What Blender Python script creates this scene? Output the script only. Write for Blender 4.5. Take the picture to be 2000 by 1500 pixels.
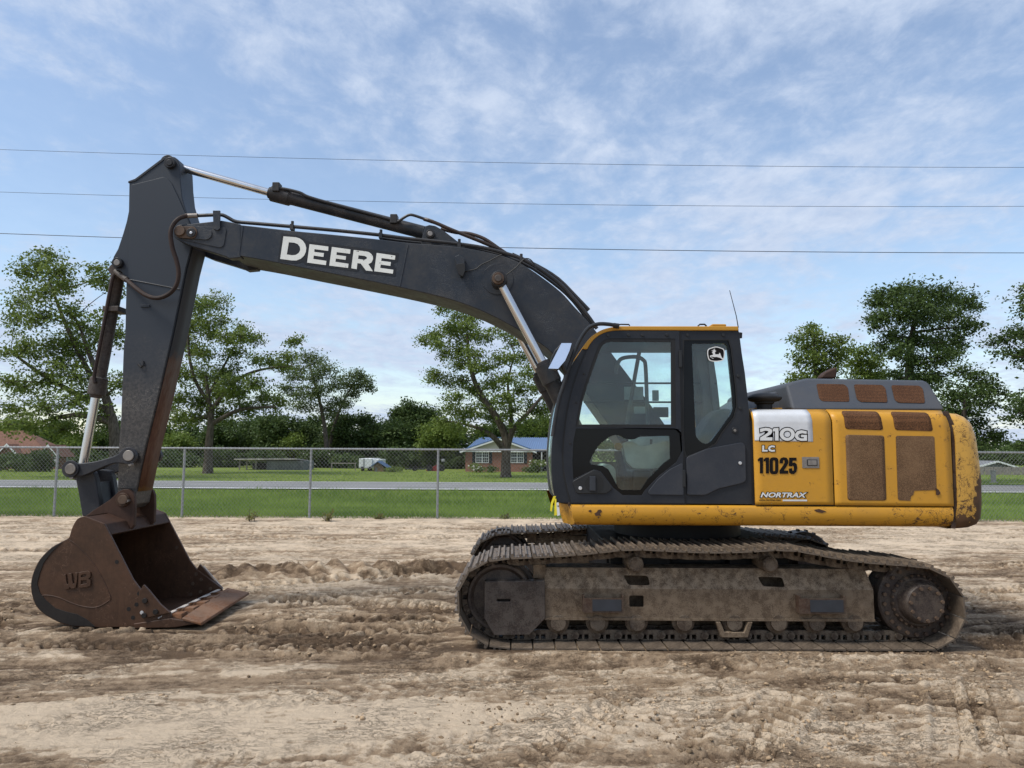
import bpy, bmesh, math, random
import numpy as np
from mathutils import Vector, Matrix
from mathutils.geometry import tessellate_polygon

for _o in list(bpy.data.objects):
    bpy.data.objects.remove(_o)
random.seed(7)
RNG = np.random.default_rng(11)
R = math.radians
SC = bpy.context.scene
COL = SC.collection

# ------------------------------------------------------------------ camera
CAM_H, F_PX, PITCH, ROLL = 1.72, 1400.0, math.atan(130 / 1400.0), R(0.30)
cam_d = bpy.data.cameras.new('camera')
cam = bpy.data.objects.new('camera', cam_d)
COL.objects.link(cam)
CAM_M = Matrix.Rotation(R(90) + PITCH, 3, 'X') @ Matrix.Rotation(ROLL, 3, 'Z')
cam.matrix_world = Matrix.Translation((0, 0, CAM_H)) @ CAM_M.to_4x4()
cam_d.sensor_fit = 'HORIZONTAL'
cam_d.angle = 2 * math.atan(1000 / F_PX)
cam_d.clip_start = 0.05
cam_d.clip_end = 6000
SC.camera = cam

# ------------------------------------------------------------------ sky and sun
SUN_EL, SUN_AZ = R(55), R(244)          # azimuth clockwise from +Y: high on the left, a little behind the camera
SKY_STRENGTH = 0.14
world = bpy.data.worlds.new('World')
SC.world = world
world.use_nodes = True
wn, wl = world.node_tree.nodes, world.node_tree.links
wn.clear()
w_out = wn.new('ShaderNodeOutputWorld')
w_bg = wn.new('ShaderNodeBackground')
w_sky = wn.new('ShaderNodeTexSky')
w_sky.sky_type = 'NISHITA'
w_sky.sun_disc = False
w_sky.sun_elevation = SUN_EL
w_sky.sun_rotation = SUN_AZ
w_sky.air_density = 1.1
w_sky.dust_density = 0.6
w_sky.ozone_density = 1.0
w_co = wn.new('ShaderNodeTexCoord')
w_sep = wn.new('ShaderNodeSeparateXYZ')
wl.new(w_co.outputs['Generated'], w_sep.inputs[0])


def wmath(op, a, b=None, c=None):
    n = wn.new('ShaderNodeMath')
    n.operation = op
    for i, v in enumerate((a, b, c)):
        if v is None:
            continue
        if isinstance(v, (int, float)):
            n.inputs[i].default_value = v
        else:
            wl.new(v, n.inputs[i])
    return n.outputs[0]


w_z = wmath('MAXIMUM', w_sep.outputs['Z'], 0.0)
w_h = wmath('ADD', w_z, 0.16)
w_u = wmath('DIVIDE', w_sep.outputs['X'], w_h)
w_v = wmath('DIVIDE', w_sep.outputs['Y'], w_h)
w_vec = wn.new('ShaderNodeCombineXYZ')
wl.new(w_u, w_vec.inputs[0])
wl.new(w_v, w_vec.inputs[1])


def wnoise(scale, detail, rough, dist, sx=1.0, sy=1.0, off=0.0):
    m = wn.new('ShaderNodeMapping')
    m.inputs['Scale'].default_value = (sx, sy, 1)
    m.inputs['Location'].default_value = (off, off * 0.7, 0)
    m.inputs['Rotation'].default_value = (0, 0, R(-14))
    wl.new(w_vec.outputs[0], m.inputs[0])
    t = wn.new('ShaderNodeTexNoise')
    t.inputs['Scale'].default_value = scale
    t.inputs['Detail'].default_value = detail
    t.inputs['Roughness'].default_value = rough
    t.inputs['Distortion'].default_value = dist
    wl.new(m.outputs[0], t.inputs['Vector'])
    return t.outputs['Fac']


n_big = wnoise(0.85, 5, 0.55, 0.5, 0.8, 1.0, 3.2)
n_mid = wnoise(5.2, 9, 0.64, 0.35, 0.95, 0.80, 1.0)
n_fine = wnoise(13.0, 6, 0.62, 0.3, 1.0, 0.75, 5.0)
w_mix1 = wmath('MULTIPLY_ADD', n_mid, 0.62, wmath('MULTIPLY', n_big, 0.85))
w_mix2 = wmath('MULTIPLY_ADD', n_fine, 0.22, w_mix1)
w_ramp = wn.new('ShaderNodeMapRange')
w_ramp.interpolation_type = 'SMOOTHSTEP'
w_ramp.inputs['From Min'].default_value = 0.70
w_ramp.inputs['From Max'].default_value = 0.98
w_ramp.inputs['To Min'].default_value = 0.18
w_ramp.inputs['To Max'].default_value = 0.97
wl.new(w_mix2, w_ramp.inputs['Value'])
w_cloud = wn.new('ShaderNodeMix')
w_cloud.data_type = 'RGBA'
w_cloud.inputs['A'].default_value = (2.30, 2.95, 4.15, 1)
w_cloud.inputs['B'].default_value = (4.1, 4.55, 5.35, 1)
wl.new(n_fine, w_cloud.inputs['Factor'])
w_mixc = wn.new('ShaderNodeMix')
w_mixc.data_type = 'RGBA'
wl.new(w_ramp.outputs['Result'], w_mixc.inputs['Factor'])
wl.new(w_sky.outputs['Color'], w_mixc.inputs['A'])
wl.new(w_cloud.outputs['Result'], w_mixc.inputs['B'])
wl.new(w_mixc.outputs['Result'], w_bg.inputs['Color'])
w_bg.inputs['Strength'].default_value = SKY_STRENGTH
wl.new(w_bg.outputs[0], w_out.inputs['Surface'])

sun_d = bpy.data.lights.new('sun', 'SUN')
sun_d.energy = 2.7
sun_d.angle = R(18)
sun_d.color = (1.0, 0.96, 0.89)
sun = bpy.data.objects.new('sun', sun_d)
COL.objects.link(sun)
_sd = Vector((math.sin(SUN_AZ) * math.cos(SUN_EL), math.cos(SUN_AZ) * math.cos(SUN_EL), math.sin(SUN_EL)))
sun.rotation_euler = _sd.to_track_quat('Z', 'Y').to_euler()
sun.location = (0, -5, 30)

vs = SC.view_settings
vs.view_transform = 'Standard'
vs.look = 'None'
vs.exposure = 0.40
vs.gamma = 1.0
vs.use_curve_mapping = False
SC.cycles.max_bounces = 8
SC.cycles.transparent_max_bounces = 24


# ------------------------------------------------------------------ geometry helpers
def P(x, y, Y):
    """photograph pixel (2000 x 1500) -> the point it shows on the upright plane at distance Y"""
    d = CAM_M @ Vector((x - 1000.0, 750.0 - y, -F_PX))
    t = Y / d.y
    return Vector((d.x * t, Y, CAM_H + d.z * t))


def PX(pts, Y):
    return [(p.x, p.z) for p in (P(x, y, Y) for x, y in pts)]


def G(x, y, z=0.0):
    d = CAM_M @ Vector((x - 1000.0, 750.0 - y, -F_PX))
    t = (z - CAM_H) / d.z
    return Vector((d.x * t, d.y * t, z))


def Z(ox, oy, s, pts):
    """points read off an enlarged crop (origin ox, oy, s times enlarged)"""
    return [(ox + a / s, oy + b / s) for a, b in pts]


TOPLOC = {}


def attach(o, parent):
    if parent is not None:
        o.parent = parent
        if parent.name in TOPLOC:
            o.matrix_parent_inverse = Matrix.Translation(-TOPLOC[parent.name])
    return o


def thing(name, label, cat, loc=(0, 0, 0), group=None):
    o = bpy.data.objects.new(name, None)
    COL.objects.link(o)
    o.empty_display_size = 0.2
    o.location = loc
    TOPLOC[o.name] = Vector(loc)
    tag(o, label, cat, group)
    return o


def tag(o, label=None, cat=None, group=None, kind=None):
    if label: o['label'] = label
    if cat: o['category'] = cat
    if group: o['group'] = group
    if kind: o['kind'] = kind
    return o


def mk(name, verts, faces, mat, parent=None, smooth=False, bevel=0.0, seg=2, sharp=35):
    me = bpy.data.meshes.new(name)
    me.from_pydata([tuple(v) for v in verts], [], faces)
    me.validate(verbose=False)
    o = bpy.data.objects.new(name, me)
    COL.objects.link(o)
    if mat is not None:
        me.materials.append(mat)
    if smooth or bevel:
        me.polygons.foreach_set('use_smooth', [True] * len(me.polygons))
        if not bevel:
            try:
                me.set_sharp_from_angle(angle=R(sharp))
            except Exception:
                pass
    if bevel:
        b = o.modifiers.new('bevel', 'BEVEL')
        b.width = bevel
        b.segments = seg
        b.limit_method = 'ANGLE'
        b.angle_limit = R(32)
        b.harden_normals = True
        b.use_clamp_overlap = True
    return attach(o, parent)


def fix_normals(o):
    bm = bmesh.new()
    bm.from_mesh(o.data)
    bmesh.ops.recalc_face_normals(bm, faces=bm.faces)
    bm.to_mesh(o.data)
    bm.free()
    return o


def poly_area(p):
    return 0.5 * sum(p[i][0] * p[(i + 1) % len(p)][1] - p[(i + 1) % len(p)][0] * p[i][1] for i in range(len(p)))


def prism_data(outer, y0, y1, holes=(), depth=None):
    """solid between planes y0 (near) and y1 (far) with an outline in X, Z and optional holes"""
    o2 = list(outer) if poly_area(outer) > 0 else list(outer)[::-1]
    loops = [o2] + [list(h)[::-1] if poly_area(h) > 0 else list(h) for h in holes]
    verts, faces = [], []
    flat = [p for l in loops for p in l]
    n = len(flat)
    for (x, z) in flat:
        verts.append((x, y0, z))
    for (x, z) in flat:
        verts.append((x, y1, z))
    if holes:
        tris = tessellate_polygon([[Vector((x, z, 0)) for x, z in l] for l in loops])
        for t in tris:
            a, b, c = t
            ar = (flat[b][0] - flat[a][0]) * (flat[c][1] - flat[a][1]) - (flat[c][0] - flat[a][0]) * (flat[b][1] - flat[a][1])
            if ar < 0:
                a, b, c = c, b, a
            faces.append((a, b, c))
            faces.append((c + n, b + n, a + n))
    else:
        faces.append(tuple(range(n)))
        faces.append(tuple(range(2 * n - 1, n - 1, -1)))
    base = 0
    for l in loops:
        m = len(l)
        for i in range(m):
            a, b = base + i, base + (i + 1) % m
            faces.append((b, a, a + n, b + n))
        base += m
    return verts, faces


def prism(name, outer, y0, y1, mat, parent=None, holes=(), bevel=0.006, seg=2):
    v, f = prism_data(outer, y0, y1, holes)
    return mk(name, v, f, mat, parent, bevel=bevel, seg=seg)


def prism_px(name, pts, y0, y1, mat, parent=None, holes=(), bevel=0.006, seg=2, Yref=None):
    Yr = y0 if Yref is None else Yref
    return prism(name, PX(pts, Yr), y0, y1, mat, parent, [PX(h, Yr) for h in holes], bevel, seg)


def rounded(pts, r, n=4):
    """round the corners of an outline"""
    out = []
    m = len(pts)
    for i in range(m):
        p0, p1, p2 = (np.array(pts[(i + k) % m], float) for k in (-1, 0, 1))
        a, b = p0 - p1, p2 - p1
        la, lb = np.linalg.norm(a), np.linalg.norm(b)
        d = min(r, la * 0.45, lb * 0.45)
        q0, q2 = p1 + a / la * d, p1 + b / lb * d
        for k in range(n + 1):
            t = k / n
            out.append(tuple((1 - t) ** 2 * q0 + 2 * t * (1 - t) * p1 + t * t * q2))
    return out


def smoothline(pts, n=6, closed=False):
    """Catmull-Rom through the points"""
    p = [np.array(q, float) for q in pts]
    m = len(p)
    out = []
    rng = range(m if closed else m - 1)
    for i in rng:
        if closed:
            a, b, c, d = p[(i - 1) % m], p[i], p[(i + 1) % m], p[(i + 2) % m]
        else:
            a, b, c, d = p[max(i - 1, 0)], p[i], p[i + 1], p[min(i + 2, m - 1)]
        for k in range(n):
            t = k / n
            out.append(0.5 * ((2 * b) + (-a + c) * t + (2 * a - 5 * b + 4 * c - d) * t * t + (-a + 3 * b - 3 * c + d) * t ** 3))
    if not closed:
        out.append(p[-1])
    return [tuple(q) for q in out]


def circ(cx, cz, r, n=24, a0=0.0):
    return [(cx + r * math.cos(a0 + 2 * math.pi * i / n), cz + r * math.sin(a0 + 2 * math.pi * i / n)) for i in range(n)]


def box_data(lo, hi):
    x0, y0, z0 = lo
    x1, y1, z1 = hi
    v = [(x0, y0, z0), (x1, y0, z0), (x1, y1, z0), (x0, y1, z0), (x0, y0, z1), (x1, y0, z1), (x1, y1, z1), (x0, y1, z1)]
    f = [(3, 2, 1, 0), (4, 5, 6, 7), (0, 1, 5, 4), (1, 2, 6, 5), (2, 3, 7, 6), (3, 0, 4, 7)]
    return v, f


def box(name, lo, hi, mat, parent=None, bevel=0.005, seg=2):
    v, f = box_data(lo, hi)
    return mk(name, v, f, mat, parent, bevel=bevel, seg=seg)


class MB:
    """collects shapes into one mesh"""
    def __init__(s):
        s.v, s.f = [], []

    def add(s, v, f):
        b = len(s.v)
        s.v += [tuple(q) for q in v]
        s.f += [tuple(i + b for i in q) for q in f]
        return s

    def box(s, lo, hi):
        return s.add(*box_data(lo, hi))

    def cyl(s, p0, p1, r, r2=None, seg=20, cap=True):
        return s.add(*cyl_data(p0, p1, r, r2, seg, cap))

    def prism(s, outer, y0, y1, holes=()):
        return s.add(*prism_data(outer, y0, y1, holes))

    def tube(s, pts, r, seg=8):
        return s.add(*tube_data(pts, r, seg))

    def build(s, name, mat, parent=None, smooth=True, bevel=0.0, seg=2, sharp=40):
        return mk(name, s.v, s.f, mat, parent, smooth, bevel, seg, sharp)


def frame_of(d):
    d = Vector(d).normalized()
    up = Vector((0, 0, 1)) if abs(d.z) < 0.95 else Vector((1, 0, 0))
    a = d.cross(up).normalized()
    b = a.cross(d).normalized()
    return a, b


def cyl_data(p0, p1, r, r2=None, seg=20, cap=True):
    p0, p1 = Vector(p0), Vector(p1)
    r2 = r if r2 is None else r2
    a, b = frame_of(p1 - p0)
    v, f = [], []
    for p, rr in ((p0, r), (p1, r2)):
        for i in range(seg):
            t = 2 * math.pi * i / seg
            v.append(p + (a * math.cos(t) + b * math.sin(t)) * rr)
    for i in range(seg):
        j = (i + 1) % seg
        f.append((j, i, i + seg, j + seg))
    if cap:
        f.append(tuple(range(seg)))
        f.append(tuple(range(2 * seg - 1, seg - 1, -1)))
    return v, f


def lathe_data(p0, axis, prof, seg=28):
    """prof: list of (distance along the axis, radius)"""
    p0 = Vector(p0)
    ax = Vector(axis).normalized()
    a, b = frame_of(ax)
    v, f = [], []
    for (h, r) in prof:
        for i in range(seg):
            t = 2 * math.pi * i / seg
            v.append(p0 + ax * h + (a * math.cos(t) + b * math.sin(t)) * r)
    for k in range(len(prof) - 1):
        for i in range(seg):
            j = (i + 1) % seg
            f.append((k * seg + j, k * seg + i, (k + 1) * seg + i, (k + 1) * seg + j))
    f.append(tuple(range(seg)))
    n = len(prof)
    f.append(tuple(range(n * seg - 1, (n - 1) * seg - 1, -1)))
    return v, f


def tube_data(pts, r, seg=8):
    pts = [Vector(p) for p in pts]
    n = len(pts)
    rr = r if isinstance(r, (list, tuple)) else [r] * n
    t0 = (pts[1] - pts[0]).normalized()
    a, b = frame_of(t0)
    v, f = [], []
    for i in range(n):
        t = (pts[min(i + 1, n - 1)] - pts[max(i - 1, 0)]).normalized()
        a = (a - t * a.dot(t))
        a = a.normalized() if a.length > 1e-6 else frame_of(t)[0]
        b = t.cross(a)
        for k in range(seg):
            q = 2 * math.pi * k / seg
            v.append(pts[i] + (a * math.cos(q) + b * math.sin(q)) * rr[i])
    for i in range(n - 1):
        for k in range(seg):
            j = (k + 1) % seg
            f.append((i * seg + k, i * seg + j, (i + 1) * seg + j, (i + 1) * seg + k))
    f.append(tuple(range(seg - 1, -1, -1)))
    f.append(tuple(range((n - 1) * seg, n * seg)))
    return v, f


def cyl(name, p0, p1, r, mat, parent=None, r2=None, seg=24, bevel=0.0):
    v, f = cyl_data(p0, p1, r, r2, seg)
    return mk(name, v, f, mat, parent, smooth=True, bevel=bevel)


def lathe(name, p0, axis, prof, mat, parent=None, seg=28):
    v, f = lathe_data(p0, axis, prof, seg)
    return mk(name, v, f, mat, parent, smooth=True)


def tube(name, pts, r, mat, parent=None, seg=8, smooth_n=0):
    if smooth_n:
        pts = smoothline(pts, smooth_n)
    v, f = tube_data(pts, r, seg)
    return mk(name, v, f, mat, parent, smooth=True)


def copy_obj(o, parent, M):
    c = o.copy()
    COL.objects.link(c)
    c.parent = parent
    c.matrix_parent_inverse = o.matrix_parent_inverse.copy()
    c.matrix_basis = M
    return c


# ------------------------------------------------------------------ numpy noise
def _hash(ix, iy, seed):
    h = (ix.astype(np.int64) * 374761393 + iy.astype(np.int64) * 668265263 + seed * 1442695041) & 0x7fffffff
    h = ((h ^ (h >> 13)) * 1274126177) & 0x7fffffff
    return ((h ^ (h >> 16)) & 0xffff) / 65535.0


def vnoise(x, y, seed=0):
    ix, iy = np.floor(x), np.floor(y)
    fx, fy = x - ix, y - iy
    fx, fy = fx * fx * fx * (fx * (fx * 6 - 15) + 10), fy * fy * fy * (fy * (fy * 6 - 15) + 10)
    a, b = _hash(ix, iy, seed), _hash(ix + 1, iy, seed)
    c, d = _hash(ix, iy + 1, seed), _hash(ix + 1, iy + 1, seed)
    return (a + (b - a) * fx) * (1 - fy) + (c + (d - c) * fx) * fy


def fbm(x, y, oct=4, seed=0, gain=0.5):
    s, a, t = 0.0, 1.0, 0.0
    for k in range(oct):
        s = s + a * (vnoise(x, y, seed + k * 17) - 0.5)
        t += a
        a *= gain
        x, y = x * 2.03 + 11.3, y * 2.03 + 7.7
    return s / t


def sstep(a, b, x):
    t = np.clip((x - a) / (b - a), 0, 1)
    return t * t * (3 - 2 * t)


# ------------------------------------------------------------------ materials
class NT:
    def __init__(s, name):
        s.m = bpy.data.materials.new(name)
        s.m.use_nodes = True
        s.t = s.m.node_tree
        s.n, s.l = s.t.nodes, s.t.links
        s.n.clear()
        s.out = s.n.new('ShaderNodeOutputMaterial')
        s.b = s.n.new('ShaderNodeBsdfPrincipled')
        s.l.new(s.b.outputs[0], s.out.inputs[0])
        s.co = s.n.new('ShaderNodeTexCoord')
        s.vec = s.co.outputs['Object']

    def set(s, **k):
        for a, v in k.items():
            s.put(s.b.inputs[a.replace('_', ' ')], v)
        return s

    def put(s, sock, v):
        if hasattr(v, 'is_output') or isinstance(v, bpy.types.NodeSocket):
            s.l.new(v, sock)
        elif isinstance(v, (tuple, list)) and len(v) == 3 and sock.type == 'RGBA':
            sock.default_value = (*v, 1)
        else:
            sock.default_value = v

    def math(s, op, a, b=None, c=None, clamp=False):
        n = s.n.new('ShaderNodeMath')
        n.operation = op
        n.use_clamp = clamp
        for i, v in enumerate((a, b, c)):
            if v is not None:
                s.put(n.inputs[i], v)
        return n.outputs[0]

    def noise(s, scale, detail=5, rough=0.55, dist=0.0, vec=None, stretch=None):
        v = vec or s.vec
        if stretch:
            m = s.n.new('ShaderNodeMapping')
            m.inputs['Scale'].default_value = stretch
            s.l.new(v, m.inputs[0])
            v = m.outputs[0]
        t = s.n.new('ShaderNodeTexNoise')
        t.inputs['Scale'].default_value = scale
        t.inputs['Detail'].default_value = detail
        t.inputs['Roughness'].default_value = rough
        t.inputs['Distortion'].default_value = dist
        s.l.new(v, t.inputs['Vector'])
        return t.outputs['Fac']

    def voro(s, scale, feature='F1', vec=None, stretch=None, rnd=1.0):
        v = vec or s.vec
        if stretch:
            m = s.n.new('ShaderNodeMapping')
            m.inputs['Scale'].default_value = stretch
            s.l.new(v, m.inputs[0])
            v = m.outputs[0]
        t = s.n.new('ShaderNodeTexVoronoi')
        t.feature = feature
        t.inputs['Scale'].default_value = scale
        t.inputs['Randomness'].default_value = rnd
        s.l.new(v, t.inputs['Vector'])
        return t

    def ramp(s, f, a, b, lo=0.0, hi=1.0, smooth=True):
        n = s.n.new('ShaderNodeMapRange')
        n.interpolation_type = 'SMOOTHSTEP' if smooth else 'LINEAR'
        n.inputs['From Min'].default_value = a
        n.inputs['From Max'].default_value = b
        n.inputs['To Min'].default_value = lo
        n.inputs['To Max'].default_value = hi
        s.put(n.inputs['Value'], f)
        return n.outputs['Result']

    def mix(s, f, a, b):
        n = s.n.new('ShaderNodeMix')
        n.data_type = 'RGBA'
        s.put(n.inputs['Factor'], f)
        s.put(n.inputs['A'], a)
        s.put(n.inputs['B'], b)
        return n.outputs['Result']

    def xyz(s, vec=None):
        n = s.n.new('ShaderNodeSeparateXYZ')
        s.l.new(vec or s.vec, n.inputs[0])
        return n.outputs

    def bump(s, h, strength=0.3, dist=0.01, normal=None):
        n = s.n.new('ShaderNodeBump')
        n.inputs['Strength'].default_value = strength
        n.inputs['Distance'].default_value = dist
        s.put(n.inputs['Height'], h)
        if normal is not None:
            s.l.new(normal, n.inputs['Normal'])
        s.l.new(n.outputs[0], s.b.inputs['Normal'])
        return n.outputs[0]

    def attr(s, name):
        n = s.n.new('ShaderNodeAttribute')
        n.attribute_name = name
        return n

    def rand(s):
        return s.n.new('ShaderNodeObjectInfo').outputs['Random']


def paint(name, col, rough=0.45, dirt=(0.16, 0.125, 0.085), amount=0.25, chips=None, chip_amt=0.0, scale=1.0, spec=0.28, scratch=0.0):
    t = NT(name)
    d = t.noise(2.2 * scale, 8, 0.65)
    f = t.noise(26 * scale, 4, 0.6)
    mask = t.math('MULTIPLY', t.ramp(t.math('MULTIPLY_ADD', f, 0.35, d), 0.52, 0.95), amount)
    c = t.mix(mask, col, dirt)
    var = t.noise(0.9 * scale, 3, 0.5)
    c = t.mix(t.ramp(var, 0.3, 0.7, 0.0, 0.18), c, tuple(x * 0.72 for x in col))
    sp = t.voro(95 * scale)
    c = t.mix(t.math('MULTIPLY', t.ramp(sp.outputs['Distance'], 0.06, 0.14, 1, 0), t.ramp(t.noise(5 * scale, 3), 0.5, 0.62, 0, 0.5)), c, tuple(min(1, x * 2.2 + 0.05) for x in dirt))
    if scratch:
        s1 = t.noise(9, 3, 0.5, 1.5, stretch=(1, 1, 8))
        s2 = t.noise(14, 3, 0.5, 2.5, stretch=(6, 1, 1))
        sm = t.math('MAXIMUM', t.ramp(t.math('ABSOLUTE', t.math('SUBTRACT', s1, 0.5)), 0.003, 0.010, 1, 0), t.ramp(t.math('ABSOLUTE', t.math('SUBTRACT', s2, 0.5)), 0.003, 0.008, 1, 0))
        c = t.mix(t.math('MULTIPLY', sm, t.math('MULTIPLY', t.ramp(t.noise(3), 0.45, 0.6), scratch)), c, tuple(min(1, x * 1.8 + 0.12) for x in dirt))
    if chips:
        ch = t.noise(16 * scale, 9, 0.72)
        big = t.noise(2.6 * scale, 4, 0.6)
        cm = t.ramp(t.math('MULTIPLY_ADD', big, 0.55, ch), 0.90 - chip_amt, 0.93 - chip_amt)
        c = t.mix(cm, c, chips)
    t.set(Base_Color=c, Roughness=t.ramp(t.math('MULTIPLY_ADD', f, 0.4, d), 0.4, 1.0, rough - 0.08, rough + 0.22), Specular_IOR_Level=spec)
    t.bump(t.math('MULTIPLY_ADD', f, 0.25, t.noise(3.0, 3)), 0.06, 0.01)
    return t.m


YEL = (0.57, 0.275, 0.020)
GREY = (0.022, 0.028, 0.038)
RUST = (0.088, 0.036, 0.018)
M = {}
M['grey'] = paint('grey_paint', GREY, 0.42, (0.085, 0.078, 0.068), 0.40, scratch=0.35)
M['cab_grey'] = paint('cab_grey_paint', (0.016, 0.019, 0.025), 0.40, (0.08, 0.078, 0.075), 0.20, scale=1.6)
M['panel_grey'] = paint('panel_grey_paint', (0.032, 0.036, 0.045), 0.46, (0.12, 0.115, 0.11), 0.22, scale=1.6)
M['hood_grey'] = paint('faded_hood_grey', (0.064, 0.071, 0.084), 0.55, (0.13, 0.115, 0.10), 0.25)
M['black'] = paint('black_steel', (0.012, 0.012, 0.013), 0.5, (0.06, 0.05, 0.04), 0.3)
M['yellow'] = paint('yellow_paint', YEL, 0.40, (0.30, 0.16, 0.05), 0.22, chips=(0.055, 0.026, 0.016), chip_amt=-0.02)
M['yellow_clean'] = paint('yellow_roof_paint', (0.50, 0.25, 0.03), 0.45, (0.30, 0.18, 0.06), 0.2)
M['silver'] = paint('silver_decal', (0.68, 0.69, 0.70), 0.36, (0.32, 0.31, 0.30), 0.40, spec=0.8)
M['white'] = paint('white_vinyl', (0.74, 0.74, 0.72), 0.5, (0.35, 0.33, 0.30), 0.25)
M['off_white'] = paint('cream_vinyl', (0.76, 0.77, 0.72), 0.5, (0.25, 0.24, 0.22), 0.25, chips=(0.03, 0.03, 0.035), chip_amt=-0.02)
M['ink'] = paint('black_vinyl', (0.007, 0.006, 0.006), 0.6, (0.05, 0.035, 0.025), 0.08, spec=0.15)
M['decal_dark'] = paint('dark_decal', (0.016, 0.018, 0.022), 0.45, (0.08, 0.07, 0.06), 0.15)


def yellow_worn(name, zone, base=None):
    """yellow paint, rubbed and scratched down to brown steel; more so towards the rear"""
    t = NT(name)
    x, y, z = t.xyz()
    d = t.noise(2.0, 7, 0.6)
    fine = t.noise(24, 5, 0.6)
    c = t.mix(t.ramp(t.math('MULTIPLY_ADD', fine, 0.4, d), 0.5, 1.0, 0, 0.30), base or YEL, (0.33, 0.18, 0.05))
    wear = zone(t, x, z)
    l1 = t.noise(4.2, 5, 0.55, 2.0)
    l2 = t.noise(7.0, 5, 0.6, 2.6)
    l3 = t.noise(3.0, 4, 0.6, 3.5, stretch=(1, 1, 2.5))
    lines = t.math('MAXIMUM', t.ramp(t.math('ABSOLUTE', t.math('SUBTRACT', l1, 0.5)), 0.003, 0.014, 1, 0),
                   t.math('MAXIMUM', t.ramp(t.math('ABSOLUTE', t.math('SUBTRACT', l2, 0.47)), 0.003, 0.013, 1, 0), t.ramp(t.math('ABSOLUTE', t.math('SUBTRACT', l3, 0.52)), 0.001, 0.006, 1, 0)))
    brk = t.ramp(t.math('ADD', t.noise(10, 4, 0.6), t.math('MULTIPLY', wear, 0.38)), 0.62, 0.70)
    lm = t.math('MULTIPLY', lines, brk)
    ch = t.math('MULTIPLY_ADD', t.noise(13, 9, 0.72), 0.6, t.math('MULTIPLY', t.noise(3.0, 4), 0.4))
    cm = t.ramp(t.math('ADD', ch, t.math('MULTIPLY', wear, 0.27)), 0.735, 0.750)
    mask = t.math('MAXIMUM', lm, cm)
    brown = t.mix(t.ramp(t.noise(9, 6, 0.6), 0.35, 0.65), (0.030, 0.014, 0.010), (0.075, 0.034, 0.020))
    c = t.mix(t.math('MULTIPLY', mask, 0.93), c, brown)
    t.set(Base_Color=c, Roughness=t.math('MULTIPLY_ADD', mask, 0.3, 0.42), Specular_IOR_Level=0.4)
    t.bump(t.math('MULTIPLY_ADD', mask, -0.6, t.math('MULTIPLY', t.noise(3, 3), 0.4)), 0.15, 0.004)
    return t.m


M['yellow_rail'] = yellow_worn('scratched_yellow_rail', lambda t, x, z: t.math('MAXIMUM', t.math('MULTIPLY', t.ramp(x, 3.0, 4.0), 0.85), t.ramp(x, 0.9, 0.5, 0.30, 0.42)))
M['yellow_weight'] = yellow_worn('battered_yellow_counterweight', lambda t, x, z: t.math('MAXIMUM', t.ramp(z, 1.85, 1.02, 0.42, 1.0), t.math('MULTIPLY', t.ramp(x, 4.00, 4.22), t.ramp(z, 1.74, 1.36, 0.0, 1.35))), (0.60, 0.33, 0.055))
M['yellow_door'] = yellow_worn('yellow_door_paint', lambda t, x, z: t.ramp(x, 3.2, 4.1, 0.0, 0.22))


def rusty(name, a, b, rough=0.75, scale=1.0, dust=None, dust_amt=0.0, metal=0.0, scratch=0.0):
    t = NT(name)
    big = t.noise(3.0 * scale, 8, 0.65)
    fine = t.noise(28 * scale, 6, 0.65)
    c = t.mix(t.ramp(t.math('MULTIPLY_ADD', fine, 0.5, big), 0.5, 1.0), a, b)
    streak = t.noise(9 * scale, 5, 0.6, stretch=(3, 3, 0.35))
    c = t.mix(t.ramp(streak, 0.5, 0.75, 0, 0.4), c, tuple(q * 0.6 for q in a))
    if scratch:
        s1 = t.noise(6, 4, 0.55, 2.4)
        sm = t.ramp(t.math('ABSOLUTE', t.math('SUBTRACT', s1, 0.5)), 0.002, 0.008, 1, 0)
        c = t.mix(t.math('MULTIPLY', t.math('MULTIPLY', sm, t.ramp(t.noise(4), 0.48, 0.6)), scratch), c, tuple(min(1, q * 2.5 + 0.03) for q in b))
    if dust:
        dm = t.math('MULTIPLY', t.ramp(t.math('MULTIPLY_ADD', t.noise(40 * scale, 5, 0.7), 0.7, t.math('MULTIPLY', t.noise(5 * scale, 5, 0.6), 0.8)), 0.62, 0.86), dust_amt)
        geo = t.n.new('ShaderNodeNewGeometry')
        nz = t.xyz(geo.outputs['Normal'])[2]
        dm = t.math('MINIMUM', t.math('MULTIPLY', dm, t.ramp(nz, -0.3, 0.9, 0.75, 2.2)), 0.95)
        c = t.mix(dm, c, dust)
    t.set(Base_Color=c, Roughness=rough, Metallic=metal, Specular_IOR_Level=0.3)
    t.bump(t.math('MULTIPLY_ADD', fine, 0.5, t.noise(8 * scale, 5)), 0.25, 0.006)
    return t.m


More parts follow.
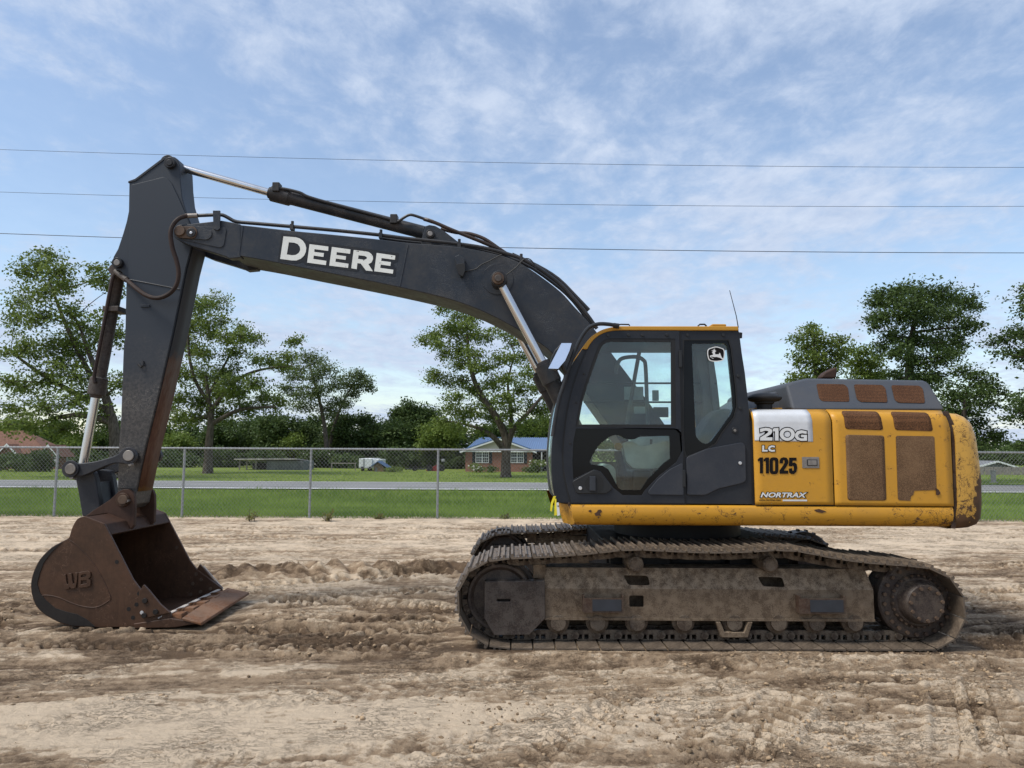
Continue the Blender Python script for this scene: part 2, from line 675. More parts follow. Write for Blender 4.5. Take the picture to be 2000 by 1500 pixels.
DUST = (0.20, 0.158, 0.115)
M['bucket'] = rusty('brown_bucket_steel', (0.050, 0.026, 0.015), (0.088, 0.044, 0.025), 0.46, 0.8, scratch=0.5)
M['bucket_dark'] = rusty('black_bucket_heel', (0.014, 0.012, 0.011), (0.025, 0.020, 0.017), 0.55)
M['rust_red'] = rusty('rust_red_steel', (0.040, 0.020, 0.013), (0.066, 0.032, 0.019), 0.65)
M['rust_edge'] = rusty('orange_rust_blade', (0.125, 0.054, 0.024), (0.20, 0.086, 0.036), 0.8, dust=(0.3, 0.24, 0.18), dust_amt=0.12)
M['weld'] = rusty('bright_weld', (0.42, 0.38, 0.34), (0.60, 0.56, 0.52), 0.6)
M['track'] = rusty('dusty_track_steel', (0.050, 0.036, 0.027), (0.085, 0.064, 0.048), 0.7, dust=DUST, dust_amt=0.50)
M['shoe'] = rusty('dusty_track_shoe', (0.070, 0.052, 0.038), (0.145, 0.112, 0.082), 0.5, dust=(0.26, 0.20, 0.145), dust_amt=0.24)
M['link'] = rusty('brown_track_link', (0.042, 0.027, 0.018), (0.092, 0.063, 0.042), 0.6, 2.5, dust=(0.25, 0.20, 0.145), dust_amt=0.42)
M['frame'] = rusty('dusty_track_frame', (0.076, 0.050, 0.031), (0.145, 0.101, 0.064), 0.8, 3.5, dust=(0.33, 0.25, 0.17), dust_amt=0.38)
M['guard'] = rusty('worn_guard_plate', (0.030, 0.022, 0.019), (0.054, 0.040, 0.034), 0.42, 2.2, dust=(0.20, 0.17, 0.14), dust_amt=0.26)
M['hub'] = rusty('oily_hub_steel', (0.030, 0.021, 0.018), (0.055, 0.040, 0.034), 0.5, 2.0, dust=DUST, dust_amt=0.22)
M['step'] = rusty('rusty_step', (0.034, 0.021, 0.015), (0.062, 0.032, 0.020), 0.7, dust=DUST, dust_amt=0.22)
M['pipe'] = paint('dark_pipe', (0.022, 0.025, 0.029), 0.4, (0.12, 0.10, 0.09), 0.3)
M['hose'] = rusty('brown_hose', (0.020, 0.013, 0.011), (0.046, 0.025, 0.018), 0.65)
M['barrel'] = paint('dark_cylinder', (0.020, 0.022, 0.025), 0.40, (0.13, 0.10, 0.08), 0.4, scratch=0.6)
M['barrel_worn'] = rusty('worn_cylinder', (0.030, 0.028, 0.027), (0.070, 0.046, 0.034), 0.6, dust=(0.16, 0.14, 0.12), dust_amt=0.3)
M['link_dark'] = paint('dark_link_paint', (0.024, 0.026, 0.032), 0.42, (0.10, 0.09, 0.08), 0.3, scratch=0.3)
M['pin'] = rusty('pin_steel', (0.20, 0.18, 0.16), (0.32, 0.29, 0.26), 0.45, metal=0.6)
M['pin_rust'] = rusty('rusty_pin', (0.055, 0.034, 0.024), (0.13, 0.085, 0.055), 0.6)
M['pin_dark'] = paint('dark_pin', (0.018, 0.018, 0.02), 0.4, (0.1, 0.09, 0.08), 0.4)


def chrome():
    t = NT('chromed_rod')
    t.set(Base_Color=t.mix(t.ramp(t.noise(6, 4, stretch=(1, 1, 0.4)), 0.45, 0.75, 0, 0.35), (0.62, 0.625, 0.635), (0.42, 0.38, 0.35)), Metallic=1.0, Roughness=0.24)
    return t.m


M['chrome'] = chrome()


def mirror_glass():
    t = NT('mirror_glass')
    t.set(Base_Color=(0.9, 0.91, 0.93), Metallic=1.0, Roughness=0.06)
    t.bump(t.noise(9, 3), 0.05, 0.02)
    return t.m


M['mirror'] = mirror_glass()


def glass(name, tint, refl=0.10, dust=0.06):
    t = NT(name)
    t.n.remove(t.b)
    tr = t.n.new('ShaderNodeBsdfTransparent')
    tr.inputs[0].default_value = (*tint, 1)
    gl = t.n.new('ShaderNodeBsdfGlossy')
    gl.inputs['Color'].default_value = (1, 1, 1, 1)
    gl.inputs['Roughness'].default_value = 0.03
    df = t.n.new('ShaderNodeBsdfDiffuse')
    df.inputs[0].default_value = (0.35, 0.34, 0.31, 1)
    fr = t.n.new('ShaderNodeFresnel')
    fr.inputs[0].default_value = 1.5
    m1 = t.n.new('ShaderNodeMixShader')
    t.put(m1.inputs[0], t.math('MULTIPLY', fr.outputs[0], refl / 0.04 if refl < 0.04 else 1.0))
    t.l.new(tr.outputs[0], m1.inputs[1])
    t.l.new(gl.outputs[0], m1.inputs[2])
    m2 = t.n.new('ShaderNodeMixShader')
    t.put(m2.inputs[0], t.ramp(t.math('MULTIPLY_ADD', t.noise(60, 4), 0.4, t.noise(3.5, 6, 0.65)), 0.45, 1.0, dust * 0.25, dust * 1.6))
    t.l.new(m1.outputs[0], m2.inputs[1])
    t.l.new(df.outputs[0], m2.inputs[2])
    t.l.new(m2.outputs[0], t.out.inputs[0])
    return t.m


M['glass'] = glass('tinted_cab_glass', (0.84, 0.955, 0.95), dust=0.055)
M['glass_low'] = glass('dark_lower_glass', (0.80, 0.88, 0.85), dust=0.05)


def simple(name, col, rough=0.6, metal=0.0, var=0.15, scale=6.0, spec=0.4, bump=0.0):
    t = NT(name)
    c = t.mix(t.ramp(t.noise(scale, 5), 0.3, 0.7, 0, 1), tuple(q * (1 - var) for q in col), tuple(min(1, q * (1 + var)) for q in col))
    t.set(Base_Color=c, Roughness=rough, Metallic=metal, Specular_IOR_Level=spec)
    if bump:
        t.bump(t.noise(scale * 6, 4), bump, 0.01)
    return t.m


M['black_glass'] = simple('black_tint_border', (0.004, 0.0045, 0.005), 0.12, spec=0.22)
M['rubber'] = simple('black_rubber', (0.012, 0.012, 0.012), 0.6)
M['trim'] = simple('black_plastic', (0.016, 0.017, 0.018), 0.45)
M['interior'] = simple('cab_lining', (0.10, 0.105, 0.10), 0.7)
M['seat'] = simple('grey_seat', (0.16, 0.165, 0.155), 0.8)
M['console'] = simple('beige_console', (0.76, 0.75, 0.68), 0.6)
M['paper'] = simple('notice_sheet', (0.30, 0.32, 0.31), 0.7)
M['latch_blue'] = simple('blue_grey_latch', (0.030, 0.034, 0.042), 0.4)
M['lock'] = simple('lock_steel', (0.62, 0.62, 0.62), 0.35, 0.5)
M['tag_yellow'] = simple('yellow_ribbon', (0.75, 0.62, 0.03), 0.6)


def grille(name, a, b, scale):
    t = NT(name)
    x, y, z = t.xyz()
    v = t.voro(scale, rnd=0.35)
    holes = t.ramp(v.outputs['Distance'], 0.28, 0.42, 1, 0)
    big = t.noise(3, 6, 0.6)
    c = t.mix(t.ramp(big, 0.3, 0.75), a, b)
    spk = t.noise(130, 3, 0.7)
    c = t.mix(t.ramp(spk, 0.45, 0.6, 0, 0.45), c, tuple(q * 1.8 for q in b))
    c = t.mix(t.math('MULTIPLY', holes, 0.75), c, (0.015, 0.009, 0.006))
    t.set(Base_Color=c, Roughness=0.8, Specular_IOR_Level=0.2)
    t.bump(holes, 0.5, -0.004)
    return t.m


M['grille'] = grille('rusty_perforated_sheet', (0.090, 0.050, 0.026), (0.165, 0.098, 0.052), 70)
M['grille_top'] = grille('rusty_hood_mesh', (0.064, 0.027, 0.012), (0.098, 0.044, 0.020), 95)
M['grille_red'] = grille('red_rusty_perforated_sheet', (0.080, 0.035, 0.015), (0.130, 0.060, 0.027), 80)


def stick_mat():
    """grey paint above, scoured to grey-brown steel with scratches lower down"""
    t = NT('stick_scoured_paint')
    x, y, z = t.xyz()
    worn = t.ramp(t.math('MULTIPLY_ADD', t.noise(1.6, 5), -1.0, z), 2.45, 1.55)
    n = t.noise(30, 7, 0.7)
    c = t.mix(t.ramp(n, 0.35, 0.7), (0.034, 0.032, 0.031), (0.092, 0.081, 0.071))
    c = t.mix(worn, GREY, c)
    s1 = t.noise(5, 4, 0.55, 2.4, stretch=(1, 1, 1.6))
    s2 = t.noise(8, 4, 0.55, 3.2)
    sm = t.math('MAXIMUM', t.ramp(t.math('ABSOLUTE', t.math('SUBTRACT', s1, 0.5)), 0.002, 0.007, 1, 0), t.ramp(t.math('ABSOLUTE', t.math('SUBTRACT', s2, 0.5)), 0.001, 0.006, 1, 0))
    c = t.mix(t.math('MULTIPLY', t.math('MULTIPLY', sm, worn), t.ramp(t.noise(3.3), 0.42, 0.6, 0, 0.8)), c, (0.26, 0.235, 0.205))
    c = t.mix(t.math('MULTIPLY', t.ramp(t.noise(55, 6, 0.7), 0.62, 0.74), t.math('MULTIPLY', worn, 0.55)), c, (0.25, 0.22, 0.19))
    t.set(Base_Color=c, Roughness=0.5, Specular_IOR_Level=0.4)
    t.bump(t.noise(20, 5), 0.06, 0.006)
    return t.m


M['stick'] = stick_mat()


def stick_side_mat():
    t = NT('stick_rear_face')
    x, y, z = t.xyz()
    m = t.ramp(t.math('MULTIPLY_ADD', t.noise(7, 5, 0.65), -0.3, z), 2.62, 2.52)
    m2 = t.ramp(t.math('MULTIPLY_ADD', t.noise(9, 5, 0.65), -0.12, z), 1.27, 1.24)
    fine = t.noise(20, 7, 0.7, stretch=(1.5, 1.5, 0.3))
    rust = t.mix(t.ramp(fine, 0.35, 0.66), (0.080, 0.031, 0.016), (0.130, 0.062, 0.034))
    rust = t.mix(t.math('MULTIPLY', t.ramp(z, 2.0, 2.6), t.ramp(fine, 0.4, 0.6, 0.2, 0.9)), rust, (0.10, 0.075, 0.058))
    rust = t.mix(t.ramp(t.voro(26).outputs['Distance'], 0.05, 0.10, 0.6, 0.0), rust, (0.30, 0.20, 0.12))
    rust = t.mix(m2, rust, (0.16, 0.085, 0.028))
    c = t.mix(m, (0.040, 0.040, 0.041), rust)
    t.set(Base_Color=c, Roughness=0.65, Specular_IOR_Level=0.3)
    t.bump(fine, 0.12, 0.006)
    return t.m


M['stick_side'] = stick_side_mat()


# --- ground, vegetation, buildings
def soil_mat():
    t = NT('dried_mud')
    a = t.attr('dry').outputs['Fac']  # dryness of the soil plus relief shading painted into it
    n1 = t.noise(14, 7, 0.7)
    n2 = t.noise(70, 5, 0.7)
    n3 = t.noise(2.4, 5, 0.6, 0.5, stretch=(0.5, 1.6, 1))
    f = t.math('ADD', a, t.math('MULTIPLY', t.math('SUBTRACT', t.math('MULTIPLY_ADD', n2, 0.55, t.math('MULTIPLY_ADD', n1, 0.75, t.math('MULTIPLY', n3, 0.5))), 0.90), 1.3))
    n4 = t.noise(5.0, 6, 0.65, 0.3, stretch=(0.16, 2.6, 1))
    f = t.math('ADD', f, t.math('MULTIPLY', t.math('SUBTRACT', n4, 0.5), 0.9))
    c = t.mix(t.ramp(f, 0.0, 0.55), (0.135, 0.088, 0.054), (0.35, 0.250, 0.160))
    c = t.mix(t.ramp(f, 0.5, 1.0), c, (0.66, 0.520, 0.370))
    c = t.mix(t.ramp(t.noise(220, 3, 0.7), 0.55, 0.75, 0, 0.35), c, (0.58, 0.47, 0.34))
    ck = t.noise(7.0, 7, 0.62, 1.2, stretch=(0.55, 1.5, 1))
    ck2 = t.noise(24.0, 5, 0.6, 0.8, stretch=(0.6, 1.3, 1))
    cm = t.math('MAXIMUM', t.ramp(t.math('ABSOLUTE', t.math('SUBTRACT', ck, 0.5)), 0.0, 0.016, 1, 0), t.ramp(t.math('ABSOLUTE', t.math('SUBTRACT', ck2, 0.48)), 0.0, 0.022, 0.8, 0))
    cm = t.math('MULTIPLY', cm, t.ramp(t.noise(1.7, 4), 0.40, 0.62, 0.15, 0.85))
    c = t.mix(t.math('MULTIPLY', cm, 0.55), c, (0.085, 0.055, 0.034))
    t.set(Base_Color=c, Roughness=0.92, Specular_IOR_Level=0.15)
    h = t.math('MULTIPLY_ADD', t.noise(45, 8, 0.72), 0.6, t.math('MULTIPLY', t.noise(160, 5, 0.7), 0.35))
    t.bump(t.math('MULTIPLY_ADD', cm, -0.35, h), 1.0, 0.030)
    return t.m


M['soil'] = soil_mat()
M['clod'] = simple('soil_clod', (0.32, 0.228, 0.142), 0.95, var=0.5, scale=1.7, spec=0.1, bump=0.4)


def grass_mat(name, a, b, c3):
    t = NT(name)
    n1 = t.noise(0.35, 5, 0.6, stretch=(0.5, 1, 1))
    n2 = t.noise(5.0, 6, 0.7)
    c = t.mix(t.ramp(t.math('MULTIPLY_ADD', n2, 0.7, t.math('MULTIPLY', n1, 0.6)), 0.4, 0.9), a, b)
    c = t.mix(t.ramp(t.noise(22, 5, 0.7), 0.5, 0.75, 0, 0.6), c, c3)
    t.set(Base_Color=c, Roughness=0.9, Specular_IOR_Level=0.1)
    t.bump(t.math('MULTIPLY_ADD', t.noise(9, 6, 0.7), 0.5, n2), 0.8, 0.12)
    return t.m


M['lawn'] = grass_mat('mown_grass', (0.130, 0.175, 0.034), (0.185, 0.235, 0.048), (0.225, 0.260, 0.070))


def blade_mat(name, lo, hi, trans=0.35):
    t = NT(name)
    a = t.attr('tint').outputs['Fac']
    c = t.mix(a, lo, hi)
    t.set(Base_Color=c, Roughness=0.6, Specular_IOR_Level=0.25)
    tl = t.n.new('ShaderNodeBsdfTranslucent')
    t.put(tl.inputs[0], t.mix(0.5, c, tuple(q * 1.3 for q in hi)))
    mx = t.n.new('ShaderNodeMixShader')
    mx.inputs[0].default_value = trans
    t.l.new(t.b.outputs[0], mx.inputs[1])
    t.l.new(tl.outputs[0], mx.inputs[2])
    t.l.new(mx.outputs[0], t.out.inputs[0])
    return t.m


M['grass'] = blade_mat('grass_blades', (0.085, 0.155, 0.022), (0.255, 0.345, 0.070))
M['weed'] = blade_mat('weed_leaves', (0.11, 0.12, 0.03), (0.22, 0.20, 0.07))
M['leaf'] = blade_mat('pecan_leaves', (0.055, 0.094, 0.018), (0.205, 0.255, 0.055), 0.30)
M['leaf_dark'] = blade_mat('oak_leaves', (0.030, 0.056, 0.015), (0.098, 0.142, 0.036), 0.25)
M['leaf_pale'] = blade_mat('far_leaves', (0.066, 0.098, 0.034), (0.155, 0.195, 0.070), 0.30)
M['leaf_lime'] = blade_mat('lime_leaves', (0.070, 0.112, 0.020), (0.185, 0.240, 0.044), 0.30)
M['flower'] = simple('pale_flowers', (0.62, 0.60, 0.52), 0.7)


def bark(name, a, b):
    t = NT(name)
    n = t.noise(9, 7, 0.65, stretch=(1, 1, 0.25))
    t.set(Base_Color=t.mix(t.ramp(n, 0.35, 0.65), a, b), Roughness=0.9, Specular_IOR_Level=0.1)
    t.bump(n, 0.6, 0.05)
    return t.m


M['bark'] = bark('grey_bark', (0.060, 0.048, 0.038), (0.135, 0.112, 0.090))
M['bark_dark'] = bark('dark_bark', (0.030, 0.025, 0.020), (0.070, 0.058, 0.048))


def asphalt():
    t = NT('worn_asphalt')
    n = t.noise(1.2, 5, 0.6, stretch=(0.25, 1.2, 1))
    g = t.noise(60, 4, 0.7)
    t.set(Base_Color=t.mix(t.ramp(t.math('MULTIPLY_ADD', g, 0.3, n), 0.4, 0.9), (0.155, 0.155, 0.152), (0.245, 0.242, 0.235)), Roughness=0.9)
    t.bump(g, 0.2, 0.01)
    return t.m


M['asphalt'] = asphalt()
M['road_line'] = simple('road_paint', (0.80, 0.80, 0.77), 0.7, var=0.2, scale=3)
M['galv'] = simple('galvanised_steel', (0.33, 0.34, 0.345), 0.5, 0.35, 0.12, 20)
M['wire'] = simple('galvanised_wire', (0.22, 0.225, 0.215), 0.55, 0.3, 0.1, 20)
M['cable'] = simple('dark_cable', (0.020, 0.024, 0.034), 0.6)
M['brick'] = simple('red_brick', (0.235, 0.088, 0.058), 0.85, var=0.45, scale=3.2)
M['mortar'] = simple('brick_mortar', (0.31, 0.23, 0.19), 0.9, var=0.2)
M['siding'] = simple('cream_siding', (0.50, 0.46, 0.37), 0.7, var=0.05, scale=1)
M['blue_roof'] = simple('blue_metal_roof', (0.115, 0.185, 0.315), 0.38, var=0.07, scale=0.7)
M['brown_roof'] = simple('brown_shingle', (0.175, 0.090, 0.062), 0.9, var=0.18, scale=5, bump=0.4)
M['grey_roof'] = simple('grey_shingle', (0.17, 0.175, 0.18), 0.9, var=0.15, scale=4)
M['house_white'] = simple('white_trim', (0.68, 0.69, 0.68), 0.6, var=0.06)
M['shutter'] = simple('dark_shutter', (0.022, 0.030, 0.034), 0.6)
M['pane'] = simple('window_pane', (0.055, 0.065, 0.07), 0.12, spec=0.6, scale=0.8, var=0.5)
M['porch'] = simple('porch_shade', (0.035, 0.033, 0.032), 0.8)  # dark colour standing for shade in porch and open shed
M['shed'] = simple('grey_tin', (0.13, 0.14, 0.15), 0.6, var=0.25, scale=1.5)
M['shed_roof'] = simple('pale_tin_roof', (0.40, 0.37, 0.34), 0.6, var=0.3, scale=1.5)
M['timber'] = simple('weathered_timber', (0.24, 0.215, 0.19), 0.85, var=0.2, scale=4)
M['red_paint'] = simple('faded_red_paint', (0.23, 0.026, 0.026), 0.5, var=0.2)
M['concrete'] = simple('concrete_post', (0.36, 0.35, 0.33), 0.9)
M['plywood'] = simple('plywood', (0.19, 0.125, 0.075), 0.8)
M['blue_grey_wall'] = simple('slate_siding', (0.14, 0.155, 0.18), 0.7)


# ------------------------------------------------------------------ fast mesh from arrays
def mesh_np(name, verts, faces, mat, parent=None, attrs=None, smooth=False):
    verts = np.asarray(verts, np.float32)
    faces = np.asarray(faces, np.int32)
    k = faces.shape[1]
    me = bpy.data.meshes.new(name)
    me.vertices.add(len(verts))
    me.vertices.foreach_set('co', verts.ravel())
    me.loops.add(faces.size)
    me.loops.foreach_set('vertex_index', faces.ravel())
    me.polygons.add(len(faces))
    me.polygons.foreach_set('loop_start', np.arange(0, faces.size, k, dtype=np.int32))
    me.update(calc_edges=True)
    if smooth:
        me.polygons.foreach_set('use_smooth', np.ones(len(faces), bool))
    for an, (dom, val) in (attrs or {}).items():
        a = me.attributes.new(an, 'FLOAT', dom)
        a.data.foreach_set('value', np.asarray(val, np.float32))
    me.materials.append(mat)
    o = bpy.data.objects.new(name, me)
    COL.objects.link(o)
    return attach(o, parent)


# ------------------------------------------------------------------ terrain
FENCE_Y = 18.0
ROAD0, ROAD1 = 36.2, 44.6


def terrain_z(x, y):
    kx = [-50, 17.0, 18.2, 22.0, 27.0, 32.0, 35.6, 36.2, 44.6, 60, 90, 4000]
    kz = [-0.14, -0.14, 0.02, -0.12, -0.46, -0.44, -0.30, -0.30, -0.30, -0.37, -0.42, -0.45]
    z = np.interp(y, kx, kz)
    amp = sstep(18, 22, y) * (1 - sstep(34, 36, y))
    return z + amp * 0.10 * fbm(x * 0.35, y * 0.6, 4, 5)


ys = np.concatenate([np.linspace(-40, 16, 15), np.linspace(17, 36.2, 78), np.linspace(36.6, 60, 30), np.geomspace(62, 3000, 40)])
xs = np.concatenate([-np.geomspace(3000, 32, 24), np.linspace(-30, 30, 161), np.geomspace(32, 3000, 24)])
XX, YY = np.meshgrid(xs, ys)
vv = np.stack([XX.ravel(), YY.ravel(), terrain_z(XX.ravel(), YY.ravel())], 1)
nx, ny = len(xs), len(ys)
ii = (np.arange(ny - 1)[:, None] * nx + np.arange(nx - 1)[None]).ravel()
ff = np.stack([ii, ii + 1, ii + 1 + nx, ii + nx], 1)
ground = mesh_np('ground', vv, ff, M['lawn'], smooth=True)
ground.data.materials.append(M['clod'])
_cy = YY[:-1, :-1].ravel()
ground.data.polygons.foreach_set('material_index', (_cy < 17.2).astype(np.int32))
tag(ground, 'flat mown grassland reaching back to the woods', 'ground', kind='structure')

# ------------------------------------------------------------------ the mud yard
TRACKS = []   # (x0, y0, dx, dy, half width, lug pitch, chevron, depth, strength)


def tyre(px0, px1, w, pitch, chev, depth, k=1.0):
    a, b = G(*px0), G(*px1)
    d = (b - a)
    L = math.hypot(d.x, d.y)
    TRACKS.append((a.x, a.y, d.x / L, d.y / L, L, w, pitch, chev, depth, k))


tyre((300, 1183), (905, 1158), 0.16, 0.16, 1.2, 0.045)
tyre((430, 1176), (905, 1190), 0.15, 0.12, -1.2, 0.035, 0.8)
tyre((30, 1232), (905, 1236), 0.20, 0.20, 1.3, 0.05)
tyre((420, 1224), (900, 1212), 0.15, 0.18, -1.2, 0.04)
tyre((-40, 1190), (80, 1175), 0.18, 0.18, 1.2, 0.04)
tyre((-60, 1050), (2060, 1052), 0.20, 0.16, 1.2, 0.030, 0.7)
tyre((-60, 1030), (2060, 1036), 0.20, 0.16, -1.2, 0.025, 0.7)
tyre((1900, 1110), (2080, 1096), 0.16, 0.14, 1.2, 0.04)
tyre((1890, 1165), (2080, 1150), 0.2, 0.16, -1.2, 0.04)
tyre((1440, 1505), (1590, 1345), 0.17, 0.13, 1.0, 0.030)
tyre((1010, 1515), (1250, 1350), 0.17, 0.13, -1.0, 0.026, 0.8)
tyre((1850, 1500), (1845, 1330), 0.14, 0.12, 1.0, 0.024)
tyre((1945, 1500), (1930, 1320), 0.14, 0.12, -1.0, 0.024)
tyre((1000, 1490), (1130, 1400), 0.14, 0.12, 1.0, 0.02, 0.7)

tyre((420, 1150), (905, 1128), 0.15, 0.15, 1.2, 0.04)
tyre((-60, 1210), (110, 1218), 0.2, 0.2, -1.2, 0.045)
tyre((-60, 1262), (880, 1262), 0.17, 0.16, -1.1, 0.030, 0.8)
tyre((-60, 1075), (420, 1082), 0.2, 0.18, 1.2, 0.03, 0.8)
tyre((1900, 1062), (2080, 1066), 0.2, 0.18, 1.2, 0.03, 0.8)
tyre((-80, 1445), (980, 1330), 0.19, 0.13, 1.1, 0.012, 0.5)
tyre((250, 1520), (1080, 1425), 0.17, 0.12, -1.1, 0.014, 0.5)
tyre((1905, 1240), (2080, 1228), 0.2, 0.16, 1.1, 0.03)


def yard(x, y):
    """height of the mud, and its dryness mixed with painted relief shading"""
    wob = fbm(x * 0.5, y * 0.5, 3, 3)
    far0 = sstep(10.4, 12.0, y)
    yr = y - 0.10 * x * (1 - sstep(5.5, 8.0, y)) + 0.35 * wob
    st = fbm(x * 0.45, yr * 5.5, 5, 21, 0.6)           # long ruts along the drive
    st2 = fbm(x * 1.3, yr * 14.0, 4, 33, 0.6)
    rough = fbm(x * 4.0, y * 5.0, 5, 41, 0.62)
    churn = sstep(-0.05, 0.22, fbm(x * 0.55 + 9, yr * 0.95, 4, 57)) 
    crumb = fbm(x * 17.0, y * 22.0, 4, 45, 0.62)
    lump = 0.12 - np.abs(fbm(x * 5.0, y * 11.0, 4, 47, 0.6))
    scrape = fbm(x * 2.6, yr * 26.0, 4, 49, 0.6)
    flat = sstep(0.02, 0.20, fbm(x * 0.4 + 4, yr * 1.4, 3, 59)) * (1 - churn)          # smoothed, sandy strips
    crust = sstep(-0.035, 0.045, fbm(x * 1.1 + 3, yr * 3.2, 5, 101, 0.62))          # pale dried crust, crisp edges
    fine = (0.028 + 0.026 * churn) * (1 - 0.75 * flat)
    h = 0.030 * fbm(x * 0.3, y * 0.4, 3, 2) + (0.052 * st + 0.034 * st2) * (1 - 0.6 * flat) + fine * (0.38 * rough + 0.55 * crumb + 0.45 * lump + 1.0 * scrape)
    crack = np.abs(fbm(x * 2.2, y * 3.0, 4, 71))
    h = h - 0.030 * churn * (1 - sstep(0.0, 0.035, crack))
    h = h + 0.010 * crust * (1 - far0)
    dry = 0.58 + 0.42 * (crust - 0.5) * (1 - 0.6 * far0) + 0.55 * st + 0.30 * st2 + 0.70 * fbm(x * 0.28, yr * 0.75, 4, 91) - 0.10 * churn + 0.45 * rough + 0.60 * crumb + 0.55 * scrape + 0.5 * lump + 0.18 * flat - 0.35 * (1 - sstep(0.0, 0.03, crack)) * churn  # raised spots paler, hollows darker: relief shading put into the tone
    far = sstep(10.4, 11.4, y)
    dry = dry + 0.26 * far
    band = np.exp(-((yr - 4.95 - 0.02 * x) / 0.42) ** 2) * (0.35 + 0.65 * (1 - sstep(-0.5, 1.6, x)))
    dry = dry + 0.42 * band
    h = h * (1 - 0.55 * band)
    brown = np.exp(-((y - 7.1) / 1.15) ** 2) * (1 - sstep(3.0, 6.0, x)) + np.exp(-((y - 9.9) / 0.75) ** 2) * sstep(-5.5, -3.5, x)
    dry = dry - 0.20 * np.clip(brown, 0, 1)
    # the ribbed berm pushed up behind the bucket
    bm = np.exp(-((y - 10.05 - 0.12 * (x + 2)) / 0.36) ** 2) * sstep(-4.6, -3.6, x) * (1 - sstep(-0.2, 1.2, x))
    rib = 0.5 + 0.5 * np.sin(2 * np.pi * (x * 2.9 + 0.6 * np.sin(y * 5) + 1.2 * fbm(x, y * 2, 2, 8)))
    h = h + bm * (0.10 + 0.075 * rib + 0.16 * rough + 0.06 * crumb)
    dry = dry - 0.22 * bm
    for (ax, ay, dx, dy, L, w, pitch, chev, depth, k) in TRACKS:
        s = (x - ax) * dx + (y - ay) * dy
        d = -(x - ax) * dy + (y - ay) * dx + 0.07 * np.sin(s * 1.1 + ax * 3)
        m = sstep(0, 0.4, s) * (1 - sstep(L - 0.4, L, s))
        inside = (1 - sstep(w * 0.85, w * 1.08, np.abs(d))) * m
        rim = np.exp(-((np.abs(d) - w * 1.2) / (w * 0.22)) ** 2) * m
        ph = s / pitch + np.where(d > 0, 0.5, 0.0) + np.abs(d) / w * chev * 0.5
        q = ph - np.floor(ph)
        lug = sstep(0.18, 0.36, q) * (1 - sstep(0.62, 0.80, q))
        keep = 0.75 + 0.9 * fbm(s * 0.9 + ax, d * 2 + ay, 3, 13)
        lug = lug * np.clip(keep, 0, 1)
        h = h * (1 - 0.75 * inside * k) + k * (inside * (lug * depth * 2.3 - depth * 1.2) + rim * depth * 0.9)
        dry = dry + k * (inside * (lug * 0.50 - 0.30) + rim * 0.16)  # lug tops paler, grooves darker: tread shading painted in
    # prints of the crawler behind the machine
    pr = sstep(3.95, 4.15, x) * (1 - sstep(6.3, 7.4, x)) * sstep(6.1, 6.25, y) * (1 - sstep(7.0, 7.1, y))
    rib2 = sstep(0.25, 0.45, (x + 0.18 * y) / 0.068 % 1.0) 
    h = h + pr * (rib2 * 0.028 - 0.02)
    dry = dry - 0.18 * pr
    # the crawlers and the bucket press the ground flat, clods heap up along them
    for (cx0, cx1, cy0, cy1) in ((-0.45, 3.95, 6.15, 7.05), (-0.45, 3.95, 8.55, 9.45)):
        m = sstep(cx0 - 0.35, cx0, x) * (1 - sstep(cx1, cx1 + 0.35, x)) * sstep(cy0 - 0.14, cy0, y) * (1 - sstep(cy1, cy1 + 0.25, y))
        h = h * (1 - m) + m * (0.034 + 0.016 * rough)
        lip = sstep(cx0 - 0.3, cx0, x) * (1 - sstep(cx1, cx1 + 0.2, x)) * np.exp(-((y - (cy0 - 0.10)) / 0.10) ** 2)
        h = h + lip * (0.036 + 0.07 * np.clip(rough, -0.1, 0.5) + 0.05 * crumb)
        dry = dry + 0.16 * lip
    m = sstep(-5.2, -4.8, x) * (1 - sstep(-3.0, -2.7, x)) * sstep(6.95, 7.15, y) * (1 - sstep(8.45, 8.8, y))
    h = h * (1 - m) + m * (-0.035 + 0.02 * rough)
    h = np.where(y > 16.8, h * (1 - sstep(16.8, 18.0, y)) + 0.03 * sstep(16.8, 18.0, y), h)
    return h, dry


def yard_h(x, y):
    return float(yard(np.array([float(x)]), np.array([float(y)]))[0][0])


rows = [1.7]
while rows[-1] < 18.5:
    rows.append(rows[-1] * 1.0038)
rows = np.array(rows)
us = np.arange(-1.05, 1.0501, 0.0023)
UU, YY = np.meshgrid(us, rows)
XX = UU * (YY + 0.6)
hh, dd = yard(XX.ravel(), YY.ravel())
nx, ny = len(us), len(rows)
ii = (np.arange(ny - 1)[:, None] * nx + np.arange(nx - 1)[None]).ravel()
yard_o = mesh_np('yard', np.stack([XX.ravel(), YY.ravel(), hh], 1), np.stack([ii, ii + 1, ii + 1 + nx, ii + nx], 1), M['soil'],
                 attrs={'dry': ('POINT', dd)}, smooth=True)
tag(yard_o, 'tan mud yard rutted by tyre tracks', 'ground', kind='structure')


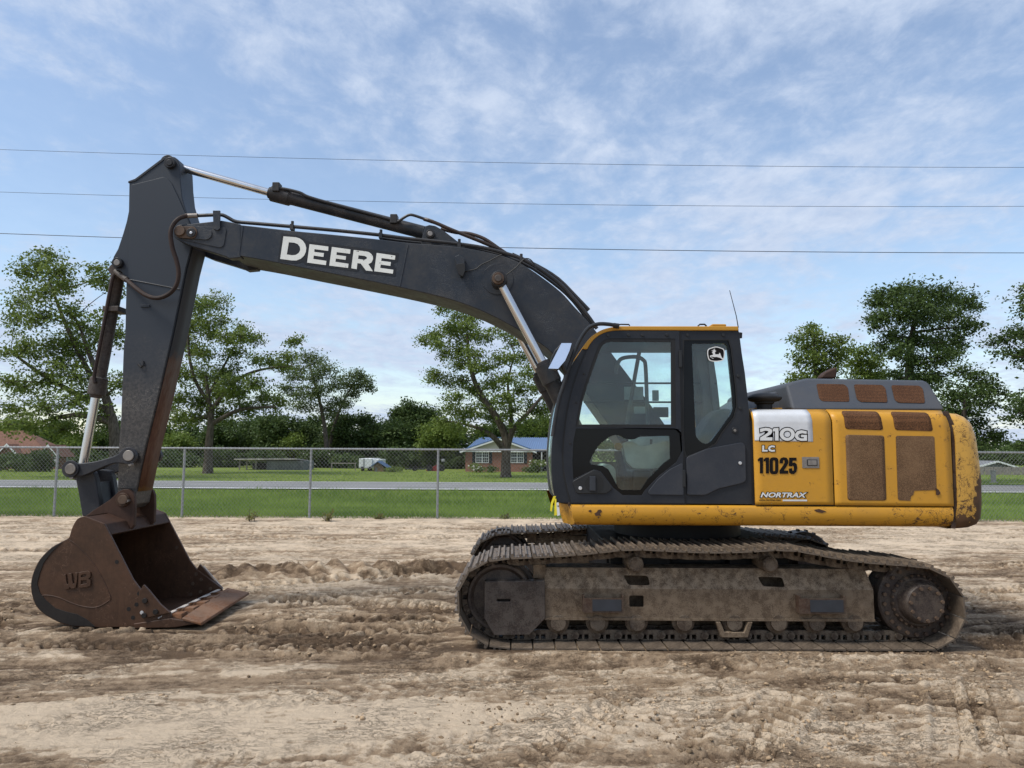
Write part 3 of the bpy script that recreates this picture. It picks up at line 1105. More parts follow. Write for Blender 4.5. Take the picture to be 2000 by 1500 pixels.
def scatter_blobs(n, sizes, fn, seed):
    rg = np.random.default_rng(seed)
    bm = bmesh.new()
    bmesh.ops.create_icosphere(bm, subdivisions=1, radius=1)
    base = np.array([v.co[:] for v in bm.verts])
    fs = np.array([[v.index for v in f.verts] for f in bm.faces])
    bm.free()
    xy = fn(rg, n)
    n = len(xy)
    z = yard(xy[:, 0], xy[:, 1])[0]
    s = sizes(rg, n)
    sc = s[:, None] * rg.uniform(0.6, 1.4, (n, 3)) * np.array([1.15, 1.0, 0.7])
    jit = base[None] * (1 + rg.uniform(-0.35, 0.35, (n, len(base), 1)))
    ang = rg.uniform(0, 6.28, n)
    v = jit * sc[:, None, :]
    ca, sa = np.cos(ang)[:, None], np.sin(ang)[:, None]
    v = np.stack([v[..., 0] * ca - v[..., 1] * sa, v[..., 0] * sa + v[..., 1] * ca, v[..., 2]], -1)
    v = v + np.stack([xy[:, 0], xy[:, 1], z + s * 0.12], 1)[:, None, :]
    f = fs[None] + (np.arange(n) * len(base))[:, None, None]
    return v.reshape(-1, 3), f.reshape(-1, 3)


def clod_xy(rg, n):
    y = 1.9 * (11.5 / 1.9) ** rg.uniform(0, 1, n * 3)
    x = rg.uniform(-0.95, 0.95, n * 3) * y
    h = fbm(x * 0.55 + 9, y * 0.95, 4, 57) + 0.25 * fbm(x * 2, y * 2, 3, 77)
    near_track = np.exp(-((y - 6.05) / 0.12) ** 2) * (x > -0.6) * (x < 4.1) * 0.3
    berm = np.exp(-((y - 10.0) / 0.45) ** 2) * (x > -4.4) * (x < 0.6) * 0.2
    keep = (h + near_track + berm) > rg.uniform(-0.05, 0.33, n * 3)
    return np.stack([x, y], 1)[keep][:n]


v, f = scatter_blobs(8000, lambda rg, n: 0.004 + 0.013 * rg.random(n) ** 3 + 0.010 * (rg.random(n) > 0.99), clod_xy, 5)
clods = mesh_np('soil_clods', v, f, M['clod'])
tag(clods, 'crumbled clods of dry earth lying over the yard', 'earth', kind='stuff')

# ------------------------------------------------------------------ road
rx = np.linspace(-140, 140, 57)


def strip(name, y0, y1, dz, mat, label, cat, parent=None):
    v = []
    for x in rx:
        v += [(x, y0, -0.30 + dz), (x, y1, -0.30 + dz)]
    f = [(2 * i, 2 * i + 2, 2 * i + 3, 2 * i + 1) for i in range(len(rx) - 1)]
    o = mk(name, v, f, mat, parent)
    if label:
        tag(o, label, cat, kind='structure')
    return o


road = strip('road', ROAD0, ROAD1, 0.06, M['asphalt'], 'two lane grey asphalt road beyond the fence', 'road')
strip('edge_line', ROAD0 + 0.25, ROAD0 + 0.60, 0.064, M['road_line'], None, None, road)
strip('edge_line', ROAD1 - 0.55, ROAD1 - 0.40, 0.064, M['road_line'], None, None, road)


# ------------------------------------------------------------------ grass
def grass(name, n, ylo, yhi, hlo, hhi, wid, xw, seed, mat, label, dens=None):
    rg = np.random.default_rng(seed)
    y = rg.uniform(ylo, yhi, n)
    x = rg.uniform(-1, 1, n) * (xw * y)
    if dens is not None:
        k = dens(x, y) > rg.random(n)
        x, y = x[k], y[k]
    n = len(x)
    z = terrain_z(x, y)
    clump = 0.55 + 0.9 * np.clip(fbm(x * 0.8, y * 0.8, 3, 3) + 0.5, 0, 1)
    h = rg.uniform(hlo, hhi, n) * clump
    a = rg.uniform(0, 6.28, n)
    ln = rg.uniform(0.1, 0.75, n) * h
    w = wid * rg.uniform(0.6, 1.4, n)
    bx, by = np.cos(a) * w, np.sin(a) * w
    lx, ly = np.cos(a * 3.1) * ln, np.sin(a * 3.1) * ln
    v = np.stack([np.stack([x - bx, y - by, z - 0.01], 1), np.stack([x + bx, y + by, z - 0.01], 1), np.stack([x + lx, y + ly, z + h], 1)], 1)
    tint = np.clip(0.48 + 1.7 * fbm(x * 0.45, y * 0.6, 4, 15) + rg.normal(0, 0.22, n), 0, 1)
    o = mesh_np(name, v.reshape(-1, 3), np.arange(3 * n).reshape(-1, 3), mat, attrs={'tint': ('FACE', tint)})
    return tag(o, label, 'grass', kind='stuff')


grass('verge_grass', 85000, 17.75, 25, 0.05, 0.16, 0.011, 0.95, 3, M['grass'], 'rough green grass growing along the foot of the chain link fence',
      lambda x, y: np.clip(sstep(17.7, 18.2, y + 0.5 * fbm(x * 1.5, y * 1.5, 3, 9)), 0, 1))
grass('ditch_grass', 72000, 25, 35.3, 0.10, 0.26, 0.017, 0.95, 4, M['grass'], 'longer green grass on the bank between fence and road')
grass('lawn_grass', 30000, 44.8, 70, 0.03, 0.10, 0.03, 0.9, 6, M['grass'], 'mown lawn beyond the road')


def weed(px, py, h, n, label, seed):
    p = G(px, py, 0.03)
    rg = random.Random(seed)
    t = thing('weed', label, 'weed', (p.x, p.y, 0.0), 'weeds at the yard edge')
    v, f = [], []
    st = MB()
    for k in range(n):
        a = rg.uniform(0, 6.28)
        b = Vector((p.x + rg.uniform(-.08, .08), p.y + rg.uniform(-.05, .05), -0.02))
        tip = b + Vector((math.cos(a) * h * rg.uniform(.1, .6), math.sin(a) * h * .4, h * rg.uniform(.5, 1.05)))
        st.tube([b, (b + tip) / 2 + Vector((0, 0, .03)), tip], [.008, .006, .003], 5)
        for j in range(9):
            c = b.lerp(tip, rg.uniform(.25, 1))
            d = Vector((rg.uniform(-1, 1), rg.uniform(-1, 1), rg.uniform(-.4, .9))).normalized()
            s = d.cross(Vector((rg.uniform(-1, 1), rg.uniform(-1, 1), 1))).normalized()
            L = rg.uniform(.05, .11)
            i = len(v)
            v += [c, c + d * L * .5 + s * L * .22, c + d * L, c + d * L * .5 - s * L * .22]
            f.append((i, i + 1, i + 2, i + 3))
    st.build('stem', M['bark'], t)
    o = mk('leaves', v, f, M['weed'], t)
    a = o.data.attributes.new('tint', 'FLOAT', 'FACE')
    a.data.foreach_set('value', [rg.random() for _ in f])


weed(490, 1017, .34, 6, 'dry brown weed at the mud edge right of the bucket', 1)
weed(641, 1017, .30, 9, 'yellowing weed just right of a fence post', 2)
weed(738, 1014, .20, 8, 'low green weed between two fence posts left of the cab', 3)
weed(985, 1013, .16, 8, 'small weed at the mud edge before the far crawler', 4)

# ------------------------------------------------------------------ chain link fence
fence = thing('chain_link_fence', 'galvanised chain link fence running behind the excavator', 'fence', (0, FENCE_Y, 0))
FZ = 1.735
FX0, FX1 = -17.5, 17.5
post_px = [109, 358, 606, 855, 1103, 1352, 1601, 1850]
px_x = [P(x, 945, FENCE_Y).x for x in post_px]
step = px_x[1] - px_x[0]
allx = [px_x[0] - step * 2, px_x[0] - step] + px_x + [px_x[-1] + step, px_x[-1] + 2 * step]
for i, x in enumerate(allx):
    mb = MB()
    mb.cyl((x, FENCE_Y, -0.1), (x, FENCE_Y, FZ - 0.03), 0.030, seg=12)
    mb.cyl((x, FENCE_Y, FZ - 0.03), (x, FENCE_Y, FZ + 0.0), 0.034, seg=12)
    mb.build('fence_post', M['galv'], fence)
cyl('top_rail', (FX0, FENCE_Y, FZ), (FX1, FENCE_Y, FZ), 0.024, M['galv'], fence, seg=10)
mb = MB()
pit = 0.095
hw = 0.0018
nW = int((FX1 - FX0) / pit)
H0, H1 = 0.04, FZ + 0.045
for k in range(-20, nW + 20):
    for sg in (-1, 1):
        x0 = FX0 + k * pit
        x1 = x0 + sg * (H1 - H0) * 0.95
        if min(x0, x1) < FX0 - 0.5 or max(x0, x1) > FX1 + 0.5:
            continue
        yy = FENCE_Y - 0.036 + sg * 0.003
        d = Vector((x1 - x0, 0, H1 - H0)).normalized()
        s = Vector((d.z, 0, -d.x)) * hw
        a, b = Vector((x0, yy, H0)), Vector((x1, yy, H1))
        q = [a - s, a + s, b + s, b - s]
        q += [w + Vector((0, 0.005, 0)) for w in q]
        mb.add(q, [(0, 1, 2, 3), (7, 6, 5, 4), (0, 3, 7, 4), (1, 5, 6, 2)])
o = mb.build('wire_mesh', M['wire'], fence, smooth=False)
tag(o, kind='stuff')

# ------------------------------------------------------------------ overhead lines
def wire(pts, Y, r, label):
    c = np.polyfit([p[0] for p in pts], [p[1] for p in pts], 2)
    q = [P(x, float(np.polyval(c, x)), Y) for x in range(-700, 2701, 100)]
    o = tube('power_line', q, r, M['cable'], None, 5)
    tag(o, label, 'cable', 'overhead cables')


wire([(0, 292), (1000, 318), (2000, 327)], 34, 0.010, 'thin overhead cable, topmost of the three crossing the sky')
wire([(0, 375), (1000, 398), (2000, 403)], 34, 0.010, 'thin overhead cable, middle of the three crossing the sky')
wire([(0, 456), (1000, 484), (2000, 494)], 34, 0.017, 'thicker overhead cable, lowest of the three crossing the sky')


# ------------------------------------------------------------------ trees
def tree(name, label, trunk, Y, r0, clumps, leaf='leaf', bark_m='bark', leaf_len=0.22, sprays=1.0, per=13, spread=0.75, group=None, limbs=(), seed=1, cat='tree', fill=0.35, flowers=0, stray=0.30):
    rg = np.random.default_rng(seed)
    tp = [P(x, y, Y) for x, y in trunk]
    zb = float(terrain_z(np.array([tp[0].x]), np.array([Y]))[0])
    base = Vector((tp[0].x, Y, zb))
    tp[0] = Vector((tp[0].x, Y, zb - 0.15))
    t = thing(name, label, cat, base, group)
    pts = smoothline([tuple(p) for p in tp], 5)
    n = len(pts)
    segs = []
    skel = []
    rad = [r0 * (1.25 - 0.25 * min(i / 3, 1)) * (1 - 0.72 * (i / (n - 1)) ** 1.1) for i in range(n)]
    segs.append((pts, rad))
    for p, r in zip(pts, rad):
        skel.append((Vector(p), r))
    for lb in limbs:
        q = [P(x, y, Y + (rg.uniform(-1, 1) * 0.6 if k else 0)) for k, (x, y) in enumerate(lb)]
        j = min(range(len(skel)), key=lambda i: (skel[i][0] - q[0]).length)
        q[0] = skel[j][0]
        lp = smoothline([tuple(p) for p in q], 4)
        m = len(lp)
        lr = [max(skel[j][1] * 0.8, 0.05) * (1 - 0.7 * i / (m - 1)) for i in range(m)]
        segs.append((lp, lr))
        for p, r in list(zip(lp, lr))[1:]:
            skel.append((Vector(p), r))
    s_px = Y / F_PX
    top = Vector(tp[-1])
    cxm = np.mean([c[0] for c in clumps])
    wpx = max(abs(c[0] - cxm) for c in clumps) + 10
    cl = []
    for (x, y, r) in clumps:
        edge = min(1.0, abs(x - cxm) / wpx)
        dy = rg.uniform(-1, 1) * spread * wpx * s_px * math.sqrt(max(0.05, 1 - edge * edge))
        Yc = Y + dy
        cl.append((P(x, y, Yc), r * Yc / F_PX))
    cl.sort(key=lambda c: (c[0] - top).length)
    tips, centre = [], []
    for c, r in cl:
        bj, bd = 0, 1e9
        for i, (p, rr) in enumerate(skel):
            d = (p - c).length + max(0, p.z - c.z) * 1.6 + (0.6 if rr < 0.03 else 0)
            if i == 0 or p.z < zb + 1.0 and r0 > 0.12:
                d += 4
            if d < bd:
                bj, bd = i, d
        p0, rr = skel[bj]
        d = c - p0
        mid = p0.lerp(c, 0.5) + Vector((rg.normal(0, 0.09), rg.normal(0, 0.09), 0.04)) * d.length
        m = max(4, int(d.length / 0.5))
        bp = [(p0 * (1 - u) ** 2 + mid * 2 * u * (1 - u) + c * u * u) for u in np.linspace(0, 1, m)]
        br0 = min(rr * 0.7, 0.03 + 0.022 * d.length)
        br = [br0 * (1 - 0.75 * i / (m - 1)) + 0.006 for i in range(m)]
        segs.append((bp, br))
        for p, q in list(zip(bp, br))[1:]:
            skel.append((p, q))
        k = max(4, int(sprays * 44 * r ** 1.5 / (leaf_len / 0.22) ** 1.3))
        for _ in range(k):
            u = rg.normal(0, 1, 3)
            u /= np.linalg.norm(u)
            rad_ = rg.random() ** 0.45 * (1 + stray * rg.normal())
            tip = c + Vector((u[0] * r * 1.28, u[1] * r * 1.28, u[2] * r * 1.0)) * float(rad_)
            tips.append(tip)
            centre.append(c)
            if rg.random() < 0.4:
                mp = c.lerp(tip, 0.5) + Vector((0, 0, -0.06 * r))
                segs.append(([c, mp, tip], [0.018, 0.012, 0.006]))
    mb = MB()
    for p, r in segs:
        mb.add(*tube_data(p, list(r), 8 if r[0] > 0.15 else (5 if r[0] > 0.03 else 3)))
    mb.build('trunk', M[bark_m], t, smooth=True, sharp=80)
    tips = np.array([v[:] for v in tips])
    nt = len(tips)
    c = np.repeat(tips, per, 0)
    tn = np.repeat(rg.normal(0, 0.17, nt), per)
    N = len(c)
    sig = leaf_len * 1.3
    off = rg.normal(0, 1, (N, 3)) * np.array([sig, sig, sig * 0.55])
    c = c + off
    d = off * 0.6 / sig + rg.normal(0, 0.7, (N, 3)) + np.array([0, 0, -0.25])
    d /= np.linalg.norm(d, axis=1)[:, None]
    up = rg.normal(0, 0.75, (N, 3)) + np.array([0, 0, 1.0])
    s = np.cross(d, up)
    s /= np.linalg.norm(s, axis=1)[:, None] + 1e-9
    L = leaf_len * rg.uniform(0.6, 1.35, N)[:, None]
    W = L * rg.uniform(0.22, 0.36, N)[:, None]
    v = np.stack([c - d * L * .5, c + s * W, c + d * L * .5, c - s * W], 1).reshape(-1, 3)
    tint = np.clip(0.45 + tn + rg.normal(0, 0.16, N), 0, 1)
    crown = mesh_np('crown', v, np.arange(4 * N).reshape(-1, 4), M[leaf], t, attrs={'tint': ('FACE', tint)})
    if flowers:
        idx = rg.choice(N, flowers)
        fv, ff_ = [], []
        for i in idx:
            b = len(fv)
            q = Vector(c[i])
            for a in range(5):
                fv.append(q + Vector((0.09 * math.cos(a * 1.257), -0.12, 0.09 * math.sin(a * 1.257))))
            fv.append(q + Vector((0, -0.16, 0)))
            ff_ += [(b + a, b + (a + 1) % 5, b + 5) for a in range(5)]
        mk('flowers', fv, ff_, M['flower'], t)
    return t


def bush(name, label, cx, cy, rx_, ry_, Y, n, leaf, seed, leaf_len=0.34, sprays=2.3, per=12, group=None, cat='tree', flowers=0, trunk_r=0.16):
    """a rounded dense crown made of many overlapping clumps"""
    rg = random.Random(seed)
    cl = []
    for k in range(n):
        while True:
            a, b = rg.uniform(-1, 1), rg.uniform(-1, 1)
            if a * a + b * b < 1:
                break
        cl.append((cx + a * rx_ * .82, cy + b * ry_ * .82, min(rx_, ry_) * rg.uniform(.26, .44)))
    gy = 880 + (1.72 + 0.40) * F_PX / Y
    return tree(name, label, [(cx, gy), (cx + 2, (gy + cy) / 2), (cx, cy)], Y, trunk_r, cl, leaf, 'bark_dark', leaf_len, sprays, per, 0.9, group, seed=seed, cat=cat, flowers=flowers)


WOOD = 'trees of the wood beyond the road'
tree('pecan_tree', 'tall open pecan tree at far left behind the dipper stick',
     [(226, 905), (224, 850), (212, 795), (196, 745), (178, 700), (160, 650)], 50, 0.42,
     [(78, 515, 28), (110, 530, 32), (55, 535, 26), (125, 560, 26), (90, 570, 34), (42, 590, 26), (28, 625, 24), (75, 620, 30), (135, 610, 28), (168, 640, 28), (55, 680, 32), (108, 675, 34),
      (155, 690, 30), (192, 668, 26), (205, 622, 20), (150, 738, 34), (98, 735, 34), (48, 755, 28), (28, 800, 24), (88, 795, 34), (150, 785, 32), (190, 762, 26), (62, 832, 28), (122, 838, 26), (14, 690, 16),
      (200, 815, 24), (225, 560, 18), (203, 542, 20), (190, 525, 13), (185, 548, 14), (228, 655, 22), (235, 750, 22), (20, 745, 18), (10, 830, 20), (100, 500, 14), (140, 660, 22), (120, 710, 26), (175, 850, 22)],
     leaf_len=0.21, sprays=1.35, group='pecan trees', limbs=[[(205, 775), (170, 720), (140, 660), (115, 600), (95, 545)], [(216, 810), (150, 770), (80, 730), (25, 690)], [(218, 830), (150, 810), (60, 830)]], seed=21)
tree('pecan_tree', 'pecan tree with pale trunk just right of the dipper stick',
     [(406, 922), (408, 870), (412, 820), (408, 780), (402, 735)], 62, 0.42,
     [(385, 600, 20), (415, 595, 26), (402, 635, 24), (375, 640, 22), (432, 628, 14), (380, 685, 18), (402, 690, 18), (445, 662, 22), (470, 655, 22), (455, 690, 20), (498, 662, 14), (358, 730, 26),
      (402, 735, 28), (440, 728, 26), (430, 768, 28), (390, 788, 26), (350, 780, 20), (462, 768, 28), (500, 748, 20), (482, 798, 26), (520, 778, 22), (545, 788, 20), (500, 706, 13), (525, 704, 14), (348, 818, 20),
      (376, 815, 20), (430, 808, 24), (560, 700, 16), (556, 720, 12), (570, 668, 10), (582, 664, 9), (328, 800, 14), (470, 640, 10), (540, 712, 12), (450, 748, 20), (412, 655, 16), (362, 665, 18)],
     leaf_len=0.22, sprays=1.65, group='pecan trees',
     limbs=[[(405, 790), (380, 740), (368, 680), (372, 640), (395, 600)], [(408, 770), (430, 730), (450, 690), (465, 665)], [(410, 800), (460, 745), (510, 722), (570, 715)], [(409, 812), (360, 822), (325, 818)], [(412, 825), (470, 800), (540, 795)]], seed=22)
tree('slender_tree', 'pale wispy tree of the wood, right of the pale trunked pecan',
     [(640, 900), (636, 850), (628, 800), (615, 750), (606, 715)], 88, 0.32,
     [(600, 698, 18), (620, 706, 17), (640, 722, 18), (612, 735, 22), (575, 738, 16), (650, 752, 18), (600, 770, 20), (664, 786, 18), (640, 798, 22), (585, 720, 13), (560, 758, 14), (590, 795, 18), (625, 765, 18), (578, 772, 14)],
     'leaf_pale', leaf_len=0.26, sprays=1.35, seed=23, group=WOOD)
tree('slender_tree', 'leaning wispy tree of the wood with crown tilted right',
     [(640, 900), (648, 850), (660, 810), (675, 775), (690, 750)], 92, 0.26,
     [(690, 734, 16), (708, 738, 14), (700, 756, 15), (721, 757, 10), (678, 755, 14), (668, 742, 10), (690, 772, 12), (716, 748, 10), (670, 790, 14), (655, 812, 16)],
     'leaf_pale', leaf_len=0.26, sprays=1.4, seed=24, group=WOOD)
tree('pecan_tree', 'forked pecan tree standing before the brick house',
     [(988, 931), (988, 905), (989, 880), (986, 850), (968, 812), (946, 782), (926, 742), (916, 700), (913, 655)], 56, 0.40,
     [(866, 606, 11), (895, 618, 20), (920, 622, 18), (876, 638, 15), (851, 656, 17), (827, 664, 10), (890, 655, 24), (925, 652, 20), (950, 658, 15), (971, 646, 9), (870, 688, 17), (900, 686, 20),
      (930, 690, 17), (896, 712, 19), (851, 730, 13), (841, 744, 11), (870, 745, 16), (900, 745, 15), (930, 715, 15), (950, 718, 15), (975, 704, 15), (1000, 698, 16), (990, 658, 10), (1005, 670, 13),
      (1020, 698, 15), (1030, 730, 18), (990, 738, 20), (960, 748, 20), (925, 762, 19), (890, 778, 18), (950, 788, 22), (985, 778, 20), (1015, 765, 18), (1045, 758, 15), (1040, 798, 19), (1000, 802, 20),
      (960, 815, 19), (920, 805, 19), (905, 815, 16), (1060, 800, 18), (1070, 830, 16), (1040, 832, 20), (1000, 838, 18), (942, 838, 13), (880, 800, 14), (868, 822, 17), (890, 838, 18), (855, 672, 10), (840, 662, 9), (910, 640, 15), (1075, 780, 14)],
     leaf_len=0.20, sprays=1.55, group='pecan trees', limbs=[[(988, 885), (965, 855), (938, 838), (905, 828)], [(989, 880), (1003, 838), (1030, 808), (1062, 770)], [(1000, 845), (998, 800), (992, 750), (1005, 690)]], seed=25)
bush('oak_tree', 'dark rounded oak of the wood above the grey tin shed', 560, 850, 62, 46, 92, 30, 'leaf_dark', 31, group=WOOD)
bush('oak_tree', 'broad dark oak of the wood right of the shed', 690, 850, 58, 44, 95, 30, 'leaf_dark', 32, group=WOOD)
bush('oak_tree', 'dark oak of the wood behind the pale trunked pecan', 455, 860, 70, 40, 97, 30, 'leaf_dark', 33, group=WOOD)
bush('oak_tree', 'tall dark oak with rounded top left of the brick house', 812, 828, 44, 48, 98, 30, 'leaf_dark', 34, group=WOOD)
bush('oak_tree', 'low dark oak of the wood above the red machine', 768, 858, 36, 36, 94, 18, 'leaf_dark', 35, group=WOOD)
bush('lime_tree', 'yellow green tree left of the brick house', 862, 858, 40, 36, 84, 22, 'leaf_lime', 36, group=WOOD)
bush('lime_tree', 'small yellow green tree between the oaks over the shed', 572, 870, 26, 22, 88, 12, 'leaf_lime', 37, group=WOOD)
bush('lime_tree', 'yellowish tree seen right beside the dipper stick', 345, 868, 32, 28, 92, 14, 'leaf_lime', 38, group=WOOD)
bush('oak_tree', 'dark tree rising behind the blue roof', 1045, 845, 44, 32, 95, 20, 'leaf_dark', 39, group=WOOD)
bush('oak_tree', 'dark tree over the far left roofline', 25, 855, 42, 32, 98, 16, 'leaf_dark', 40, group=WOOD)
bush('oak_tree', 'dark low tree left of the bucket cylinder', 118, 858, 36, 34, 96, 16, 'leaf_dark', 42, group=WOOD)
bush('lime_tree', 'yellow green tree behind the bucket cylinder rod', 150, 872, 26, 24, 88, 12, 'leaf_lime', 41, group=WOOD)
bush('oak_tree', 'dark tree filling the gap behind the dipper stick', 230, 860, 60, 38, 97, 24, 'leaf_dark', 43, group=WOOD)
bush('garden_bush', 'dark garden bush before the brown roofed house', 30, 905, 44, 20, 66, 16, 'leaf_dark', 44, leaf_len=0.22, cat='bush', trunk_r=.06)
bush('garden_bush', 'rounded garden bush right of the brown roofed house', 78, 900, 24, 20, 64, 12, 'leaf_dark', 45, leaf_len=0.22, cat='bush', trunk_r=.06)
for k, (cx, cy, rx_, lab) in enumerate([(340, 900, 40, 'dark undergrowth thicket behind the pale trunked pecan, left part'), (430, 900, 45, 'dark undergrowth thicket behind the open tin shed'), (625, 902, 30, 'flowering thicket right of the grey shed'),
                                        (680, 902, 42, 'dark thicket behind the metal frame'), (775, 900, 42, 'dark thicket right of the blue roofed hut'), (840, 898, 34, 'dark thicket behind the red machine'), (884, 900, 26, 'dark thicket at the brick house corner'), (510, 892, 40, 'dark thicket over the tin shed'), (250, 900, 50, 'dark undergrowth thicket behind the lower dipper stick'), (150, 900, 50, 'dark undergrowth thicket behind the tipping link')]):
    bush('thicket', lab, cx, cy, rx_, 23, 84 + k % 3, 15, 'leaf_dark', 50 + k, leaf_len=0.36, sprays=3.0, group='undergrowth of the wood', cat='bush', trunk_r=.06, flowers=14 if k == 2 else 0)
bush('rose_bush', 'pale flowering bush under the left window of the brick house', 929, 914, 13, 9, 69, 8, 'leaf', 61, leaf_len=.16, cat='bush', flowers=30, trunk_r=.04)
bush('rose_bush', 'pale flowering bush beside the porch of the brick house', 1050, 910, 14, 12, 69, 9, 'leaf', 62, leaf_len=.16, cat='bush', flowers=26, trunk_r=.04)
bush('garden_bush', 'small dark bush low on the brick wall between the windows', 960, 918, 9, 6, 69, 6, 'leaf_dark', 63, leaf_len=.16, cat='bush', trunk_r=.04)
bush('garden_bush', 'dark bush before the right brick corner of the house', 1034, 915, 9, 9, 69, 6, 'leaf_dark', 64, leaf_len=.16, cat='bush', trunk_r=.04)
for k, (cx, cy, rx_, ry_, lab) in enumerate([(395, 862, 55, 34, 'dark tree of the back row, left of the tin shed'), (505, 858, 52, 36, 'dark tree of the back row over the tin shed'), (620, 856, 50, 38, 'dark tree of the back row behind the wispy trees'), (740, 862, 46, 34, 'dark tree of the back row above the hut'), (870, 862, 46, 34, 'dark tree of the back row left of the blue roof'), (960, 858, 46, 28, 'dark tree of the back row behind the gable'), (295, 862, 50, 34, 'dark tree of the back row behind the stick foot'), (60, 868, 60, 28, 'dark tree of the back row over the bungalow')]):
    bush('oak_tree', lab, cx, cy, rx_, ry_, 108 + 2 * (k % 3), 24, 'leaf_dark', 90 + k, leaf_len=0.42, sprays=2.2, group=WOOD)
SCRUB = ['at the left edge of the picture', 'behind the bungalow wall', 'behind the tipping link', 'behind the foot of the stick', 'just left of the pale pecan trunk', 'left of the open shed bay', 'behind the tin shed wall', 'between shed and pipe frame', 'behind the pipe frame', 'behind the small hut', 'behind the red tractor', 'behind the gable of the brick house', 'behind the porch of the brick house']
for k, cx in enumerate(range(-40, 1120, 92)):
    bush('thicket', 'low dark scrub along the foot of the wood, %s' % SCRUB[k], cx, 906, 62, 17, 101 + k % 2, 16, 'leaf_dark', 120 + k, leaf_len=0.44, sprays=2.2, group='scrub at the foot of the wood', cat='bush', trunk_r=.06)


def far_wood():
    rg = np.random.default_rng(300)
    n = 5200
    x = rg.uniform(-165, 165, n)
    y = 118 + 14 * rg.random(n) + 0.0009 * x * x
    top = 2.6 + 2.2 * np.clip(fbm(x * 0.09, y * 0.02, 3, 5) + 0.5, 0, 1)
    z = -0.4 + top * rg.random(n) ** 0.7
    per = 9
    c = np.repeat(np.stack([x, y, z], 1), per, 0) + rg.normal(0, 0.75, (n * per, 3)) * np.array([1, 1, 0.6])
    N = len(c)
    d = rg.normal(0, 1, (N, 3)); d /= np.linalg.norm(d, axis=1)[:, None]
    s_ = np.cross(d, rg.normal(0, 1, (N, 3))); s_ /= np.linalg.norm(s_, axis=1)[:, None]
    L = 0.75 * rg.uniform(0.6, 1.3, N)[:, None]
    v = np.stack([c - d * L * .5, c + s_ * L * .3, c + d * L * .5, c - s_ * L * .3], 1).reshape(-1, 3)
    o = mesh_np('far_wood', v, np.arange(4 * N).reshape(-1, 4), M['leaf_dark'], attrs={'tint': ('FACE', np.clip(np.repeat(rg.normal(.45, .2, n), per) + rg.normal(0, .1, N), 0, 1))})
    tag(o, 'distant belt of dark woodland along the horizon', 'woodland', kind='stuff')


far_wood()
# right hand side
tree('oak_tree', 'medium leafy tree behind the engine hood, leftmost of the right group',
     [(1598, 905), (1600, 820), (1596, 760), (1592, 710), (1590, 670)], 52, 0.30,
     [(1586, 652, 17), (1608, 668, 17), (1575, 680, 19), (1622, 688, 17), (1592, 698, 22), (1556, 662, 10), (1602, 730, 22), (1572, 738, 20), (1553, 742, 13), (1640, 668, 14), (1582, 640, 10), (1625, 720, 16), (1560, 700, 14), (1640, 700, 12), (1590, 770, 26), (1620, 775, 24)],
     'leaf', leaf_len=0.21, sprays=1.6, per=14, seed=71, group='trees right of the cab')
tree('oak_tree', 'small bright tree between the two larger ones over the hood',
     [(1700, 905), (1698, 830), (1695, 770), (1692, 730)], 56, 0.24,
     [(1658, 684, 13), (1680, 690, 18), (1700, 712, 20), (1680, 728, 20), (1722, 735, 17), (1665, 712, 14), (1705, 750, 22), (1675, 755, 20), (1650, 755, 14), (1712, 700, 12), (1690, 785, 26)],
     'leaf_lime', leaf_len=0.21, sprays=1.6, per=14, seed=72, group='trees right of the cab')
tree('oak_tree', 'tallest dense dark tree above the rear of the engine hood',
     [(1776, 905), (1778, 820), (1775, 750), (1777, 700), (1782, 650), (1790, 610)], 50, 0.42,
     [(1720, 575, 16), (1706, 590, 12), (1740, 590, 20), (1770, 568, 20), (1800, 578, 24), (1840, 570, 20), (1860, 588, 22), (1892, 586, 18), (1908, 600, 9), (1700, 622, 11), (1725, 618, 18), (1760, 618, 26),
      (1800, 622, 28), (1850, 622, 28), (1888, 638, 19), (1908, 634, 8), (1740, 658, 18), (1780, 668, 28), (1830, 668, 28), (1868, 668, 20), (1720, 680, 15), (1750, 690, 20), (1790, 706, 28), (1838, 698, 24), (1865, 690, 13),
      (1760, 740, 24), (1800, 744, 26), (1830, 738, 20), (1815, 600, 24), (1780, 595, 22), (1755, 568, 12), (1710, 640, 10), (1785, 780, 30), (1750, 775, 24)],
     'leaf_dark', 'bark_dark', leaf_len=0.20, sprays=1.9, per=14, seed=73, group='trees right of the cab')
tree('oak_tree', 'leafy tree reaching past the counterweight at right',
     [(1892, 935), (1888, 880), (1882, 830), (1885, 790), (1890, 760)], 44, 0.26,
     [(1880, 730, 17), (1908, 738, 19), (1934, 754, 14), (1950, 764, 12), (1962, 770, 7), (1890, 768, 22), (1924, 788, 18), (1882, 808, 22), (1910, 828, 20), (1930, 856, 20), (1906, 878, 18), (1860, 770, 22), (1942, 846, 13), (1850, 800, 22), (1870, 850, 26), (1920, 770, 16)],
     'leaf_dark', 'bark_dark', leaf_len=0.19, sprays=1.6, per=14, seed=74, group='trees right of the cab')
tree('oak_tree', 'tree cut off by the right edge with branches reaching into view',
     [(2075, 940), (2072, 850), (2065, 760), (2055, 690), (2050, 620)], 40, 0.36,
     [(1998, 562, 8), (2004, 582, 9), (1960, 660, 13), (1988, 650, 16), (1938, 670, 9), (1980, 688, 14), (2004, 700, 15), (1986, 800, 17), (1968, 816, 9), (2004, 790, 16), (1985, 780, 10), (2030, 600, 34), (2060, 650, 40), (2040, 700, 30), (2050, 770, 36), (2020, 820, 24), (2090, 720, 40), (2010, 660, 16), (1950, 690, 8), (1995, 870, 10)],
     'leaf_dark', 'bark_dark', leaf_len=0.19, sprays=1.6, per=14, seed=75, group='trees right of the cab')
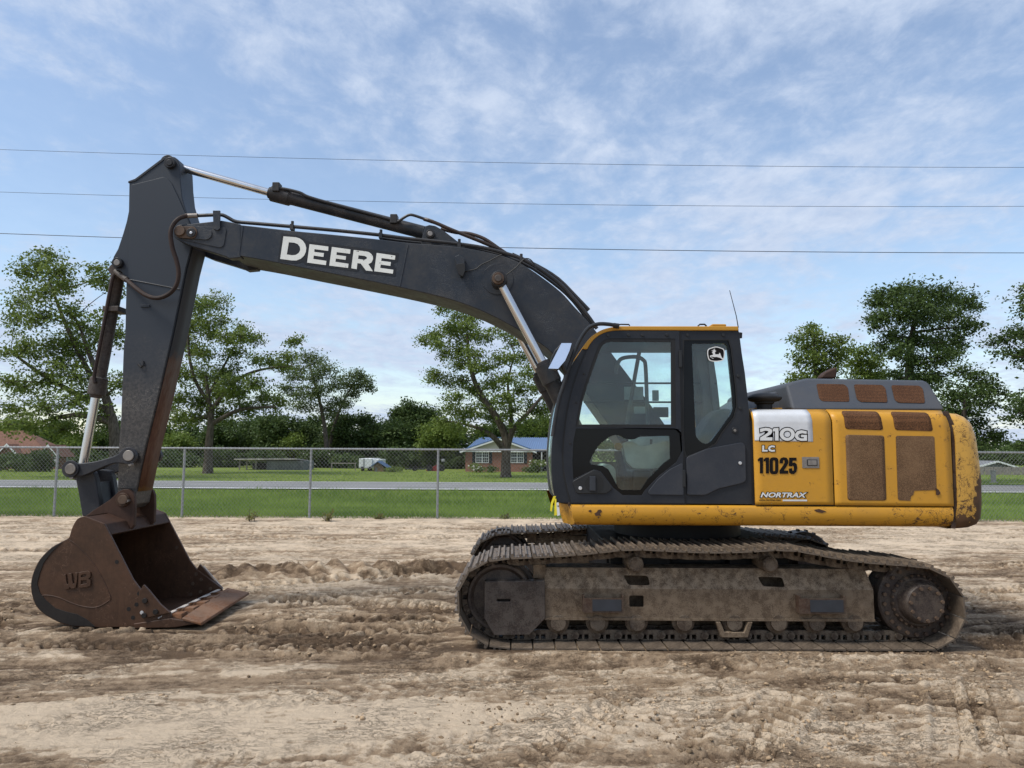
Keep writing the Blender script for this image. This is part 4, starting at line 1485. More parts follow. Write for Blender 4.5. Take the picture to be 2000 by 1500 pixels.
bush('thicket', 'dark hedge behind the grey roofed house at far right', 1965, 892, 70, 22, 96, 18, 'leaf_dark', 76, leaf_len=.28, cat='bush', trunk_r=.06)
bush('thicket', 'dark hedge low behind the counterweight', 1890, 885, 40, 26, 98, 14, 'leaf_dark', 77, leaf_len=.28, cat='bush', trunk_r=.06)


# ------------------------------------------------------------------ buildings beyond the road
def brick_mat():
    t = NT('brick_courses')
    x, y, z = t.xyz()
    cv = t.n.new('ShaderNodeCombineXYZ')
    t.l.new(t.math('ADD', x, t.math('MULTIPLY', y, 0.7)), cv.inputs[0])
    t.l.new(z, cv.inputs[1])
    b = t.n.new('ShaderNodeTexBrick')
    b.inputs['Scale'].default_value = 1.0
    b.inputs['Brick Width'].default_value = 0.22
    b.inputs['Row Height'].default_value = 0.075
    b.inputs['Mortar Size'].default_value = 0.008
    b.inputs['Color1'].default_value = (0.29, 0.098, 0.062, 1)
    b.inputs['Color2'].default_value = (0.165, 0.066, 0.050, 1)
    b.inputs['Mortar'].default_value = (0.36, 0.27, 0.22, 1)
    t.l.new(cv.outputs[0], b.inputs['Vector'])
    c = t.mix(t.ramp(t.noise(2.5, 5, stretch=(1, 1, 2.5)), 0.35, 0.65, 0, 0.5), b.outputs['Color'], (0.30, 0.14, 0.10))
    t.set(Base_Color=c, Roughness=0.9, Specular_IOR_Level=0.2)
    t.bump(b.outputs['Fac'], 0.4, -0.01)
    return t.m


M['bricks'] = brick_mat()


def slab(name, a, b, c, d, th, mat, parent, ribs=0):
    """roof pitch a-b (eave) to d-c (ridge) with thickness, ribs running up the slope"""
    a, b, c, d = map(Vector, (a, b, c, d))
    n = (b - a).cross(d - a).normalized()
    if n.z < 0:
        n = -n
    mb = MB()
    v = [a, b, c, d] + [p + n * th for p in (a, b, c, d)]
    mb.add(v, [(3, 2, 1, 0), (4, 5, 6, 7), (0, 1, 5, 4), (1, 2, 6, 5), (2, 3, 7, 6), (3, 0, 4, 7)])
    for k in range(ribs):
        u = (k + 0.5) / ribs
        p, q = a.lerp(b, u) + n * th, d.lerp(c, u) + n * th
        s = (b - a).normalized() * 0.035
        w = [p - s, p + s, q + s, q - s]
        w += [x + n * 0.05 for x in w]
        mb.add(w, [(4, 5, 6, 7), (0, 1, 5, 4), (1, 2, 6, 5), (2, 3, 7, 6), (3, 0, 4, 7)])
    return fix_normals(mb.build(name, mat, parent, smooth=False))


def window(parent, x0, x1, z0, z1, Y, cols=2, rows_=2, th=0.05):
    mb = MB()
    fw = 0.055
    mb.box((x0, Y - th, z0), (x1, Y, z0 + fw)).box((x0, Y - th, z1 - fw), (x1, Y, z1))
    mb.box((x0, Y - th, z0 + fw), (x0 + fw, Y, z1 - fw)).box((x1 - fw, Y - th, z0 + fw), (x1, Y, z1 - fw))
    cw = (x1 - x0) / cols
    for c in range(1, cols):
        mb.box((x0 + c * cw - 0.045, Y - th, z0 + fw), (x0 + c * cw + 0.045, Y, z1 - fw))
    ch = (z1 - z0) / rows_
    for r in range(1, rows_):
        for c in range(cols):
            mb.box((x0 + c * cw + 0.05, Y - th + 0.004, z0 + r * ch - 0.03), (x0 + (c + 1) * cw - 0.05, Y, z0 + r * ch + 0.03))
    for r in range(rows_):
        for c in range(cols):
            xa, xb, za, zb = x0 + c * cw + .05, x0 + (c + 1) * cw - .05, z0 + r * ch + .03, z0 + (r + 1) * ch - .03
            for k in (1, 2):
                u = xa + (xb - xa) * k / 3
                mb.box((u - .011, Y - th + .008, za), (u + .011, Y - .01, zb))
            mb.box((xa, Y - th + .009, (za + zb) / 2 - .011), (xb, Y - .011, (za + zb) / 2 + .011))
    f = mb.build('window', M['house_white'], parent, smooth=False)
    for r in range(rows_):
        for c in range(cols):
            box('pane', (x0 + c * cw + .05, Y - .012, z0 + r * ch + .03), (x0 + (c + 1) * cw - .05, Y - .002, z0 + (r + 1) * ch - .03), M['pane'], f, bevel=0)
    return f


GZ = -0.40
HY = 72.0
bh = thing('brick_house', 'red brick house with blue metal roof behind the forked pecan', 'house', (P(985, 900, HY).x, HY, GZ))
xl, xr = P(909, 900, HY).x, P(1040, 900, HY).x
ze = P(975, 881, HY).z
xm, za = P(976, 856, HY).x, P(976, 856, HY).z
xfar = P(1150, 900, 75).x
mb = MB()
mb.box((xl, HY, GZ - .1), (xr, HY + 5, ze))
mb.box((xl - .05, HY + 5, GZ - .1), (xfar, HY + 12, ze))
mb.build('wall', M['bricks'], bh, smooth=False)
prism('gable', [(xl - .1, ze + .01), (xr + .1, ze + .01), (xm, za - .06)], HY - .03, HY + .08, M['siding'], bh, bevel=0)
mb = MB()
mb.box((xl - .25, HY - .30, ze - .10), (xr + .25, HY - .02, ze + .03))
for sg, xe in ((-1, xl - .55), (1, xr + .40)):
    zz = ze - .06
    v = [(xe, HY - .42, zz), (xe, HY - .36, zz), (xm, HY - .36, za), (xm, HY - .42, za), (xe, HY - .42, zz - .16), (xe, HY - .36, zz - .16), (xm, HY - .36, za - .16), (xm, HY - .42, za - .16)]
    mb.add(v, [(0, 1, 2, 3), (7, 6, 5, 4), (0, 3, 7, 4), (1, 5, 6, 2), (0, 4, 5, 1), (3, 2, 6, 7)])
fix_normals(mb.build('white_fascia', M['house_white'], bh, smooth=False))
zr = P(1000, 855.5, HY + 8).z
slab('roof', (xl - .6, HY - .4, ze - .05), (xl - .6, HY + 8, ze - .05), (xm, HY + 8, za + .02), (xm, HY - .4, za + .02), .05, M['blue_roof'], bh, 18)
slab('roof', (xr + .45, HY - .4, ze - .05), (xr + .45, HY + 8, ze - .05), (xm, HY + 8, za + .02), (xm, HY - .4, za + .02), .05, M['blue_roof'], bh, 18)
slab('roof', (xl - .4, HY + 3.6, ze - .02), (xfar, HY + 3.6, ze - .02), (xfar, HY + 8, zr), (xl + 1.0, HY + 8, zr), .05, M['blue_roof'], bh, 52)
slab('roof', (xl - .4, HY + 12.4, ze - .02), (xfar, HY + 12.4, ze - .02), (xfar, HY + 8, zr), (xl + 1.0, HY + 8, zr), .05, M['blue_roof'], bh, 0)
for (a, b) in ((929, 954.7), (997.3, 1022.8)):
    x0, x1 = P(a, 890, HY).x, P(b, 890, HY).x
    z1, z0 = P((a + b) / 2, 882.5, HY).z, P((a + b) / 2, 904.2, HY).z
    window(bh, x0, x1, z0, z1, HY - .01)
    for s0, s1 in ((x0 - .33, x0 - .04), (x1 + .04, x1 + .33)):
        mb = MB().box((s0, HY - .05, z0 - .05), (s1, HY - .005, z1 + .02))
        for k in range(10):
            zz = z0 + (z1 - z0) * (k + .5) / 10
            mb.box((s0 + .03, HY - .062, zz - .02), (s1 - .03, HY - .045, zz + .02))
        mb.build('shutter', M['shutter'], bh, smooth=False)
# porch right of the gable: dark sheet coloured as shade, with white posts
xp = P(1085, 900, HY + 3.6).x
box('porch_shade_sheet', (xr + .02, HY + 4.92, GZ), (xp + 4, HY + 4.985, ze - .1), M['porch'], bh, bevel=0)
for px_ in (1058, 1071.5):
    x = P(px_, 900, HY + 3.7).x
    box('porch_post', (x - .06, HY + 3.64, GZ), (x + .06, HY + 3.78, ze - .06), M['house_white'], bh, bevel=0)

# brown roofed house at the left edge
LY = 74.0
lh = thing('bungalow', 'grey green bungalow with brown shingle roof at the left edge', 'house', (P(30, 900, LY).x, LY, GZ))
q = lambda x, y, Y=LY: P(x, y, Y)
xa, xb = q(-130, 890).x, q(96, 890).x
zl = q(40, 886).z
mb = MB().box((xa, LY, GZ - .1), (xb, LY + 3.2, zl))
mb.build('wall', M['house_wall'] if 'house_wall' in M else simple('sage_siding', (0.27, 0.30, 0.27), 0.8), lh, smooth=False)
r0_, r1_ = q(-110, 842, LY + 1.6), q(50, 842, LY + 1.6)
slab('roof', (xa - .4, LY - .4, zl - .05), (xb + .3, LY - .4, zl - .05), tuple(r1_), tuple(r0_), .08, M['brown_roof'], lh)
slab('roof', (xb + .3, LY - .4, zl - .05), (xb + .3, LY + 3.6, zl - .05), (r1_.x, LY + 1.6, r1_.z), (r1_.x, LY + 1.6, r1_.z + .001), .08, M['brown_roof'], lh)
slab('roof', (xa - .4, LY + 3.6, zl - .05), (xb + .3, LY + 3.6, zl - .05), tuple(r1_), tuple(r0_), .08, M['brown_roof'], lh)
sage = lh.children[0].data.materials[0]
for (cx, half, ya, yb) in ((14.5, 18, 868.5, 886), (95, 17, 870, 890)):
    a, b, c = q(cx - half, yb, LY - 1.2), q(cx + half, yb, LY - 1.2), q(cx, ya, LY - 1.2)
    prism('porch_gable', [(a.x, GZ), (b.x, GZ), (b.x, b.z), (c.x, c.z), (a.x, a.z)], LY - 1.2, LY + .3, sage, lh, bevel=0)
    for e in (a, b):
        d = (c - e).normalized() * .25
        e2 = e - d
        slab('porch_roof', (e2.x, LY - 1.30, e2.z + .02), (e2.x, LY + 1.5, e2.z + .02), (c.x, LY + 1.5, c.z + .04), (c.x, LY - 1.30, c.z + .04), .06, M['brown_roof'], lh)
        mb = MB()
        mb.add([(e2.x, LY - 1.36, e2.z - .08), (e2.x, LY - 1.31, e2.z - .08), (c.x, LY - 1.31, c.z - .08), (c.x, LY - 1.36, c.z - .08), (e2.x, LY - 1.36, e2.z + .08), (e2.x, LY - 1.31, e2.z + .08), (c.x, LY - 1.31, c.z + .11), (c.x, LY - 1.36, c.z + .11)],
               [(3, 2, 1, 0), (4, 5, 6, 7), (0, 1, 5, 4), (1, 2, 6, 5), (2, 3, 7, 6), (3, 0, 4, 7)])
        fix_normals(mb.build('gable_trim', M['house_white'], lh, smooth=False))
window(lh, q(104, 895, LY - 1.2).x, q(110, 895, LY - 1.2).x, q(104, 905, LY - 1.2).z, q(104, 893, LY - 1.2).z, LY - 1.21, 1, 2)

# grey roofed house and board fence at the right edge
RY = 82.0
rh = thing('slate_house', 'slate grey house with white gable trim behind the board fence', 'house', (P(1960, 900, RY).x, RY, GZ))
a, b, c = P(1905, 910, RY), P(1985, 912, RY), P(1944, 901, RY)
prism('gable', [(a.x + .2, GZ), (b.x - .2, GZ), (b.x - .2, a.z - .2), (c.x, c.z - .15), (a.x + .2, a.z - .2)], RY, RY + 7, M['blue_grey_wall'], rh, bevel=0)
for e in (a, b):
    slab('roof', (e.x, RY - .4, e.z - .08), (e.x, RY + 8, e.z - .08), (c.x, RY + 8, c.z), (c.x, RY - .4, c.z), .06, M['grey_roof'], rh)
    mb = MB()
    mb.add([(e.x, RY - .5, e.z - .2), (e.x, RY - .41, e.z - .2), (c.x, RY - .41, c.z - .12), (c.x, RY - .5, c.z - .12), (e.x, RY - .5, e.z), (e.x, RY - .41, e.z), (c.x, RY - .41, c.z + .07), (c.x, RY - .5, c.z + .07)],
           [(3, 2, 1, 0), (4, 5, 6, 7), (0, 1, 5, 4), (1, 2, 6, 5), (2, 3, 7, 6), (3, 0, 4, 7)])
    fix_normals(mb.build('gable_trim', M['house_white'], rh, smooth=False))
d = P(1870, 901, RY + 5)
slab('roof', (d.x, RY + 1.5, a.z - .1), (c.x, RY + 1.5, a.z - .1), (c.x, RY + 5.5, c.z - .02), (d.x, RY + 5.5, c.z - .02), .06, M['grey_roof'], rh)
box('wall', (d.x, RY + 2, GZ), (a.x + .2, RY + 9, a.z - .1), M['blue_grey_wall'], rh, bevel=0)

BY = 70.0
bf = thing('board_fence', 'weathered grey board fence at the far right', 'fence', (P(1960, 930, BY).x, BY, GZ))
for k in range(9):
    x0 = P(1871 + k * 17.7, 920, BY).x
    x1 = P(1871 + (k + 1) * 17.7, 920, BY).x
    zt = P(1940 + k, 911.5, BY).z
    nb = 5
    mb = MB()
    for j in range(nb):
        bx0 = x0 + (x1 - x0 - .06) * j / nb
        bx1 = x0 + (x1 - x0 - .06) * (j + 1) / nb - .015
        mb.box((bx0, BY - .01 * ((j * 7 + k) % 3), GZ), (bx1, BY + .03, zt - .03 * ((j + k) % 2)))
    mb.box((x0, BY + .032, GZ + .3), (x1 - .06, BY + .09, GZ + .4)).box((x0, BY + .032, zt - .35), (x1 - .06, BY + .09, zt - .25))
    mb.build('board_panel', M['timber'], bf, smooth=False)
mp = P(1940, 930, 50)
mbx = thing('marker_post', 'pale concrete post on the verge before the board fence', 'post', (mp.x, 50, GZ))
box('shaft', (mp.x - .12, 49.88, -.4), (mp.x + .12, 50.12, P(1940, 920, 50).z), M['concrete'], mbx, bevel=.02)
box('foot', (mp.x - .2, 49.8, -.42), (mp.x + .2, 50.2, -.28), M['concrete'], mbx, bevel=.02)
box('cap', (mp.x - .16, 49.84, P(1940, 920, 50).z + .001), (mp.x + .16, 50.16, P(1940, 918.5, 50).z), M['concrete'], mbx, bevel=.02)

# open tin shed
SY = 74.0
sh = thing('tin_shed', 'low grey tin shed with open left bay under the trees', 'shed', (P(530, 920, SY).x, SY, GZ))
sx0, sxm, sx1 = P(466, 900, SY).x, P(521, 900, SY).x, P(591, 900, SY).x
sz = P(530, 900, SY).z
mb = MB()
nC = 26
for k in range(nC):
    xa_, xb_ = sxm + (sx1 - sxm) * k / nC, sxm + (sx1 - sxm) * (k + 1) / nC
    mb.box((xa_, SY - (.03 if k % 2 else 0), GZ), (xb_, SY + .05, sz))
mb.build('wall', M['shed'], sh, smooth=False)
box('wall', (sx1 + .003, SY, GZ), (sx1 + .06, SY + 4, sz), M['shed'], sh, bevel=0)
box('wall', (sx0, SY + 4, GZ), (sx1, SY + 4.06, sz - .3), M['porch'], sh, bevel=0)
slab('roof', (sx0 - .3, SY - .5, sz + .10), (P(582, 900, SY).x, SY - .5, sz + .16), (P(582, 900, SY).x, SY + 4.3, sz - .1), (sx0 - .3, SY + 4.3, sz - .12), .07, M['shed_roof'], sh, 24)
for px_ in (468, 482, 500):
    x = P(px_, 910, SY).x
    box('post', (x - .06, SY - .06, GZ), (x + .06, SY + .06, sz + .06), M['timber'], sh, bevel=0)

# metal frame (goal-like), trailer, hut, red machine
FY = 73.0
fr = thing('metal_frame', 'rusty rectangular pipe frame standing on the lawn left of the white trailer', 'frame', (P(670, 920, FY).x, FY, GZ))
fa, fb, ft = P(648, 905, FY).x, P(694, 905, FY).x, P(670, 905, FY).z
for x in (fa, P(654, 905, FY + 1.2).x, fb):
    cyl('upright', (x, FY, GZ), (x, FY, ft), .045, M['timber'], fr, seg=8)
cyl('crossbar', (fa - .05, FY, ft), (fb + .05, FY, ft), .045, M['timber'], fr, seg=8)

TY = 72.0
tr = thing('box_trailer', 'white box trailer parked under the trees beside the small hut', 'trailer', (P(715, 922, TY).x, TY, GZ))
tx0, tx1, tx2 = P(701, 900, TY).x, P(727, 900, TY).x, P(737, 900, TY).x
tz0, tz1, tzm = P(715, 921, TY).z, P(715, 895.5, TY).z, P(715, 914, TY).z
box('body', (tx0, TY, tzm + .02), (tx1, TY + 4.5, tz1), M['house_white'], tr, bevel=.04)
box('door_gap', (P(709.3, 900, TY).x, TY - .012, tzm + .05), (P(712.5, 900, TY).x, TY - .002, tz1 - .03), M['galv'], tr, bevel=0)
v = [(tx1 + .01, TY, tzm + .02), (tx2, TY + 1.2, tzm + .02), (tx2, TY + 1.2, tz1 - .12), (tx1 + .01, TY, tz1)]
prism('tailgate', [(tx0, GZ + .28), (tx1 + .2, GZ + .28), (tx1 + .2, tzm), (tx0, tzm)], TY - .05, TY + .3, M['galv'], tr, bevel=0)
box('side', (tx1 + .012, TY + .1, tzm + .05), (tx2 + .1, TY + 4.2, tz1 - .10), M['house_white'], tr, bevel=.04)
for x in (tx0 + .35, tx1 - .2):
    cyl('wheel', (x - .12, TY + .25, GZ + .30), (x + .12, TY + .25, GZ + .30), .30, M['rubber'], tr, seg=16)
cyl('wheel', (tx0 + .5, TY + 2.2, GZ + .3), (tx0 + .7, TY + 2.2, GZ + .3), .3, M['rubber'], tr, seg=16)

UY = 70.0
hu = thing('small_hut', 'small wooden hut with blue metal roof beside the trailer', 'hut', (P(742, 922, UY).x, UY, GZ))
a, b, c = P(724.5, 911, UY), P(752, 912, UY), P(738.5, 902, UY)
prism('wall', [(a.x + .25, GZ), (b.x - .15, GZ), (b.x - .15, b.z), (c.x, c.z - .1), (a.x + .25, a.z)], UY, UY + 1.7, M['plywood'], hu, bevel=0)
slab('roof', (a.x, UY - .2, a.z - .03), (a.x, UY + 1.9, a.z - .03), (c.x, UY + 1.9, c.z), (c.x, UY - .2, c.z), .04, M['blue_roof'], hu, 5)
e = P(761, 911.5, UY + 1.9)
slab('roof', (b.x + .3, UY - .2, b.z - .12), (b.x + .3, UY + 1.9, b.z - .12), (c.x, UY + 1.9, c.z), (c.x, UY - .2, c.z), .04, M['blue_roof'], hu, 5)
box('door', (P(733, 915, UY).x, UY - .03, GZ), (P(737, 915, UY).x, UY - .003, P(735, 913, UY).z), M['shed'], hu, bevel=0)
bush('garden_bush', 'low rounded green bush right of the small hut', 768, 918, 20, 6, 69, 10, 'leaf', 81, leaf_len=.16, cat='bush', trunk_r=.04)

EY = 73.0
tc = thing('red_tractor', 'red garden tractor with dark trailer beside the fence post left of the house', 'tractor', (P(845, 922, EY).x, EY, GZ))
e0, e1 = P(832, 912, EY).x, P(862, 912, EY).x
z_ = lambda y: P(845, y, EY).z
prism('hood', rounded([(e0, z_(921)), (e0 + .1, z_(913)), (e0 + .8, z_(911.5)), (e0 + .9, z_(910)), (e1 - .3, z_(905)), (e1 - .15, z_(921))], .08), EY, EY + .8, M['red_paint'], tc, bevel=.03)
box('seat', (e1 - .25, EY + .1, z_(918)), (e1 + .1, EY + .7, z_(908)), M['trim'], tc, bevel=.04)
box('canopy', (P(862, 900, EY).x, EY, z_(901.5)), (P(868, 900, EY).x, EY + .8, z_(896.5)), M['galv'], tc, bevel=.03)
cyl('canopy_post', (P(866, 900, EY).x, EY + .4, z_(918)), (P(865, 900, EY).x, EY + .4, z_(901)), .03, M['trim'], tc, seg=8)
for x in (e0 + .35, e1 + .05):
    cyl('wheel', (x, EY - .14, GZ + .32), (x, EY + .10, GZ + .32), .32, M['rubber'], tc, seg=18)
t0_, t1_ = P(791, 915, EY).x, P(829, 915, EY).x
mb = MB().box((t0_, EY, z_(917.5)), (t1_, EY + 1.2, z_(915.5)))
for k in range(5):
    x = t0_ + (t1_ - t0_) * k / 4
    mb.box((x - .03, EY, z_(915.5) + .001), (x + .03, EY + .05, z_(911)))
mb.build('trailer_bed', M['trim'], tc, smooth=False)
cyl('trailer_wheel', (t0_ + 1.0, EY - .1, GZ + .25), (t0_ + 1.0, EY + .08, GZ + .25), .25, M['rubber'], tc, seg=14)


# ------------------------------------------------------------------ the excavator
YS, SHOE_W, GAUGE = 6.26, 0.70, 2.39
YC = YS + SHOE_W / 2 + GAUGE / 2          # machine centre line
YB = 6.47                                 # near face of the upper body
ex = thing('excavator', 'yellow and charcoal crawler excavator standing on the mud with its bucket down', 'excavator', (1.75, YC, 0.0))


def proj(X, Y, Zz):
    d = CAM_M.transposed() @ Vector((X, Y, Zz - CAM_H))
    return 1000 + F_PX * d.x / -d.z, 750 - F_PX * d.y / -d.z


def disc(name, px, Y0, Y1, r, mat, parent, bev=0.006, seg=28, yref=None):
    c = P(px[0], px[1], Y0 if yref is None else yref)
    return cyl(name, (c.x, Y1, c.z), (c.x, Y0, c.z), r, mat, parent, seg=seg, bevel=bev)


def text_mesh(body, size_off=0.0, shear=0.0):
    cu = bpy.data.curves.new('txt', 'FONT')
    cu.body = body
    cu.size = 1.0
    cu.offset = size_off
    cu.shear = shear
    cu.resolution_u = 4
    ob = bpy.data.objects.new('txt', cu)
    COL.objects.link(ob)
    dg = bpy.context.evaluated_depsgraph_get()
    dg.update()
    me = bpy.data.meshes.new_from_object(ob.evaluated_get(dg))
    v = [tuple(p.co) for p in me.vertices]
    f = [tuple(p.vertices) for p in me.polygons]
    bpy.data.objects.remove(ob)
    bpy.data.curves.remove(cu)
    bpy.data.meshes.remove(me)
    return v, f


def lettering(name, body, px0, px1, Y, mat, parent, off=0.02, shear=0.0, grow=0.0, dy=0.0):
    """flat letters fitted between two photograph corners on the plane Y, standing 1.5 mm proud"""
    v, f = text_mesh(body, off, shear)
    b = text_mesh(body, 0.0, shear)[0] if grow else v
    xs_, ys_ = [p[0] for p in b], [p[1] for p in b]
    x0, x1, y0, y1 = min(xs_), max(xs_), min(ys_), max(ys_)
    a, c = P(px0[0], px0[1], Y), P(px1[0], px1[1], Y)
    w = [((p[0] - x0) / (x1 - x0) * (c.x - a.x) + a.x, Y - dy, (p[1] - y0) / (y1 - y0) * (a.z - c.z) + c.z) for p in v]
    o = mk(name, w, f, mat, parent)
    m = o.modifiers.new('thick', 'SOLIDIFY')
    m.thickness = 0.0015
    return o


# ---- crawlers -----------------------------------------------------------------
TRK = [(975, 1093), (1057, 1089), (1143, 1083), (1230, 1074), (1319, 1077.5), (1400, 1080), (1488, 1077), (1536, 1074), (1580, 1081), (1663, 1096), (1750, 1104), (1796, 1107),
       (1838, 1117), (1868, 1142), (1886, 1178), (1885, 1210), (1870, 1243), (1844, 1264), (1800, 1269), (1600, 1268.6), (1400, 1268), (1200, 1267.5), (1010, 1267), (965, 1264),
       (926, 1247), (900, 1210), (893, 1170), (904, 1132), (932, 1105)]
trk = [P(x, y, YS) for x, y in TRK]
trk = [(p.x, p.z) for p in trk]
NSHOE = 50


def resample(path, n):
    p = np.array(smoothline(path, 10, closed=True))
    q = np.vstack([p, p[:1]])
    d = np.concatenate([[0], np.cumsum(np.linalg.norm(np.diff(q, axis=0), axis=1))])
    t = np.linspace(0, d[-1], n, endpoint=False)
    f = lambda s: np.stack([np.interp(s % d[-1], d, q[:, 0]), np.interp(s % d[-1], d, q[:, 1])], 1)
    step_ = d[-1] / n
    a, b = f(t - step_ * .5), f(t + step_ * .5)
    return (a + b) / 2, (b - a) / np.linalg.norm(b - a, axis=1)[:, None], step_


def shoe_mesh(pitch):
    mb = MB()
    h = pitch / 2
    # plate with a bent leading edge, three grousers
    prof = [(-h + .008, -.005), (h - .008, -.005), (h - .008, .009), (-h + .008, .009)]
    v = [(x, 0, z) for x, z in prof] + [(x, SHOE_W, z) for x, z in prof]
    n = len(prof)
    mb.add(v, [tuple(range(n)), tuple(range(2 * n - 1, n - 1, -1))] + [((i + 1) % n, i, i + n, (i + 1) % n + n) for i in range(n)])
    for gx, gh, gw in ((-h + .018, .038, .016), (-.005, .033, .012), (h - .052, .033, .012)):
        g = [(gx - gw, .004), (gx + gw, .004), (gx + gw * .6, gh), (gx - gw * .6, gh)]
        v = [(x, 0.006, z) for x, z in g] + [(x, SHOE_W - 0.006, z) for x, z in g]
        mb.add(v, [(0, 1, 2, 3), (7, 6, 5, 4), (1, 0, 4, 5), (2, 1, 5, 6), (3, 2, 6, 7), (0, 3, 7, 4)])
    # mud caked between the grousers
    for gx in (-h / 2, h * .35):
        for k in range(6):
            y = SHOE_W * (k + .5) / 6
            w = .018 + .008 * ((k * 5) % 3)
            mb.add([(gx - w, y - .05, .012), (gx + w, y - .05, .012), (gx + w, y + .05, .012), (gx - w, y + .05, .012), (gx, y, .022)], [(0, 1, 4), (1, 2, 4), (2, 3, 4), (3, 0, 4)])
    return mb


def link_mesh(pitch):
    mb = MB()
    h = pitch / 2
    ol = [(-h - .03, -.060), (-h - .012, -.092), (-h * .3, -.098), (h * .55, -.098), (h * .95, -.088), (h + .025, -.062), (h + .02, -.030), (h * .72, -.010), (-h * .72, -.010), (-h - .022, -.030)]
    hol = [[(-.022, -.060), (.016, -.060), (.016, -.016), (-.022, -.016)], [(.036, -.060), (.070, -.060), (.070, -.018), (.036, -.018)]]
    for y0, y1 in ((SHOE_W / 2 - .105, SHOE_W / 2 - .07), (SHOE_W / 2 + .07, SHOE_W / 2 + .105)):
        mb.prism(ol, y0, y1, hol)
    for y0, y1 in ((SHOE_W / 2 - .118, SHOE_W / 2 + .118),):
        mb.cyl((-h, y0 - .008, -.056), (-h, y1 + .008, -.056), .032, seg=14)
    return mb


def crawler(name_far, y0, path, frame_obj):
    c, t, pitch = resample(path, NSHOE)
    sh0 = shoe_mesh(pitch).build('track_shoe', M['shoe'], frame_obj, smooth=False, bevel=0)
    ln0 = link_mesh(pitch).build('track_link', M['link'], frame_obj, smooth=False)
    for i in range(NSHOE):
        T, N = t[i], (-t[i][1], t[i][0])
        mat = Matrix(((T[0], 0, N[0], c[i][0]), (0, 1, 0, y0), (T[1], 0, N[1], c[i][1]), (0, 0, 0, 1)))
        for o in (sh0, ln0):
            if i == 0:
                o.matrix_basis = mat
            else:
                copy_obj(o, frame_obj, mat)
    return pitch


def track_frame(y0, near):
    """frame of one crawler; y0 is the near edge of its shoes"""
    dyf = 0 if near else GAUGE
    Yf = 6.43
    X0, X1 = P(1064, 1160, Yf).x, P(1706, 1160, Yf).x
    zb, zk, zt = P(1400, 1207, Yf).z, P(1400, 1151, Yf).z, P(1400, 1110, Yf + .10).z
    up = lambda z: Yf + max(0, z - zk) / (zt - zk) * .10

    def face(outer, holes):
        o2 = outer if poly_area(outer) > 0 else outer[::-1]
        loops = [o2] + [h if poly_area(h) < 0 else h[::-1] for h in holes]
        flat = [p for l in loops for p in l]
        tris = tessellate_polygon([[Vector((x, z, 0)) for x, z in l] for l in loops])
        f = []
        for a, b, c in tris:
            ar = (flat[b][0] - flat[a][0]) * (flat[c][1] - flat[a][1]) - (flat[c][0] - flat[a][0]) * (flat[b][1] - flat[a][1])
            f.append((a, b, c) if ar > 0 else (c, b, a))
        return [(x, up(z) + dyf, z) for x, z in flat], f
    slot = lambda a, b, c, d: rounded(PX([(a, c), (b, c + 1), (b + 2, d), (a + 8, d - 1)], Yf + .05), .02, 3)
    sq = rounded(PX([(1229, 1163), (1257, 1163), (1257, 1185), (1229, 1185)], Yf), .012, 3)
    v1, f1 = face([(X0, zb), (X1, zb), (X1, zk), (X0, zk)], [sq] if near else [])
    v2, f2 = face([(X0, zk), (X1, zk), (X1 - .02, zt), (X0, zt)], [slot(1218, 1266, 1124, 1142), slot(1480, 1528, 1127, 1145)] if near else [])
    mb = MB().add(v1, f1).add(v2, f2)
    # top, bottom flange, rear web and ends
    mb.box((X0, Yf + .101 + dyf, zt - .02), (X1 - .02, Yf + .36 + dyf, zt))
    mb.box((X0, Yf - .012 + dyf, zb - .022), (X1, Yf + .36 + dyf, zb - .001))
    mb.box((X0, Yf + .24 + dyf, zb), (X1, Yf + .36 + dyf, zt - .021))
    mb.box((X0 - .05, Yf + .30 + dyf, .13), (X1 + .05, Yf + .34 + dyf, zb - .023))  # added plate hiding the bright ground behind, keeps roller gaps dark
    mb.box((X0 - .001, Yf + .002 + dyf, zb), (X0 + .02, Yf + .24 + dyf, zk))
    mb.box((X1 - .02, Yf + .002 + dyf, zb), (X1 + .001, Yf + .24 + dyf, zk))
    fo = mb.build('track_frame', M['frame'], ex, smooth=False)
    return fo, X0, X1, zb, zk, zt, Yf + dyf


